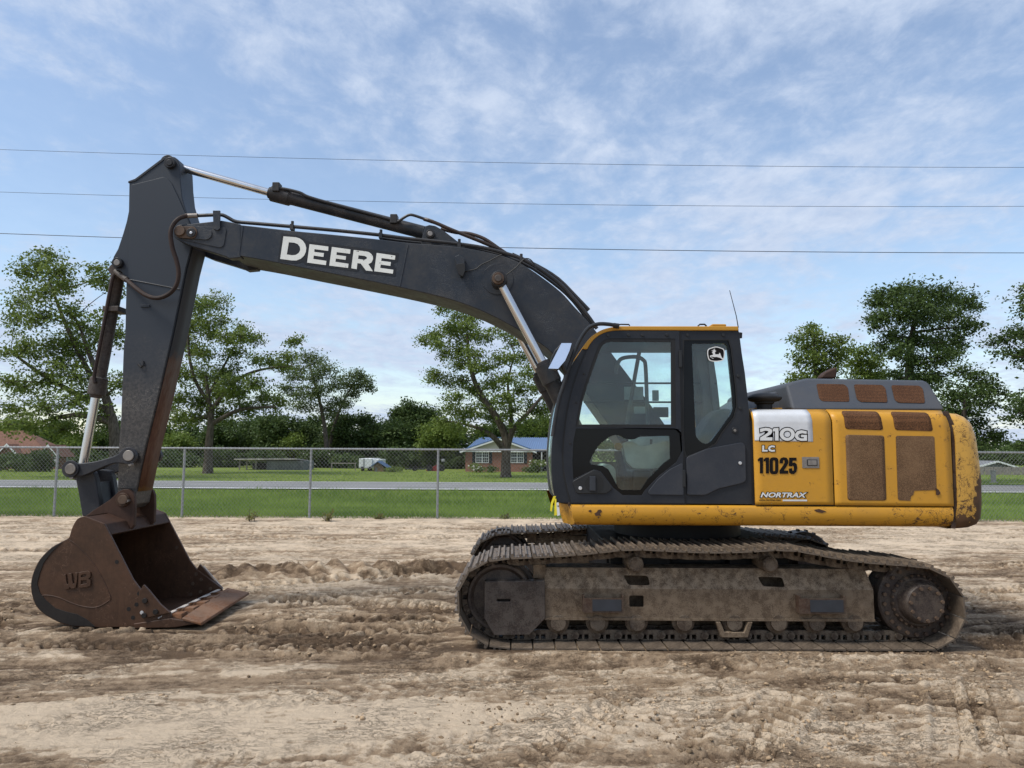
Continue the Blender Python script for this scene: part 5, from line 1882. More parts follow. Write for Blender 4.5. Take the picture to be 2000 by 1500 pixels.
ISX = P(979, 1179, YS)      # idler hub
SPX = (3.575, P(1776, 1174, 6.45).z)
for near in (True, False):
    y0 = YS if near else YS + GAUGE
    fo, X0, X1, zb, zk, zt, Yf = track_frame(y0, near)
    tag(fo, 'near crawler frame caked in dry mud' if near else 'far crawler frame')
    path = trk if near else [(x, z * .925 if z > .5 else z) for x, z in trk]
    crawler('', y0, path, fo)
    yc = y0 + SHOE_W / 2
    izc = 0.43
    # idler wheel
    lathe('idler_wheel', (-0.095, yc - .14, izc), (0, 1, 0), [(0, .05), (0, .10), (.02, .12), (.03, .235), (.0, .262), (.0, .285), (.05, .30), (.085, .30), (.085, .335), (.195, .335), (.195, .30), (.23, .30), (.28, .285), (.28, .06)], M['hub'], fo, 40)
    gp = Z(880, 1060, 6.52, [(430, 490), (1200, 480), (1208, 965), (1010, 1170), (550, 1175), (425, 960)])
    slotp = Z(880, 1060, 6.52, [(590, 718), (760, 718), (760, 750), (590, 750)])
    o = prism('idler_guard', [(x, z) for x, z in PX(gp, 6.40)], Yf - .035, Yf + .06, M['guard'], fo, [PX(slotp, 6.40)], bevel=.008)
    box('guard_arm', (X0 - .10, Yf + .062, P(1064, 1132, 6.43).z), (X0 + .01, Yf + .30, zt + .03), M['frame'], fo)
    # final drive and sprocket
    sx, sz = SPX
    lathe('final_drive', (sx, Yf + .30, sz), (0, -1, 0), [(0, .10), (0, .33), (.24, .33), (.255, .315), (.262, .25), (.262, .232), (.275, .228), (.30, .212), (.31, .205), (.31, .19), (.37, .178), (.405, .166), (.415, .155), (.415, .03)], M['hub'], fo, 44)
    mb = MB()
    for r, n, yy, br in ((.288, 22, Yf + .016, .017), (.221, 26, Yf + .004, .012), (.138, 11, Yf - .134, .015)):
        for k in range(n):
            a = 2 * math.pi * (k + .3) / n
            mb.cyl((sx + r * math.cos(a), yy + .02, sz + r * math.sin(a)), (sx + r * math.cos(a), yy, sz + r * math.sin(a)), br, seg=7)
    tag(mb.build('bolt_ring', M['pin_rust'], fo, smooth=False), kind='stuff')
    nt = 21
    ol = []
    for k in range(nt):
        for u, rr in ((.05, .300), (.28, .300), (.42, .352), (.62, .352), (.78, .300)):
            a = 2 * math.pi * (k + u) / nt
            ol.append((sx + rr * math.cos(a), sz + rr * math.sin(a)))
    prism('sprocket', ol, yc - .03, yc + .03, M['hub'], fo, bevel=0)
    # rollers
    for rxp in (1090, 1167, 1244, 1336, 1434, 1520, 1594, 1669):
        X = P(rxp, 1217, 6.44).x
        zz = P(rxp, 1216, 6.44).z
        lathe('track_roller', (X, yc - .19, zz), (0, 1, 0), [(0, .04), (0, .066), (.03, .07), (.05, .10), (.08, .10), (.10, .082), (.28, .082), (.30, .10), (.33, .10), (.35, .07), (.38, .066), (.38, .04)], M['link'], fo, 24)
    for rxp in (1242, 1505):
        X = P(rxp, 1103, 6.42).x
        zz = P(rxp, 1103, 6.42).z
        lathe('carrier_roller', (X, yc - .20, zz), (0, 1, 0), [(0, .03), (0, .052), (.012, .068), (.10, .070), (.13, .082), (.27, .082), (.30, .07), (.36, .06), (.36, .03)], M['link'], fo, 24)
    # roller guard
    X = P(1434, 1225, 6.42).x
    zg = P(1434, 1245, 6.42).z
    mb = MB()
    mb.prism([(X - .16, zb - .03), (X - .12, zb - .03), (X - .085, zg + .045), (X + .085, zg + .045), (X + .12, zb - .03), (X + .16, zb - .03), (X + .115, zg), (X - .115, zg)], Yf - .02, Yf + .05)
    fix_normals(mb.build('roller_guard', M['frame'], fo, smooth=False, bevel=.006))
    # steps on the frame
    if near:
        for (a, b, c, d, e) in ((1137, 1157, 1215, 1158, 1197), (1553, 1582, 1642, 1159, 1199)):
            mb = MB()
            x0, x1 = P(a, d, Yf).x, P(c, d, Yf).x
            za, zb2 = P(b, d + 6, Yf - .09).z, P(b, e, Yf - .09).z
            mb.box((x0, Yf - .085, zb2), (x0 + .012, Yf - .001, za)).box((x1 - .012, Yf - .085, zb2), (x1, Yf - .001, za)).box((x0 + .0121, Yf - .085, zb2), (x1 - .0121, Yf - .075, za - .02)).box((x0 + .0121, Yf - .0749, zb2), (x1 - .0121, Yf - .001, zb2 + .01))
            mb.build('foot_step', M['step'], fo, smooth=False)
            xm_ = P(b, d, Yf - .09).x
            box('step_plate', (xm_, Yf - .089, zb2 + .015), (x1 - .02, Yf - .0855, za - .03), M['latch_blue'], fo, bevel=0)

# car body between the crawlers, swing bearing
mb = MB()
cxm_ = 1.75
mb.box((cxm_ - .85, YS + .62, .50), (cxm_ + .85, YC * 2 - YS - .62, .86))
for sx_ in (-1, 1):
    for (ya, yb_) in ((YS + .50, YC - .3), (YC + .3, 2 * YC - YS - .50)):
        mb.box((cxm_ + sx_ * .55 - .28, ya, .40), (cxm_ + sx_ * .55 + .28, yb_, .80))
mb.build('car_body', M['black'], ex, smooth=False, bevel=.02)
cyl('swing_bearing', (1.77, YC, .84), (1.77, YC, 1.10), .66, M['black'], ex, seg=48)

# ---- upper frame -----------------------------------------------------------------
DX0, DX1 = P(1112, 1000, YB).x, P(1862, 1000, YB).x
ZD0, ZD1 = P(1400, 1029, YB).z, P(1400, 987.5, YB).z
box('deck_frame', (DX0 + .05, YB + .26, ZD0 + .03), (DX1 - .05, 2 * YC - YB - .26, ZD1 - .01), M['black'], ex, bevel=.02)


def rail(name, ysgn):
    """rounded side rail of the deck"""
    sec = [(.30, ZD1 - .003), (.030, ZD1), (.008, ZD1 - .006), (.0, ZD1 - .022), (-.003, ZD1 - .075), (.004, ZD1 - .115), (.026, ZD0 + .035), (.062, ZD0 + .012), (.115, ZD0), (.30, ZD0 + .002)]
    n = len(sec)
    v = []
    cols = 24
    for k in range(cols + 1):
        u = k / cols
        for (dy, z) in sec:
            w = (ZD1 - z) / (ZD1 - ZD0)
            xa = DX0 + .058 * w - max(0, dy - .03) * .34
            xb = DX1
            X = xa + (xb - xa) * u
            zz = z - .0 * u
            v.append((X, YC + ysgn * (YC - YB - dy), zz))
    f = []
    for k in range(cols):
        for i in range(n - 1):
            f.append((k * n + i, k * n + i + 1, (k + 1) * n + i + 1, (k + 1) * n + i))
    f.append(tuple(range(n)))
    f.append(tuple(range((cols + 1) * n - 1, cols * n - 1, -1)))
    o = mk(name, v, f, M['yellow_rail'], ex, smooth=True, sharp=55)
    return fix_normals(o)


r_near = rail('deck_rail', -1)
rail('deck_rail', 1)
o = mk('rail_end', [tuple(P(x, y, Y)) for x, y, Y in ((1094, 981, 6.80), (1111, 983, 6.468), (1124, 1025, 6.53), (1119, 1022, 6.80))], [(0, 3, 2, 1)], M['step'], ex)
o.modifiers.new('thick', 'SOLIDIFY').thickness = .012

for cp in ([(1161, 1003), (1166, 1000), (1168, 996), (1173, 995), (1176, 999), (1172, 1003), (1174, 1008), (1169, 1007), (1164, 1008)], [(1149, 998), (1153, 995.5), (1156, 998), (1153, 1001)], [(1167, 1010), (1171, 1009), (1170, 1013)], [(1590, 996), (1600, 994), (1614, 999), (1606, 1002), (1596, 1000)]):
    prism_px('paint_chip', cp, YB - .0065, YB - .0025, M['bucket'], r_near, bevel=0)

# profile of the engine doors: upright, then rolled back to the top
ZT = P(1650, 799.5, 6.62).z
ZCR = P(1650, 822, YB).z
PROF = [(YB, ZD1 + .004), (YB, ZCR - .01)] + smoothline([(YB, ZCR - .008), (YB + .018, ZCR + .055), (YB + .065, ZT - .03), (YB + .15, ZT)], 6)
PROF = np.array(PROF)
_d = np.concatenate([[0], np.cumsum(np.linalg.norm(np.diff(PROF, axis=0), axis=1))])
PS = np.linspace(0, _d[-1], 160)
PY, PZ = np.interp(PS, _d, PROF[:, 0]), np.interp(PS, _d, PROF[:, 1])


def skin(name, left, right, off, mat, parent, rows_=26, cols=10, rcorner=0.0, xmid=1650, thick=.003):
    """a sheet lying on the door profile; left / right: photograph points from top to bottom"""
    left, right = sorted(left, key=lambda p: p[1]), sorted(right, key=lambda p: p[1])
    yt, yb_ = left[0][1], left[-1][1]
    yt2, yb2 = right[0][1], right[-1][1]
    py = np.array([proj(P(xmid, 880, Y).x, Y, z)[1] for Y, z in zip(PY, PZ)])
    v, f = [], []
    H = yb_ - yt
    tt = np.linspace(0, 1, rows_ + 1)
    if rcorner:
        e = rcorner / H
        tt = np.unique(np.concatenate([np.linspace(0, e, 7) , np.linspace(e, 1 - e, rows_), np.linspace(1 - e, 1, 7)]))
    for t in tt:
        yl, yr = yt + (yb_ - yt) * t, yt2 + (yb2 - yt2) * t
        xl_, xr_ = np.interp(yl, [p[1] for p in left], [p[0] for p in left]), np.interp(yr, [p[1] for p in right], [p[0] for p in right])
        ins = 0
        dd_ = min(t, 1 - t) * H
        if rcorner and dd_ < rcorner:
            ins = rcorner - math.sqrt(max(0, rcorner ** 2 - (rcorner - dd_) ** 2))
        for k in range(cols + 1):
            u = k / cols
            x = xl_ + ins + (xr_ - xl_ - 2 * ins) * u
            y = yl + (yr - yl) * u - (x - xmid) * 0.005
            s = np.interp(y, py[::-1], PS[::-1])
            Y, z = np.interp(s, PS, PY), np.interp(s, PS, PZ)
            e = .01
            ty, tz = np.interp(min(s + e, PS[-1]), PS, PY) - np.interp(max(s - e, 0), PS, PY), np.interp(min(s + e, PS[-1]), PS, PZ) - np.interp(max(s - e, 0), PS, PZ)
            L = math.hypot(ty, tz) + 1e-9
            ny_, nz_ = -tz / L, ty / L
            X = P(x, y, Y).x
            v.append((X, Y + ny_ * off, z + nz_ * off))
    n = cols + 1
    m = len(tt)
    for i in range(m - 1):
        for k in range(cols):
            f.append((i * n + k, (i + 1) * n + k, (i + 1) * n + k + 1, i * n + k + 1))
    o = mk(name, v, f, mat, parent, smooth=True, sharp=40)
    if thick:
        s_ = o.modifiers.new('thick', 'SOLIDIFY')
        s_.thickness = thick
        s_.offset = -1
    return o


bay = box('engine_bay', (P(1466, 900, YB).x + .02, YB + .03, ZD1), (P(1862, 900, YB).x - .01, 2 * YC - YB, ZCR), M['black'], ex, bevel=0)
prism('engine_deck', [(P(1466, 800, 6.62).x, ZCR + .002), (DX1 - .03, ZCR + .002), (DX1 - .06, ZT - .004), (P(1466, 800, 6.62).x, ZT - .004)], YB + .15, 2 * YC - YB - .05, M['yellow_clean'], ex, bevel=.01)
doorA = skin('service_door', [(1464.5, 799.5), (1468, 808), (1470.5, 822), (1476, 986)], [(1610, 799.5), (1618, 808), (1623, 822), (1628.5, 986)], 0, M['yellow_door'], ex, thick=.02)
doorB = skin('grille_door', [(1613.5, 799.5), (1621.5, 808), (1626, 822), (1631.5, 987)], [(1838, 801.5), (1850, 818), (1856, 838), (1863, 989)], 0, M['yellow_door'], ex, thick=.02, cols=16)
skin('silver_decal', [(1467, 800), (1470.5, 808), (1472.5, 822), (1474, 861)], [(1575, 800), (1582, 808), (1586, 822), (1588, 863)], .002, M['silver'], doorA)
skin('grille', [(1642, 803), (1648, 815), (1651, 838)], [(1713, 804), (1720, 815), (1725, 840)], .003, M['grille_red'], doorB, rcorner=5)
skin('grille', [(1738, 804.5), (1744, 816), (1748, 840)], [(1810, 806), (1817, 817), (1822, 842)], .003, M['grille_red'], doorB, rcorner=5)
skin('grille', [(1651, 849), (1655.5, 977)], [(1726.5, 850.5), (1731, 977.5)], .003, M['grille'], doorB, rcorner=5)
g2 = [(1752, 851), (1822, 852), (1825, 854), (1829.5, 957), (1786, 958.5), (1784, 966), (1779, 970), (1778, 978), (1756, 977), (1753.8, 974), (1749.7, 854)]
prism_px('grille', g2, YB - .003, YB - .001, M['grille'], doorB, bevel=0)
prism_px('torn_flap', [(1828, 953), (1834, 957), (1837, 963), (1834, 967), (1829, 967)], YB - .010, YB - .004, M['bucket'], doorB, bevel=0)
# door latch
p0, p1 = P(1566, 892.5, YB), P(1600, 914.5, YB)
lt = box('door_latch', (p0.x, YB - .006, p1.z), (p1.x, YB - .0005, p0.z), M['pin'], doorA, bevel=.003)
box('paddle', (p0.x + .042, YB - .010, p1.z + .022), (p1.x - .018, YB - .0062, p0.z - .022), M['trim'], doorA, bevel=.002)
box('paddle', (p0.x + .050, YB - .0125, p1.z + .028), (p1.x - .026, YB - .0102, p0.z - .028), M['pin'], doorA, bevel=.001)
# lettering on the doors (backing outline first, then the face)
def grow(poly, d):
    """outline pushed outwards by d"""
    p = [np.array(q, float) for q in (poly if poly_area(poly) > 0 else poly[::-1])]
    out = []
    n = len(p)
    for i in range(n):
        e0, e1 = p[i] - p[i - 1], p[(i + 1) % n] - p[i]
        n0, n1 = np.array([e0[1], -e0[0]]), np.array([e1[1], -e1[0]])
        n0, n1 = n0 / (np.linalg.norm(n0) + 1e-9), n1 / (np.linalg.norm(n1) + 1e-9)
        m = n0 + n1
        m = m / max(np.linalg.norm(m), .5)
        out.append(tuple(p[i] + m * d / max(.6, float(m @ n0))))
    return out


def ell(cx, cy, rx_, ry_, n=28):
    return [(cx + rx_ * math.cos(2 * math.pi * k / n), cy + ry_ * math.sin(2 * math.pi * k / n)) for k in range(n)]


qd = lambda pts: Z(1460, 780, 6.817, pts)
GL = {'2': ([(170, 438), (167, 392), (240, 378), (292, 384), (326, 404), (330, 432), (312, 462), (250, 500), (245, 506), (332, 506), (332, 548), (168, 548), (170, 508), (255, 456), (280, 436), (272, 421), (238, 416)], None),
      '1': ([(336, 402), (352, 384), (412, 380), (414, 548), (369, 548), (367, 424), (341, 428)], None),
      '0': (ell(530, 465, 100, 86), ell(530, 465, 52, 48)),
      'G': ([(788, 424), (716, 410), (664, 424), (634, 462), (634, 502), (658, 536), (712, 552), (792, 550), (792, 472), (714, 472), (714, 502), (752, 504), (752, 520), (712, 520), (682, 506), (674, 482), (690, 460), (730, 450), (786, 460)], None),
      'L': ([(198, 614), (222, 614), (222, 672), (268, 672), (268, 695), (196, 695)], None),
      'C': ([(364, 618), (322, 612), (288, 626), (274, 656), (288, 686), (322, 698), (364, 694), (364, 670), (328, 674), (304, 664), (302, 646), (328, 634), (362, 642)], None)}
for ch, (ol, ho) in GL.items():
    nm = 'model_lettering'
    prism_px(nm, qd(grow(ol, 13 if ch in '210G' else 9)), YB - .0036, YB - .0022, M['ink'], doorA, [qd(grow(ho, -11))] if ho else [], bevel=0)
    prism_px(nm, qd(ol), YB - .0056, YB - .0038, M['white'], doorA, [qd(ho)] if ho else [], bevel=0)
one = [(134, 802), (164, 774), (206, 772), (206, 985), (165, 985), (165, 816), (140, 826)]
UN = [(one, None), ([(x + 80, y + 1) for x, y in one], None),
      (rounded([(296, 772), (410, 772), (410, 996), (296, 996)], 48, 5), rounded([(338, 812), (368, 812), (368, 956), (338, 956)], 14, 4)),
      ([(428, 852), (428, 812), (446, 782), (482, 770), (522, 778), (542, 808), (542, 850), (522, 890), (482, 948), (542, 948), (542, 990), (428, 990), (428, 946), (480, 872), (496, 838), (494, 814), (482, 806), (472, 816), (472, 852)], None),
      ([(556, 776), (652, 776), (652, 816), (600, 816), (597, 846), (630, 840), (655, 862), (662, 915), (650, 966), (620, 994), (582, 994), (556, 972), (550, 922), (594, 916), (597, 948), (606, 956), (616, 945), (618, 902), (610, 880), (597, 882), (594, 892), (552, 890)], None)]
for ol, ho in UN:
    prism_px('unit_number', qd(ol), YB - .0045, YB - .0022, M['ink'], doorA, [qd(ho)] if ho else [], bevel=0)
for off, mm, d in ((.085, 'ink', 0), (.03, 'white', .003)):
    lettering('dealer_lettering', 'NORTRAX', (1485, 961.5), (1576, 972), YB - .003, M[mm], doorA, off=off, shear=.28, dy=d, grow=1 if d == 0 else 0)
lettering('web_address', 'www.nortrax.com', (1482, 975), (1525, 978.2), YB - .003, M['ink'], doorA, off=.0)
p0, p1 = P(1528.5, 975.5, YB), P(1576, 979, YB)
box('faded_strip', (p0.x, YB - .0035, p1.z), (p1.x, YB - .0015, p0.z), M['silver'], doorA, bevel=0)

# counterweight
LV = [(1033.5, 1893, .09), (1031, 1904, .05), (1025, 1914, .02), (1013, 1920, .004), (985, 1921.5, 0), (940, 1921, 0), (896, 1916, 0), (860, 1911, 0), (846, 1908, .002), (832, 1904.5, .012), (822, 1900.5, .03), (813, 1894, .06), (807, 1886, .10), (804.5, 1874, .16)]
v, f = [], []
NP = None
for (y, xr_, ins) in LV:
    yn = YB + .005 + ins
    z = P(1880, y, 6.52).z
    Xr = P(xr_, y, 6.60).x
    Xg = P(np.interp(y, [803, 836, 862, 989, 1034], [1850, 1864, 1867.5, 1872, 1866]), y, YB).x
    ring = [(Xg, yn)]
    Rr = .22
    for k in range(9):
        a = -math.pi / 2 + (math.pi / 2) * k / 8
        ring.append((Xr - Rr + Rr * math.cos(a), yn + Rr + Rr * math.sin(a)))
    yf = 2 * YC - yn
    for k in range(9):
        a = (math.pi / 2) * k / 8
        ring.append((Xr - Rr + Rr * math.cos(a), yf - Rr + Rr * math.sin(a)))
    ring.append((Xg, yf))
    NP = len(ring)
    v += [(x, yy, z) for x, yy in ring]
for i in range(len(LV) - 1):
    for k in range(NP):
        j = (k + 1) % NP
        f.append((i * NP + k, i * NP + j, (i + 1) * NP + j, (i + 1) * NP + k))
f.append(tuple(range(NP - 1, -1, -1)))
f.append(tuple(range((len(LV) - 1) * NP, len(LV) * NP)))
cw = fix_normals(mk('counterweight', v, f, M['yellow_weight'], ex, smooth=True, sharp=50))
# dark joint between doors and counterweight
box('joint', (P(1862, 900, YB).x - .02, YB + .035, ZD0 + .02), (P(1872, 900, YB).x + .05, 2 * YC - YB - .04, ZCR), M['step'], ex, bevel=0)
mk('joint_strip', [tuple(P(x, y, YB + .02)) for x, y in ((1839, 803), (1852, 803), (1864, 830), (1868, 862), (1873, 990), (1866, 1033), (1857, 1032), (1864, 990), (1859, 862), (1855, 834))], [(0, 9, 8, 7, 6, 5, 4, 3, 2, 1)], M['step'], ex)

# engine hood
ZH0 = ZT - .003
hp = [(1474, 800), (1480, 782), (1503, 767), (1531, 759.5), (1535, 752), (1545, 746), (1577, 738.5), (1804, 742.5), (1816, 748), (1848, 801)]
YH0, YH1 = 6.64, 6.86           # near face leans back from the deck to the top
hp_main = hp[4:] + [(1548, 800.5)]
hb = [tuple(P(x, y, YH0 + (801 - y) / 62 * (YH1 - YH0))) for x, y in hp_main]
n = len(hb)
v = hb + [(x, 2 * YC - y - .1, z) for x, y, z in hb]
f = [tuple(range(n - 1, -1, -1)), tuple(range(n, 2 * n))] + [(i, (i + 1) % n, (i + 1) % n + n, i + n) for i in range(n)]
hood = fix_normals(mk('engine_hood', v, f, M['hood_grey'], ex, bevel=.03, seg=3))
hb = [tuple(P(x, y, 6.98 + (801 - y) / 62 * .12)) for x, y in [(1474, 800), (1481, 783), (1503, 768), (1531, 760.5), (1560, 752), (1590, 750), (1600, 800)]]
n = len(hb)
v = hb + [(x, 2 * YC - y - .1, z) for x, y, z in hb]
f = [tuple(range(n - 1, -1, -1)), tuple(range(n, 2 * n))] + [(i, (i + 1) % n, (i + 1) % n + n, i + n) for i in range(n)]
fix_normals(mk('hood_cowl', v, f, M['hood_grey'], hood, bevel=.02, seg=3))


def on_hood(pts, off):
    out = []
    for x, y in pts:
        p = P(x, y, YH0 + (801 - y) / 62 * (YH1 - YH0))
        out.append((p.x, p.y - off, p.z + off * .5))
    return out


for pts in ([(1594, 750), (1649, 751), (1656, 758), (1659, 785), (1606, 784), (1600, 779)], [(1667, 751.5), (1722, 752.5), (1729, 759), (1733, 786.5), (1680, 785.5), (1673, 780)], [(1740, 753), (1795, 754), (1802, 760), (1806, 788), (1754, 787), (1747, 782)]):
    rp = rounded(pts, 4, 3)
    o = mk('hood_grille', on_hood(rp, .004), [tuple(range(len(rp)))], M['grille_top'], hood)
    fix_normals(o)
    o.modifiers.new('thick', 'SOLIDIFY').thickness = .003
# exhaust tip, pre-cleaner, lifting bracket
pe = [(1603, 739), (1606, 733), (1612, 727), (1622, 722), (1635, 716), (1636, 727), (1634, 739)]
prism_px('exhaust_pipe', pe, 7.30, 7.42, M['rust_red'], ex, bevel=.02)
c = P(1493, 795, 6.76)
lathe('air_precleaner', (c.x, c.y, P(1493, 801, 6.76).z), (0, 0, 1), [(0, .07), (.05, .07), (.065, .09), (.075, .09), (.085, .135), (.105, .158), (.118, .160), (.128, .150), (.150, .11), (.160, .05), (.161, .01)], M['rubber'], ex, 32)
box('lift_bracket', tuple(P(1822, 796, 6.9)), (P(1829, 796, 6.9).x, 6.98, P(1829, 770, 6.9).z), M['yellow_clean'], ex, bevel=.005)
box('deck_cover', (P(1488, 799, 6.7).x, 6.90, ZT - .004), (P(1572, 799, 6.7).x, 7.2, P(1540, 794, 6.7).z), M['yellow_clean'], ex, bevel=.01)


# ---- cab ---------------------------------------------------------------------------
YK0, YK1 = 6.50, 7.44          # near and far side of the cab
front = [(1092, 982), (1084, 972), (1079, 942), (1077, 893), (1080, 849), (1088, 795), (1103, 744), (1120, 708), (1137, 681)]
roof_o = [(1146, 667), (1158, 655), (1174, 645), (1192, 639.5), (1210, 637)]
rear = [(1440, 637.5), (1444, 650), (1449, 690), (1455, 728), (1460, 772), (1463.5, 806), (1469, 893), (1473.5, 985)]
outline = smoothline(front, 4) + smoothline(roof_o, 4) + rear
door_o = smoothline([(1116, 982), (1108, 953), (1102.6, 925), (1100.5, 883), (1104.5, 837), (1112, 786), (1126, 736), (1143, 692), (1154, 671), (1166, 658), (1180, 650.5), (1196, 647)], 3) + [(1326.5, 646.5), (1330, 837), (1334, 880), (1337, 983)]
w1 = smoothline([(1124, 834), (1133, 783), (1147, 736), (1166, 682), (1173, 670), (1183, 663), (1192, 661)], 3) + [(1319, 661.5), (1320, 834)]
glass1 = smoothline([(1130, 829), (1139, 780), (1153, 736), (1172, 683), (1178, 673.5), (1185, 669), (1193, 667.5)], 3) + [(1311, 667.8), (1311.5, 829)]
low = [(1125, 837), (1317, 837), (1331, 850), (1333, 880), (1321, 902.6), (1286, 930.6), (1259, 958.6), (1254, 967), (1216, 967), (1207.6, 960), (1198, 953), (1174, 921), (1160, 916.6), (1120, 936), (1118, 900), (1120, 862)]
lowclear = smoothline([(1154, 907), (1153, 898), (1168, 872), (1185, 857), (1196, 851), (1207.6, 850), (1219, 856), (1230, 858.5), (1241, 857), (1251, 851.5)], 3) + [(1308, 851.5), (1309, 895.6), (1297, 904), (1266, 935), (1251, 957), (1214.6, 957), (1207.6, 953), (1199, 936), (1188, 916.6), (1177, 909.6)]
rw = [(1335, 664), (1423, 664), (1428, 680), (1437, 760), (1439, 793), (1433, 815), (1410, 845), (1398, 866), (1381, 876), (1340, 892), (1337, 880), (1334, 837)]
rclear = rounded([(1351, 671), (1418, 671), (1423, 687), (1430, 770), (1431.5, 797), (1425, 813), (1396, 852), (1384, 867), (1371, 866), (1359, 853)], 6, 3)

hole_door = smoothline([(1122, 974), (1113, 953), (1108, 925), (1106, 883), (1110, 838), (1118, 788), (1132, 738), (1148, 694), (1158, 675), (1169, 663), (1182, 656), (1197, 653)], 2) + [(1322, 653), (1326, 837), (1329, 880), (1331, 974)]
cab = prism_px('cab', outline, YK0 + .014, YK0 + .075, M['cab_grey'], ex, [hole_door, rw], bevel=.012, seg=3)
tag(cab, 'charcoal operator cab with yellow roof')
door = prism_px('cab_door', door_o, YK0, YK0 + .045, M['cab_grey'], ex, [w1, low], bevel=.012, seg=3)
prism_px('door_gap_line', grow(door_o, 2.4), YK0 + .006, YK0 + .0138, M['rubber'], cab, [grow(door_o, -4)], bevel=0)  # added black strip that draws the dark gap round the door
prism_px('window_seal', grow(rw, 1.6), YK0 + .0115, YK0 + .0139, M['rubber'], cab, [grow(rw, -1)], bevel=0)
g = prism_px('window_seal', w1, YK0 + .004, YK0 + .03, M['rubber'], door, [glass1], bevel=0)
prism_px('window_glass', glass1, YK0 + .012, YK0 + .017, M['glass'], door, bevel=0)
prism_px('tinted_panel', low, YK0 + .006, YK0 + .030, M['black_glass'], door, [lowclear], bevel=0)
prism_px('lower_glass', lowclear, YK0 + .012, YK0 + .017, M['glass_low'], door, bevel=0)
prism_px('tinted_panel', rw, YK0 + .022, YK0 + .050, M['black_glass'], cab, [rclear], bevel=0)
prism_px('window_glass', rclear, YK0 + .030, YK0 + .036, M['glass'], cab, bevel=0)
# door handle, hinges, raised panels
hpoly = rounded([(1117, 940.5), (1160, 917.5), (1173, 921), (1197, 954), (1185, 964), (1126, 964)], 5, 3)
hd = prism_px('handle_plate', hpoly, YK0 - .010, YK0 + .02, M['trim'], door, bevel=.005)
disc('handle_recess', (1161, 944.5), YK0 - .0125, YK0 - .0095, .083, M['rubber'], door, bev=0)
p0, p1 = P(1151, 930, YK0), P(1163, 958.5, YK0)
box('handle', (p0.x, YK0 - .024, p1.z), (p1.x, YK0 - .0127, p0.z), M['latch_blue'], door, bevel=.004)
disc('lock', (1133.5, 953.5), YK0 - .016, YK0 - .0105, .016, M['lock'], door, bev=.003)
for a, b in ((685, 718), (918, 951)):
    p0, p1 = P(1325.5 + (a > 800) * 7, a, YK0), P(1331.5 + (a > 800) * 7, b, YK0)
    box('hinge', (p0.x, YK0 - .022, p1.z), (p1.x, YK0 - .001, p0.z), M['trim'], door, bevel=.005)
prism_px('door_panel', rounded([(1333.5, 904), (1308, 917), (1284, 937), (1266, 960), (1268, 966), (1335.5, 967)], 4, 3), YK0 - .012, YK0 + .01, M['panel_grey'], door, bevel=.009, seg=3)
prism_px('storage_panel', rounded([(1341, 893), (1381, 876.5), (1450, 864), (1456, 870), (1457.5, 938), (1451, 943.5), (1402, 955), (1378.5, 967), (1342, 967)], 5, 3), YK0 - .002, YK0 + .03, M['panel_grey'], cab, bevel=.010, seg=3)
disc('panel_lock', (1446, 904.5), YK0 - .010, YK0 - .001, .015, M['lock'], cab, bev=.003)
disc('drain_plug', (1435.5, 840.5), YK0 + .006, YK0 + .02, .028, M['trim'], cab, bev=.004)
disc('drain_plug', (1435.5, 840.5), YK0 + .002, YK0 + .0055, .012, M['pin'], cab, bev=0)
for x, y in ((1188, 654.5), (1228, 654), (1255, 654), (1303, 653.6)):
    disc('bolt', (x, y), YK0 - .012, YK0 + .002, .014, M['trim'], door, bev=.002, seg=10)
for x, y in ((1343, 654), (1413, 654), (1442, 734), (1446, 797)):
    disc('bolt', (x, y), YK0 + .003, YK0 + .016, .014, M['trim'], cab, bev=.002, seg=10)
for x, y in ((1141, 730), (1125, 786), (1114, 866)):
    disc('bolt', (x, y), YK0 - .006, YK0 + .002, .010, M['rubber'], door, bev=.002, seg=10)
# roof cap
ro = smoothline([(1136.5, 681.5), (1146, 667), (1158, 655), (1174, 645), (1192, 639.5), (1210, 637)], 4)
ri = smoothline([(1147, 682), (1154, 670), (1165, 658.5), (1180, 650), (1196, 646), (1211, 645)], 4)
prism_px('roof', ro + [(1442, 637), (1443.5, 645.5)] + ri[::-1], YK0 - .004, YK1 + .02, M['yellow_clean'], cab, bevel=.012, seg=3)
prism_px('ceiling', ri[2:] + [(1443, 646), (1443, 662), (1200, 662), (1170, 672)], YK0 + .08, YK1, M['interior'], cab, bevel=0, Yref=YK0)
box('roof_hatch', (P(1386, 637, 6.7).x, 6.62, P(1386, 637, 6.6).z), (P(1414, 637, 6.7).x, 7.2, P(1400, 632.5, 6.62).z), M['yellow_clean'], cab, bevel=.01)
tube('roof_handle', [P(1363, 637, 6.6), P(1367, 633.5, 6.6), P(1376, 633.5, 6.6), P(1380, 637, 6.6)], .008, M['trim'], cab, 6)
tube('wiper', [P(1206, 636, 6.62), P(1212, 633.5, 6.62), P(1228, 633.8, 6.62), P(1230, 636.5, 6.62)], .007, M['trim'], cab, 6)
tube('antenna', [P(1442, 640, 6.7), P(1438, 617, 6.7), P(1425, 567, 6.7)], [.005, .004, .003], M['trim'], cab, 6)
cyl('antenna_base', tuple(P(1443, 660, 6.7)), tuple(P(1443.5, 650, 6.7)), .03, M['rubber'], cab, seg=14)
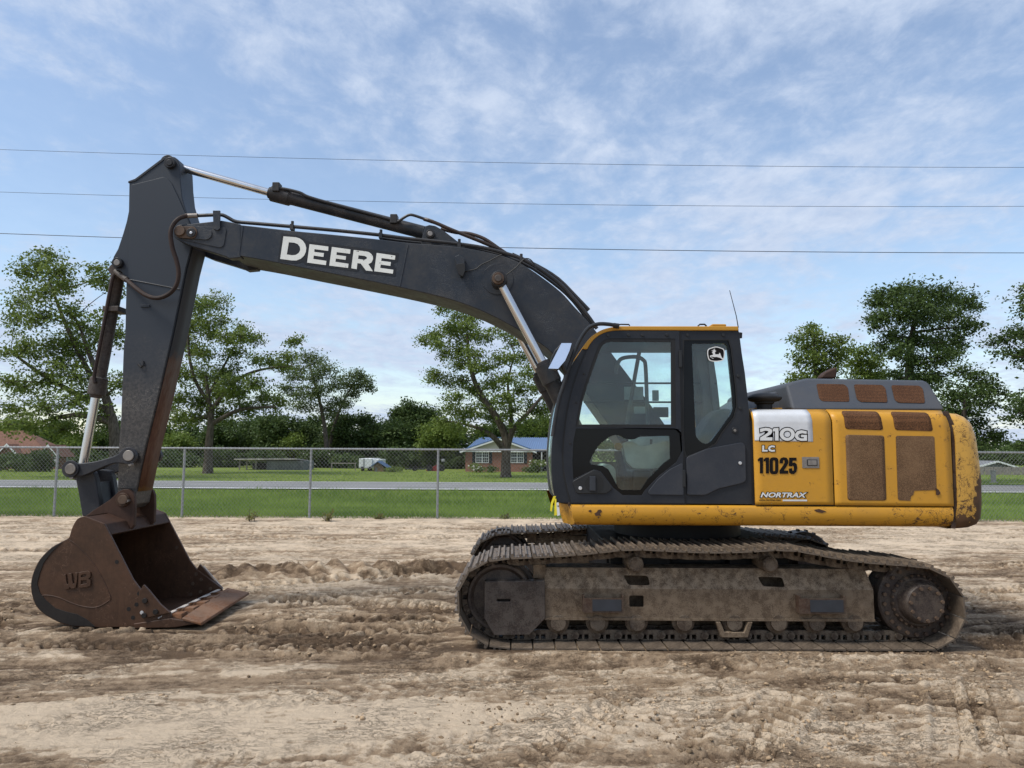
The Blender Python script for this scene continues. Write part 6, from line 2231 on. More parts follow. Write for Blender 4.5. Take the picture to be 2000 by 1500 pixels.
# far side, rear wall and front glass of the cab
Yr = YK0
far_o = PX(outline, Yr)
sk = lambda pts: PX(pts, Yr)
prism('cab_wall', far_o, YK1 - .05, YK1, M['interior'], cab, [sk([(1122, 905), (1120, 860), (1128, 800), (1142, 745), (1163, 695), (1178, 668), (1195, 662), (1392, 662), (1404, 740), (1412, 850), (1400, 905)])], bevel=0)
Xa, Xb = P(1447, 690, Yr).x, P(1452, 690, Yr).x
zr0, zr1, zr2, zr3 = P(1440, 985, Yr).z, P(1440, 860, Yr).z, P(1440, 675, Yr).z, P(1440, 640, Yr).z
mb = MB()
xq = lambda z: np.interp(z, sorted([P(x, y, Yr).z for x, y in rear]), [P(x, y, Yr).x for x, y in rear][::-1]) - .05
for (ya, yb_, z0, z1) in ((YK0 + .08, YK1 - .06, zr0, zr1), (YK0 + .08, YK1 - .06, zr2, zr3), (YK0 + .08, YK0 + .15, zr1, zr2), (YK1 - .16, YK1 - .06, zr1, zr2)):
    mb.add([(xq(z0) - .04, ya, z0), (xq(z0), ya, z0), (xq(z0), yb_, z0), (xq(z0) - .04, yb_, z0), (xq(z1) - .04, ya, z1), (xq(z1), ya, z1), (xq(z1), yb_, z1), (xq(z1) - .04, yb_, z1)], box_data((0, 0, 0), (1, 1, 1))[1])
mb.build('cab_wall', M['interior'], cab, smooth=False)
fl = PX(smoothline(front, 3), Yr)
v = [(x + .012, YK0 + .08, z) for x, z in fl] + [(x + .012, YK1 - .06, z) for x, z in fl]
n = len(fl)
o = mk('windshield', v, [(i, i + 1, i + 1 + n, i + n) for i in range(n - 1)], M['glass'], cab, smooth=True, sharp=80)
o.modifiers.new('thick', 'SOLIDIFY').thickness = .005
box('cab_floor', (P(1100, 980, Yr).x, YK0 + .08, ZD1 + .01), (P(1460, 980, Yr).x, YK1 - .06, ZD1 + .05), M['interior'], cab, bevel=0)
# interior: rails, seat, consoles, column
for y in (748.5, 785.5):
    a, b = P(1140, y, YK1 - .08), P(1400, y, YK1 - .08)
    cyl('window_bar', tuple(a), tuple(b), .010, M['trim'], cab, seg=8)
tube('grab_loop', [P(1203, 730, 7.2), P(1206, 712, 7.2), P(1215, 700, 7.2), P(1242, 697, 7.2), P(1256, 703, 7.2), P(1261, 718, 7.2), P(1264, 800, 7.2), P(1266, 835, 7.2)], .020, M['interior'], cab, 8, 4)
tube('wiper_arm', [P(1252, 668, 7.36), P(1240, 735, 7.36), P(1224, 830, 7.36)], .022, M['interior'], cab, 6)
for nm, a, b, Y in (('notice', (1219, 755), (1257, 781), 7.35), ('notice', (1274, 762), (1287, 783), 7.36), ('notice', (1238, 794), (1264, 808), 7.30), ('monitor', (1276, 795), (1306, 815), 7.0)):
    p0, p1 = P(a[0], a[1], Y), P(b[0], b[1], Y)
    box(nm, (p0.x, Y, p1.z), (p1.x, Y + .012, p0.z), M['paper'] if nm == 'notice' else M['trim'], cab, bevel=.004)
seat = prism_px('seat', rounded([(1290, 900), (1300, 872), (1345, 868), (1368, 850), (1392, 812), (1412, 796), (1434, 800), (1434, 820), (1412, 862), (1396, 905), (1360, 925), (1300, 925)], 10, 3), 6.80, 7.20, M['seat'], cab, bevel=.04, seg=3)
prism_px('window_post', [(1372, 664), (1398, 664), (1414, 790), (1412, 860), (1390, 860), (1390, 760)], YK1 - .12, YK1 - .055, M['interior'], cab, bevel=.01, Yref=6.98)
prism_px('console', rounded([(1216, 866), (1236, 860), (1250, 872), (1310, 860), (1312, 905), (1280, 916), (1236, 915), (1222, 900)], 6, 3), 6.64, 6.76, M['console'], cab, bevel=.02, seg=3)
prism_px('console', rounded([(1230, 855), (1318, 850), (1318, 905), (1236, 905)], 8, 3), 7.22, 7.36, M['console'], cab, bevel=.02, seg=3)
mb = MB()
for k, (y, r) in enumerate(((885, .042), (893, .046), (901, .040), (909, .048), (917, .042), (925, .050), (934, .044))):
    a = P(1207 + k * 2.0, y, 6.70)
    mb.cyl((a.x, 6.70, a.z - .022), (a.x, 6.70, a.z + .018), r, r * .8, seg=14)
mb.build('lever_boot', M['rubber'], cab)
disc('lever_knob', (1208, 872), 6.66, 6.72, .035, M['yellow_clean'], cab, bev=.01)
tube('travel_lever', [P(1273, 935, 6.66), P(1271, 880, 6.66), P(1272, 858, 6.66)], .012, M['interior'], cab, 6)
box('seat_base', (P(1232, 940, 6.8).x, 6.70, ZD1 + .06), (P(1330, 940, 6.8).x, 7.25, P(1260, 918, 6.8).z), M['trim'], cab, bevel=.02)
prism_px('dashboard', rounded([(1150, 965), (1158, 925), (1190, 905), (1202, 915), (1206, 965)], 6, 3), 6.70, 7.30, M['console'], cab, bevel=.02)
# grab rail along the front post, mirror, tag
hr = [(1208, 637), (1190, 633.5), (1168, 633), (1150, 640), (1136.5, 657), (1125, 680), (1112, 715), (1101, 751), (1090.5, 785), (1083, 826), (1079, 852)]
tube('grab_rail', [P(x, y, 6.47) for x, y in hr], .018, M['pipe'], cab, 10, 4)
cyl('rail_boss', tuple(P(1198, 635.5, 6.47)), tuple(P(1209, 637, 6.47)), .024, M['rubber'], cab, seg=12)
mf = [(1097.5, 668.5), (1117.5, 668.5), (1113, 684), (1104, 704), (1090, 720.5), (1071, 720)]
Ym = 6.36
mp_ = PX(mf, Ym)
n = len(mp_)
hsg = rounded([(1074, 716), (1077, 698), (1084, 682), (1097, 668.5), (1118, 668), (1114, 686), (1104, 706), (1091, 721.5)], 3, 2)
mir = prism_px('mirror', hsg, Ym + .075, Ym + .15, M['trim'], cab, bevel=.02, seg=3, Yref=Ym)
zlo, zhi = min(z for x, z in mp_), max(z for x, z in mp_)
o = mk('mirror_face', [(x, Ym + .06 * (z - zlo) / (zhi - zlo), z) for x, z in mp_], [tuple(range(n - 1, -1, -1))], M['mirror'], cab)
fix_normals(o)
o.modifiers.new('thick', 'SOLIDIFY').thickness = .004
tube('mirror_arm', [P(1098, 712, 6.46), P(1106, 728, 6.47), P(1104, 742, 6.50)], .022, M['trim'], cab, 8)
for (pts, mm, nm) in (([(1081, 969), (1086, 969), (1080, 984), (1078, 999), (1074.5, 998), (1076, 982)], 'tag_yellow', 'ribbon'), ([(1083.5, 974), (1086.5, 974), (1088, 1006), (1082.5, 1007)], 'tag_yellow', 'ribbon'), ([(1086.5, 982), (1091, 981), (1094, 1006), (1088.5, 1008)], 'white', 'paper_tag')):
    prism_px(nm, pts, 6.44, 6.443, M[mm], cab, bevel=0)
lettering('tag_number', '11025', (1088.2, 987), (1092.4, 989.5), 6.438, M['ink'], cab, off=0)
# leaping deer badge on the rear window
zz = lambda pts: Z(1310, 620, 8.335, pts)
Yd = YK0 + .020
bo = rounded(zz([(598, 512), (740, 466), (872, 510), (884, 590), (866, 702), (740, 726), (618, 706), (592, 598)]), 5, 4)
bi = rounded(zz([(612, 522), (740, 482), (858, 520), (869, 592), (853, 692), (740, 710), (632, 695), (608, 598)]), 5, 4)
badge = prism_px('badge', bo, Yd - .002, Yd, M['white'], cab, [bi], bevel=0)
prism_px('badge_field', bi, Yd - .0015, Yd, M['ink'], cab, bevel=0)
deer = zz([(638, 622), (690, 608), (684, 582), (668, 566), (690, 556), (660, 532), (692, 540), (688, 505), (704, 540), (716, 500), (722, 536), (744, 548), (720, 562), (724, 600), (786, 600), (792, 574), (808, 588), (814, 612), (832, 650), (868, 684), (858, 692), (802, 658), (744, 642), (712, 646), (690, 640), (662, 634), (656, 646), (698, 666), (692, 674), (640, 642)])
prism_px('badge_emblem', deer, Yd - .0035, Yd - .0017, M['white'], cab, bevel=0)

# ---- boom ------------------------------------------------------------------------
YM0, YM1 = 7.50, 8.11
top = [(440, 433), (457, 437.5), (500, 442.5), (570, 450.5), (660, 459), (742, 467.5), (797, 474), (850, 478), (900, 483), (945, 491), (992, 503), (1020, 516), (1055, 539), (1095, 570), (1120, 597), (1145, 624), (1165, 648), (1197, 693), (1240, 750), (1282, 806), (1325, 868)]
bot = [(1325, 915), (1308, 935), (1285, 938), (1255, 922), (1190, 832), (1120, 735), (1080, 691), (1055, 671), (1005, 640), (955, 613.5), (910, 595), (862, 580), (780, 561), (687, 542), (600, 525), (520, 509), (448, 496.5)]
boom = prism_px('boom', smoothline(top, 4) + smoothline(bot, 4), YM0, YM1, M['grey'], ex, bevel=.014, seg=3)
tag(boom, 'charcoal boom with white lettering')
# welded doubler plates, fork and weld seams
fork = smoothline([(375, 437), (352, 438.5), (341, 444), (338, 453), (341, 463), (350, 470.5)], 4) + [(375, 481), (415, 493), (440, 501), (448, 505), (470, 503), (470, 438), (457, 435), (432, 430.5)]
for a, b in ((YM0 - .004, YM0 + .10), (YM1 - .10, YM1 + .004)):
    prism_px('fork_plate', fork, a, b, M['grey'], boom, bevel=.01, Yref=YM0)
prism_px('doubler_plate', rounded([(345, 440), (440, 444), (442, 450), (437, 480), (430, 484), (350, 467)], 6, 3), YM0 - .012, YM0 - .005, M['grey'], boom, bevel=.004)
prism_px('pin_keeper', rounded([(338.5, 453), (342, 441), (382, 440.5), (414, 451), (413, 462), (405, 468.5), (352, 465)], 7, 4), YM0 - .024, YM0 - .0125, M['grey'], boom, bevel=.004)
prism_px('pin_keeper', rounded([(338, 452), (344, 441), (380, 442), (386, 453), (380, 466), (346, 464)], 8, 4), YM0 - .038, YM0 - .0245, M['pin_rust'], boom, bevel=.005)
disc('pin', (350, 450), YM0 - .06, YM0 - .0385, .056, M['pin_rust'], boom)
disc('pin', (372.5, 454), YM0 - .052, YM0 - .0385, .050, M['pin_dark'], boom)
disc('pin', (372.5, 454), YM0 - .062, YM0 - .0525, .016, M['lock'], boom)
for a, b in (((797, 477), (781, 561)), ((475, 440), (467, 500))):
    p0, p1 = P(*a, YM0), P(*b, YM0)
    cyl('weld_seam', (p0.x, YM0, p0.z - .01), (p1.x, YM0, p1.z + .01), .006, M['grey'], boom, seg=6)
disc('boss_plate', (972, 545), YM0 - .006, YM0 + .02, .168, M['grey'], boom, bev=.004, seg=48)
# lettering on the boom
q = lambda pts: Z(540, 440, 7.69, pts)
prism_px('lettering_ground', q([(18, 540), (76, 120), (330, 158), (420, 205), (458, 240), (1330, 345), (1480, 372), (1832, 418), (1822, 545), (1765, 560), (1765, 630), (1800, 640), (1785, 768), (1320, 712), (1255, 628), (1222, 697), (425, 590), (405, 548), (330, 568), (220, 570)]), YM0 - .0022, YM0 + .001, M['decal_dark'], boom, bevel=0)
letters = [([(55, 505), (105, 165), (290, 180), (345, 196), (395, 230), (430, 280), (447, 340), (440, 400), (415, 455), (365, 502), (300, 528), (230, 528)], [[(155, 438), (185, 255), (270, 262), (322, 284), (352, 325), (357, 372), (335, 415), (290, 445), (230, 450)]]),
           ([(460, 560), (497, 283), (780, 320), (775, 385), (570, 358), (568, 400), (712, 418), (705, 475), (560, 455), (553, 505), (750, 535), (742, 598)], []),
           ([(793, 605), (832, 325), (1112, 363), (1105, 428), (905, 403), (900, 445), (1045, 465), (1038, 520), (892, 500), (885, 548), (1082, 578), (1075, 640)], []),
           ([(1123, 645), (1160, 370), (1330, 390), (1385, 402), (1425, 430), (1447, 468), (1450, 510), (1425, 560), (1380, 583), (1448, 690), (1345, 680), (1265, 575), (1215, 568), (1205, 660)], [[(1232, 450), (1330, 462), (1358, 480), (1355, 503), (1320, 518), (1225, 505)]]),
           ([(1468, 690), (1505, 415), (1785, 455), (1778, 518), (1578, 492), (1573, 535), (1718, 553), (1710, 610), (1565, 590), (1558, 640), (1755, 668), (1748, 727)], [])]
for ol, hs in letters:
    prism_px('letter', q(ol), YM0 - .0048, YM0 - .0024, M['off_white'], boom, [q(h) for h in hs], bevel=0)
# bracket carrying the stick cylinder
for a, b in ((7.62, 7.68), (7.93, 7.99)):
    prism_px('cylinder_bracket', [(820, 492), (825, 461), (831, 442), (838, 439), (850, 441), (866, 450), (905, 480), (915, 492)], a, b, M['grey'], boom, bevel=.006, Yref=7.62)
disc('pin', (840, 456), 7.58, 7.618, .048, M['pin_dark'], boom)
disc('pin', (840, 456), 7.565, 7.579, .028, M['pin'], boom)
# pipes along the top of the boom
pp = [(1166, 642), (1145, 612), (1120, 583), (1095, 556), (1055, 526), (1020, 506), (992, 496), (945, 484), (900, 477), (850, 471), (797, 466), (742, 459), (660, 450.5), (570, 442.5), (500, 436.5), (462, 433), (447, 426), (436, 420.5), (424, 419.5), (400, 420.5), (376, 421.5)]
tube('hydraulic_pipe', [P(x, y, 7.56) for x, y in pp], .020, M['pipe'], boom, 8, 3)
pp2 = [(1160, 642), (1120, 588), (1080, 552), (1020, 513), (945, 490), (900, 482), (797, 472), (742, 465)]
tube('hydraulic_pipe', [P(x, y, 7.68) for x, y in pp2], .020, M['pipe'], boom, 8, 3)
pp3 = [(1150, 606), (1125, 580), (1090, 545), (1050, 520), (1000, 497)]
tube('hydraulic_pipe', [P(x, y, 8.0) for x, y in pp3], .024, M['pipe'], boom, 8, 3)
for x, y in ((571, 441), (744, 457.5), (897, 476), (1018, 505)):
    p = P(x, y, 7.56)
    mb = MB().box((p.x - .018, 7.53, p.z - .05), (p.x + .018, 7.60, p.z + .012)).cyl((p.x, 7.56, p.z + .01), (p.x, 7.56, p.z + .05), .016, seg=8)
    mb.build('pipe_clamp', M['pipe'], boom, smooth=False)
prism_px('pipe_bracket', [(415.5, 411), (429.5, 411), (429.5, 446), (425, 450), (416.5, 447)], 7.47, 7.49, M['grey'], boom, bevel=.003)
tube('tip_hose', [P(x, y, Y) for x, y, Y in ((378, 421.5, 7.56), (363, 422, 7.52), (348, 428, 7.46), (337, 441, 7.44), (333, 458, 7.43), (337, 485, 7.44), (345, 510, 7.45), (349, 532, 7.46), (346, 553, 7.47), (335, 570, 7.48), (318, 580, 7.49), (302, 582, 7.50), (284, 576, 7.52), (266, 563, 7.55), (250, 549, 7.60), (238, 540, 7.66), (228, 532, 7.72))], .023, M['hose'], boom, 10, 4)
cyl('hose_fitting', tuple(P(362, 422, 7.53)), tuple(P(386, 421, 7.55)), .026, M['pin'], boom, seg=12)
cyl('hose_fitting', tuple(P(226, 530.5, 7.70)), tuple(P(248, 547, 7.62)), .032, M['barrel_worn'], boom, seg=12)
# hoses to the stick cylinder
tube('cylinder_hose', [P(x, y, Y) for x, y, Y in ((766, 430, 7.72), (776, 433, 7.71), (786, 427, 7.70), (796, 421, 7.70), (806, 420, 7.69), (830, 428, 7.68))], .016, M['pipe'], boom, 8, 4)
tube('cylinder_hose', [P(x, y, Y) for x, y, Y in ((828, 428, 7.68), (850, 435, 7.66), (880, 448, 7.64), (910, 460, 7.62), (940, 472, 7.60), (965, 483, 7.60), (984, 492, 7.62))], .020, M['hose'], boom, 8, 4)
tube('cylinder_hose', [P(x, y, Y) for x, y, Y in ((862, 447, 7.85), (890, 454, 7.8), (915, 456, 7.75), (945, 466, 7.7), (975, 486, 7.66), (990, 496, 7.66))], .020, M['hose'], boom, 8, 4)
cyl('hose_fitting', tuple(P(830, 428, 7.68)), tuple(P(845, 433, 7.67)), .022, M['pin'], boom, seg=10)
# work light on the boom side
prism_px('light_bracket', [(888, 501), (897, 496.5), (908, 505), (907.5, 515), (904, 540), (899, 541), (893, 526)], YM0 - .05, YM0 - .001, M['grey'], boom, bevel=.006)
prism_px('light_socket', rounded([(890, 516), (908, 513), (909, 527), (904, 541), (896, 536)], 3, 2), YM0 - .07, YM0 - .0502, M['rubber'], boom, bevel=.004)
tube('light_cable', [P(x, y, YM0 - .03) for x, y in ((908, 530), (918, 528), (930, 525), (940, 517), (955, 510), (968, 503), (980, 497))], .006, M['rubber'], boom, 6, 3)
tube('light_cable', [P(x, y, YM0 - .05) for x, y in ((984, 540), (998, 530), (1010, 520), (1018, 511), (1026, 505), (1036, 507), (1044, 517), (1048, 527))], .006, M['rubber'], boom, 6, 3)


# ---- hydraulic cylinders -------------------------------------------------------------
def ram(name, label, eye, gland, base, Y, rr, rb, mat, rod_eye_r=.09, head=1.22, hl=.16):
    e, g_, b = (P(p[0], p[1], Y) for p in (eye, gland, base))
    ax = (b - g_).normalized()
    L = (b - g_).length
    v, f = lathe_data(g_, ax, [(-.035, rr * 1.25), (-.03, rb * .86), (0, rb * .88), (.003, rb * head), (hl, rb * head), (hl + .012, rb * 1.06), (hl + .03, rb), (L - .06, rb), (L - .05, rb * 1.05), (L, rb * 1.02)], 28)
    o = mk(name, v, f, mat, ex, smooth=True)
    tag(o, label)
    cyl('rod', tuple(e), tuple(g_ + ax * .02), rr, M['chrome'], o, seg=28)
    cyl('rod_eye', (e.x, Y + .09, e.z), (e.x, Y - .09, e.z), rod_eye_r, M['pin_dark'], o, seg=24, bevel=.008)
    cyl('base_eye', (b.x, Y + .09, b.z), (b.x, Y - .09, b.z), rb * .95, mat, o, seg=24, bevel=.008)
    return o


for k, Yc_ in enumerate((7.345, 2 * YC - 7.345)):
    e3, g3, b3 = P(975, 548, 7.345), P(1062, 712, 7.345), P(1132, 858, 7.345)
    if k == 0:
        o = ram('boom_cylinder', 'near boom cylinder with chromed rod', (975, 548), (1062, 712), (1132, 858), Yc_, .046, .088, M['barrel'], .085, 1.16, .20)
    else:
        a = Vector((e3.x, Yc_, e3.z)); g_ = Vector((g3.x, Yc_, g3.z)); b = Vector((b3.x, Yc_, b3.z))
        ax = (b - g_).normalized(); L = (b - g_).length
        o = lathe('boom_cylinder', g_, ax, [(-.035, .058), (-.03, .076), (0, .077), (.003, .102), (.20, .102), (.215, .09), (L, .088)], M['barrel'], ex)
        cyl('rod', tuple(a), tuple(g_ + ax * .02), .046, M['chrome'], o, seg=28)
        cyl('rod_eye', (a.x, Yc_ + .08, a.z), (a.x, Yc_ - .08, a.z), .085, M['pin_dark'], o, seg=24)
disc('pin_cap', (973, 543), 7.215, 7.26, .062, M['pin_rust'], ex)
disc('pin_cap', (973, 543), 7.195, 7.214, .036, M['barrel_worn'], ex)
sc = ram('stick_cylinder', 'stick cylinder lying along the top of the boom', (334, 322), (531, 377.5), (838, 457), YC, .042, .074, M['barrel'], .08, 1.22, .21)
a = [P(x, y, 7.72) for x, y in ((541, 368), (556, 369), (585, 376), (604, 385), (660, 401), (720, 417), (768, 430))]
tube('cylinder_pipe', a, .017, M['pipe'], sc, 8, 4)
for x, y in ((541, 366), (770, 428)):
    p = P(x, y, 7.74)
    box('pipe_block', (p.x - .04, 7.69, p.z - .06), (p.x + .04, 7.80, p.z + .045), M['pin_dark'], sc, bevel=.01)
bk = ram('bucket_cylinder', 'bucket cylinder with bare chromed rod hanging before the stick', (160, 922), (188, 771), (232, 530), YC, .046, .070, M['barrel_worn'], .085, 1.28, .18)
tube('cylinder_pipe', [P(x, y, 7.70) for x, y in ((225, 534), (219, 548), (210, 596), (200, 650), (190, 700), (184, 735), (186, 748))], .019, M['hose'], bk, 8, 3)
p = P(206, 603, 7.72)
box('pipe_clamp', (p.x - .025, 7.70, p.z - .03), (p.x + .15, 7.92, p.z + .03), M['barrel_worn'], bk, bevel=.008)

# ---- stick ---------------------------------------------------------------------------
YT0, YT1 = 7.64, 7.97
so = [(324, 309), (329, 306), (335, 305), (341, 306.5), (347, 311), (351, 322), (352.5, 355), (356, 387), (365, 417), (374, 440), (377.5, 465), (374, 487), (364, 525), (338, 652), (306, 790), (281, 890), (266.5, 962), (262, 985), (252, 994), (240, 995), (231, 988), (229.5, 957), (232, 865), (236, 815), (241, 677), (244, 652), (246.5, 541), (234, 529), (226, 527), (219.5, 519), (219, 509), (222, 500), (230, 486), (240, 456), (247, 432), (251, 412), (252, 357), (263, 352)]
stick = prism_px('dipper_stick', so, YT0, YT1, M['stick'], ex, bevel=.010, seg=2)
tag(stick, 'charcoal dipper stick, its rear face rusted brown')
panel = [(256, 361), (319, 345.5), (327, 348.5), (335, 357.5), (350, 389), (362, 417), (372, 440), (375, 465), (372, 487), (362, 525), (336, 652), (304, 790), (279, 890), (266, 955), (232, 954), (234, 865), (238, 815), (243, 677), (246, 652), (250, 532), (253, 420)]
prism_px('side_plate', panel, YT0 - .012, YT0 - .0005, M['stick'], stick, bevel=.005)
re_ = [(377.8, 470), (374.5, 487), (364.5, 525), (338.5, 652), (306.5, 790), (281.5, 890), (267, 960)]
rp = PX(re_, YT0)
n = len(rp)
v = [(x + .004, YT0 + .012, z) for x, z in rp] + [(x + .004, YT1 - .012, z) for x, z in rp]
o = mk('wear_strip', v, [(i, i + n, i + 1 + n, i + 1) for i in range(n - 1)], M['stick_side'], stick, smooth=True)
fix_normals(o)
o.modifiers.new('thick', 'SOLIDIFY').thickness = .004
top_cap = prism_px('cap_plate', [(250.5, 357.5), (251, 354), (264, 349.5), (322, 306), (325, 309.5), (265, 354)], YT0 - .008, YT1 + .008, M['grey'], stick, bevel=.004, Yref=YT0)
for (x, y, r, mm, d0) in ((330, 317, .060, 'pin_dark', .045), (330, 317, .034, 'pin_dark', .058), (227.5, 512.5, .056, 'pin_dark', .05), (227.5, 512.5, .034, 'pin', .062)):
    disc('pin', (x, y), YT0 - d0, YT0 - .0005 if d0 < .055 else YT0 - d0 + .012, r, M[mm], stick)
prism_px('weld_tab', [(274, 595), (292, 594.5), (292, 599.5), (274, 600)], YT0 - .026, YT0 - .0125, M['grey'], stick, bevel=.003)
tube('hook', [P(279.5, 705, YT0 - .02), P(279, 714, YT0 - .03), P(275.5, 717, YT0 - .03), P(270, 711, YT0 - .02)], .010, M['pin_dark'], stick, 6)
cyl('weld_seam', tuple(P(247, 545, YT0 - .012)), tuple(P(351, 565, YT0 - .012)), .008, M['grey'], stick, seg=6)

# ---- tipping links --------------------------------------------------------------------
li = smoothline([(128, 916), (131, 906), (140, 903), (152, 905), (180, 902), (205, 896), (228, 888), (238, 878), (252, 875), (262, 882), (264, 893), (258, 903), (246, 906), (225, 905), (205, 911), (185, 920), (160, 930), (140, 930), (131, 926)], 4, closed=True)
for a, b in ((7.50, 7.565), (2 * YC - 7.565, 2 * YC - 7.50)):
    lk = prism_px('tipping_link', li, a, b, M['link_dark'], ex, bevel=.012, seg=3, Yref=7.50)
    if a < 7.6:
        for x, y in ((136.5, 916), (250, 890)):
            disc('pin_boss', (x, y), 7.475, 7.499, .088, M['link_dark'], lk)
            disc('pin', (x, y), 7.455, 7.474, .056, M['pin'], lk)
            p = P(x + 4, y + 17, 7.49)
            cyl('keeper_bolt', (p.x, 7.53, p.z), (p.x, 7.48, p.z), .018, M['pin'], lk, seg=8)
c1, c2 = P(136.5, 916, 7.5), P(250, 890, 7.5)
cyl('link_pin', (c1.x, 7.5, c1.z), (c1.x, 2 * YC - 7.5, c1.z), .05, M['pin_dark'], ex, seg=20)
cyl('link_pin', (c2.x, 7.5, c2.z), (c2.x, 2 * YC - 7.5, c2.z), .05, M['pin_dark'], ex, seg=20)
hl = [(146, 930), (150, 922), (166, 918), (182, 921), (187, 938), (195, 990), (192, 1005), (176, 1012), (160, 1008), (153, 965)]
h1 = prism_px('bucket_link', hl, 7.60, 7.69, M['link_dark'], ex, bevel=.015, seg=3)
prism_px('bucket_link', hl, 2 * YC - 7.69, 2 * YC - 7.60, M['link_dark'], ex, bevel=.015, seg=3, Yref=7.60)
prism_px('link_web', [(160, 945), (182, 942), (190, 1000), (168, 1004)], 7.69, 2 * YC - 7.69, M['link_dark'], ex, bevel=.01, Yref=7.60)

# ---- bucket -----------------------------------------------------------------------------
YU0, YU1 = 7.17, 8.44
zz = lambda pts: Z(40, 920, 4, pts)
back = zz([(500, 352), (445, 372), (408, 430), (390, 480), (375, 522), (330, 548), (240, 598), (150, 690), (100, 790), (80, 880), (86, 960), (112, 1040), (150, 1090), (200, 1130), (300, 1183), (400, 1212), (600, 1222), (900, 1217)])
frontp = zz([(1195, 1213), (1170, 1105), (940, 930), (880, 850), (655, 412)])
side = smoothline(back, 3) + frontp
bucket = prism_px('bucket', side, YU0, YU0 + .028, M['bucket'], ex, bevel=.006)
tag(bucket, 'brown worn digging bucket resting on the mud')
so2 = PX(side, YU0)
prism('side_plate', so2, YU1 - .028, YU1, M['bucket'], bucket, bevel=.006)
bw = PX(smoothline(back, 4) + zz([(1200, 1219)]), YU0)
cx_, cz_ = np.mean([p[0] for p in so2]), np.mean([p[1] for p in so2])
inn = []
for i, (x, z) in enumerate(bw):
    a, b = bw[max(i - 1, 0)], bw[min(i + 1, len(bw) - 1)]
    t = np.array([b[0] - a[0], b[1] - a[1]])
    t /= np.linalg.norm(t) + 1e-9
    nn_ = np.array([t[1], -t[0]])
    if nn_ @ np.array([cx_ - x, cz_ - z]) < 0:
        nn_ = -nn_
    inn.append((x + nn_[0] * .03, z + nn_[1] * .03))
n = len(bw)
v = []
for (pts, off) in ((bw, -.004), (inn, 0)):
    for yy in (YU0 + .0285, YU1 - .0285):
        v += [(x, yy, z) for x, z in pts]
f = []
for i in range(n - 1):
    f += [(i, i + 1, n + i + 1, n + i), (2 * n + i + 1, 2 * n + i, 3 * n + i, 3 * n + i + 1)]
f += [(0, n, 3 * n, 2 * n), (n - 1, 3 * n - 1, 4 * n - 1, 2 * n - 1)]
wr = mk('wrapper', v, f, M['bucket'], bucket, smooth=True, sharp=40)
fix_normals(wr)
# top box (torsion tube) between the side plates
tb = PX(zz([(505, 356), (655, 415), (700, 500), (640, 520), (500, 420)]), YU0)
prism('torsion_box', tb, YU0 + .029, YU1 - .029, M['rust_red'], bucket, bevel=.012)
# dark heel strip around the outside of the near plate
hs = zz([(330, 552), (240, 602), (152, 692), (103, 790), (83, 880), (89, 958), (115, 1037), (152, 1086), (202, 1126), (302, 1179), (402, 1208), (585, 1218), (520, 1160), (440, 1118), (360, 1100), (270, 1070), (200, 1010), (150, 950), (130, 880), (150, 800), (180, 720), (230, 650), (300, 580)])
prism_px('heel_shroud', hs, YU0 - .006, YU0 - .0005, M['bucket_dark'], bucket, bevel=.002)
tube('weld_bead', [P(x, y, YU0 - .001) for x, y in zz([(375, 535), (430, 570), (500, 640), (570, 720), (630, 820), (670, 900), (705, 990), (680, 1020), (620, 1055), (560, 1066), (480, 1055), (400, 1030), (320, 995), (250, 975), (180, 970), (130, 985)])], .005, M['bucket'], bucket, 6, 3)
# side cutters with bolts, near and far
cut = zz([(925, 945), (960, 888), (1000, 930), (1090, 1040), (1168, 1108), (970, 1150), (935, 1135), (922, 1110)])
prism_px('side_cutter', cut, YU0 - .030, YU0 - .001, M['bucket'], bucket, bevel=.005)
for x, y in zz([(968, 1015), (1052, 1102), (962, 1130)]):
    disc('cutter_bolt', (x, y), YU0 - .045, YU0 - .0305, .026, M['bucket_dark'], bucket, bev=.004, seg=14)
disc('cutter_bolt', zz([(946, 1107)])[0], YU0 - .036, YU0 - .0305, .018, M['lock'], bucket, bev=.002, seg=14)
for x, y in zz([(752, 710), (926, 957), (905, 1043), (878, 1145), (845, 1078)]):
    disc('bolt_hole', (x, y), YU0 - .002, YU0 - .0005, .020, M['bucket_dark'], bucket, bev=0, seg=14)
cu2 = PX(cut, YU0)
prism('side_cutter', cu2, YU1 + .001, YU1 + .03, M['bucket'], bucket, bevel=.005)
for (x, y) in zz([(1370, 805), (1410, 848), (1345, 880), (1482, 920), (1405, 945), (1328, 965), (1218, 598)]):
    disc('cutter_bolt', (x, y), YU1 - .035, YU1 - .0285, .020, M['pin_rust'], bucket, bev=.002, seg=14)
mb = MB()
for k in range(4):
    a, b = P(*zz([(1392 + k * 13, 768 - k * 9)])[0], YU1 + .05), P(*zz([(1545 + k * 13, 925 - k * 2)])[0], YU1 + .05)
    mb.tube([a, b], .007, 5)
mb.build('hardfacing', M['weld'], bucket)
# raised maker's mark on the side plate
mk_ = [zz([(332, 812), (352, 806), (356, 852), (364, 886), (372, 886), (374, 802), (398, 798), (402, 846), (410, 882), (420, 880), (424, 796), (446, 794), (440, 860), (430, 914), (394, 920), (384, 906), (376, 922), (344, 926)]),
       zz([(452, 792), (520, 780), (545, 790), (548, 826), (530, 842), (548, 856), (546, 896), (520, 908), (452, 914)])]
hb_ = [[], [zz([(472, 812), (514, 804), (514, 824), (472, 832)]), zz([(472, 856), (516, 852), (516, 878), (472, 886)])]]
for ol, hs in zip(mk_, hb_):
    prism_px('raised_letter', ol, YU0 - .016, YU0 - .0005, M['bucket'], bucket, hs, bevel=.003)
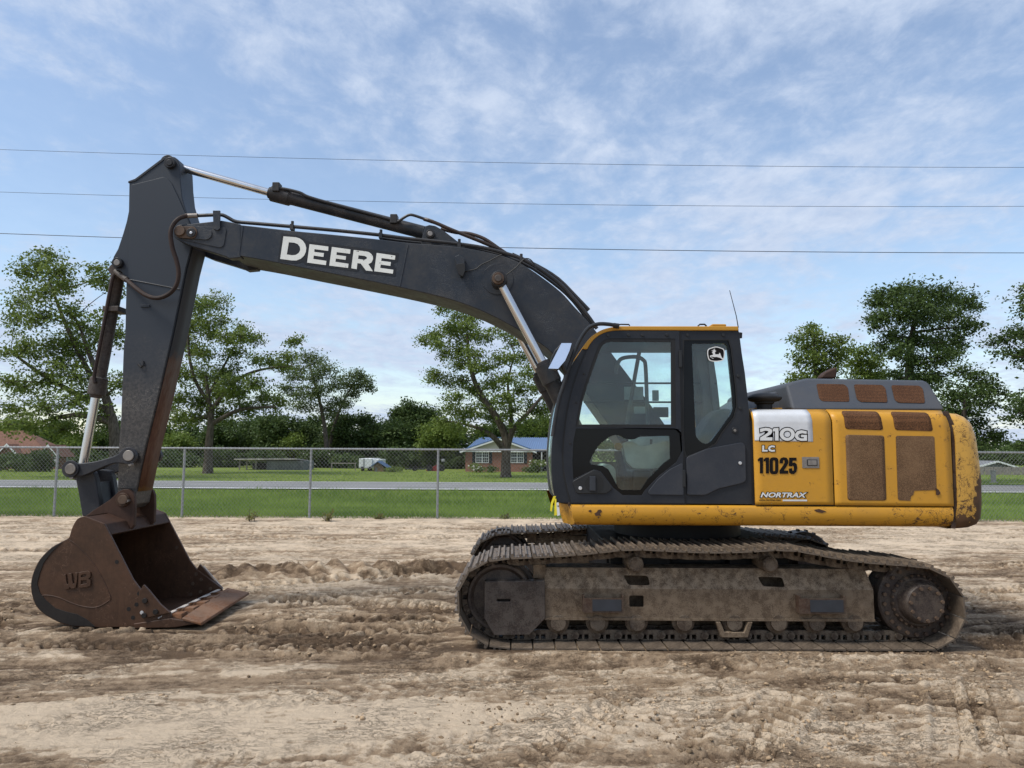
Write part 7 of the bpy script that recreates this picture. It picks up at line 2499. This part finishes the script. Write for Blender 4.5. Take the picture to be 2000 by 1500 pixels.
# ears with the pin
ear = zz([(495, 362), (560, 312), (700, 222), (765, 160), (800, 142), (840, 142), (875, 168), (890, 205), (892, 300), (886, 425), (852, 466), (800, 420), (650, 398)])
ep = PX(ear, 7.57)
for a, b in ((7.57, 7.62), (2 * YC - 7.62, 2 * YC - 7.57)):
    prism('bucket_ear', ep, a, b, M['rust_red'], bucket, bevel=.008)
cy = zz([(795, 225)])[0]
disc('pin_boss', cy, 7.545, 7.5695, .072, M['bucket'], bucket)
disc('pin', cy, 7.515, 7.5445, .050, M['pin_rust'], bucket)
p = P(*zz([(838, 232)])[0], 7.54)
cyl('keeper_bolt', (p.x, 7.569, p.z), (p.x, 7.52, p.z), .016, M['pin'], bucket, seg=8)
c = P(*cy, 7.57)
cyl('pivot_pin', (c.x, 7.57, c.z), (c.x, 2 * YC - 7.57, c.z), .05, M['pin_rust'], bucket, seg=20)
# cutting edge: thick lip, tooth adapters, flat blade across them
lip = PX(zz([(890, 1190), (1180, 1148), (1330, 1172), (1385, 1190), (1210, 1218), (900, 1226)]), YU0)
prism('cutting_lip', lip, YU0 - .02, YU1 + .02, M['bucket'], bucket, bevel=.006)
nT = 5
for k in range(nT):
    Yk = YU0 + .10 + (YU1 - YU0 - .2) * k / (nT - 1)
    X0_ = lip[1][0] - .05
    zl_ = lip[1][1] + .012
    mb = MB()
    mb.add([(X0_ - .08, Yk - .05, zl_ - .03), (X0_ - .08, Yk + .05, zl_ - .03), (X0_ + .14, Yk + .075, zl_ - .04), (X0_ + .14, Yk - .075, zl_ - .04), (X0_ - .04, Yk - .04, zl_ + .010), (X0_ - .04, Yk + .04, zl_ + .010), (X0_ + .13, Yk + .065, zl_ + .022), (X0_ + .13, Yk - .065, zl_ + .022)], box_data((0, 0, 0), (1, 1, 1))[1])
    fix_normals(mb.build('tooth_adapter', M['rust_edge'], bucket, smooth=False, bevel=.006))
    mb = MB()
    for j in range(7):
        a = (j - 3) * .016
        mb.tube([Vector((X0_ - .075, Yk + a * 2.4, zl_ - .012)), Vector((X0_ - .015 , Yk + a * 1.6, zl_ + .022)), Vector((X0_ + .03, Yk + a, zl_ + .026))], .006, 5)
    mb.build('hardfacing', M['weld'], bucket)
# blade welded over the teeth, tilted slightly up
bl = [P(355, 1207, YU0 - .03), P(392, 1217, YU0 - .03)]
bl2 = [P(444, 1160, YU1 + .06), P(486, 1161, YU1 + .06)]
v = [bl[0], bl[1], bl2[1], bl2[0]]
v = [Vector(p) for p in v]
v[3].z = v[0].z + .035
v[2].z = v[1].z + .03
dn = Vector((0.01, 0, -.024))
v += [p + dn for p in v]
fix_normals(mk('blade', v, [(0, 1, 2, 3), (7, 6, 5, 4), (0, 4, 5, 1), (1, 5, 6, 2), (2, 6, 7, 3), (3, 7, 4, 0)], M['rust_edge'], bucket, bevel=.005))
e = [v[1] + Vector((.002, 0, .001)), v[2] + Vector((.002, 0, .001))]
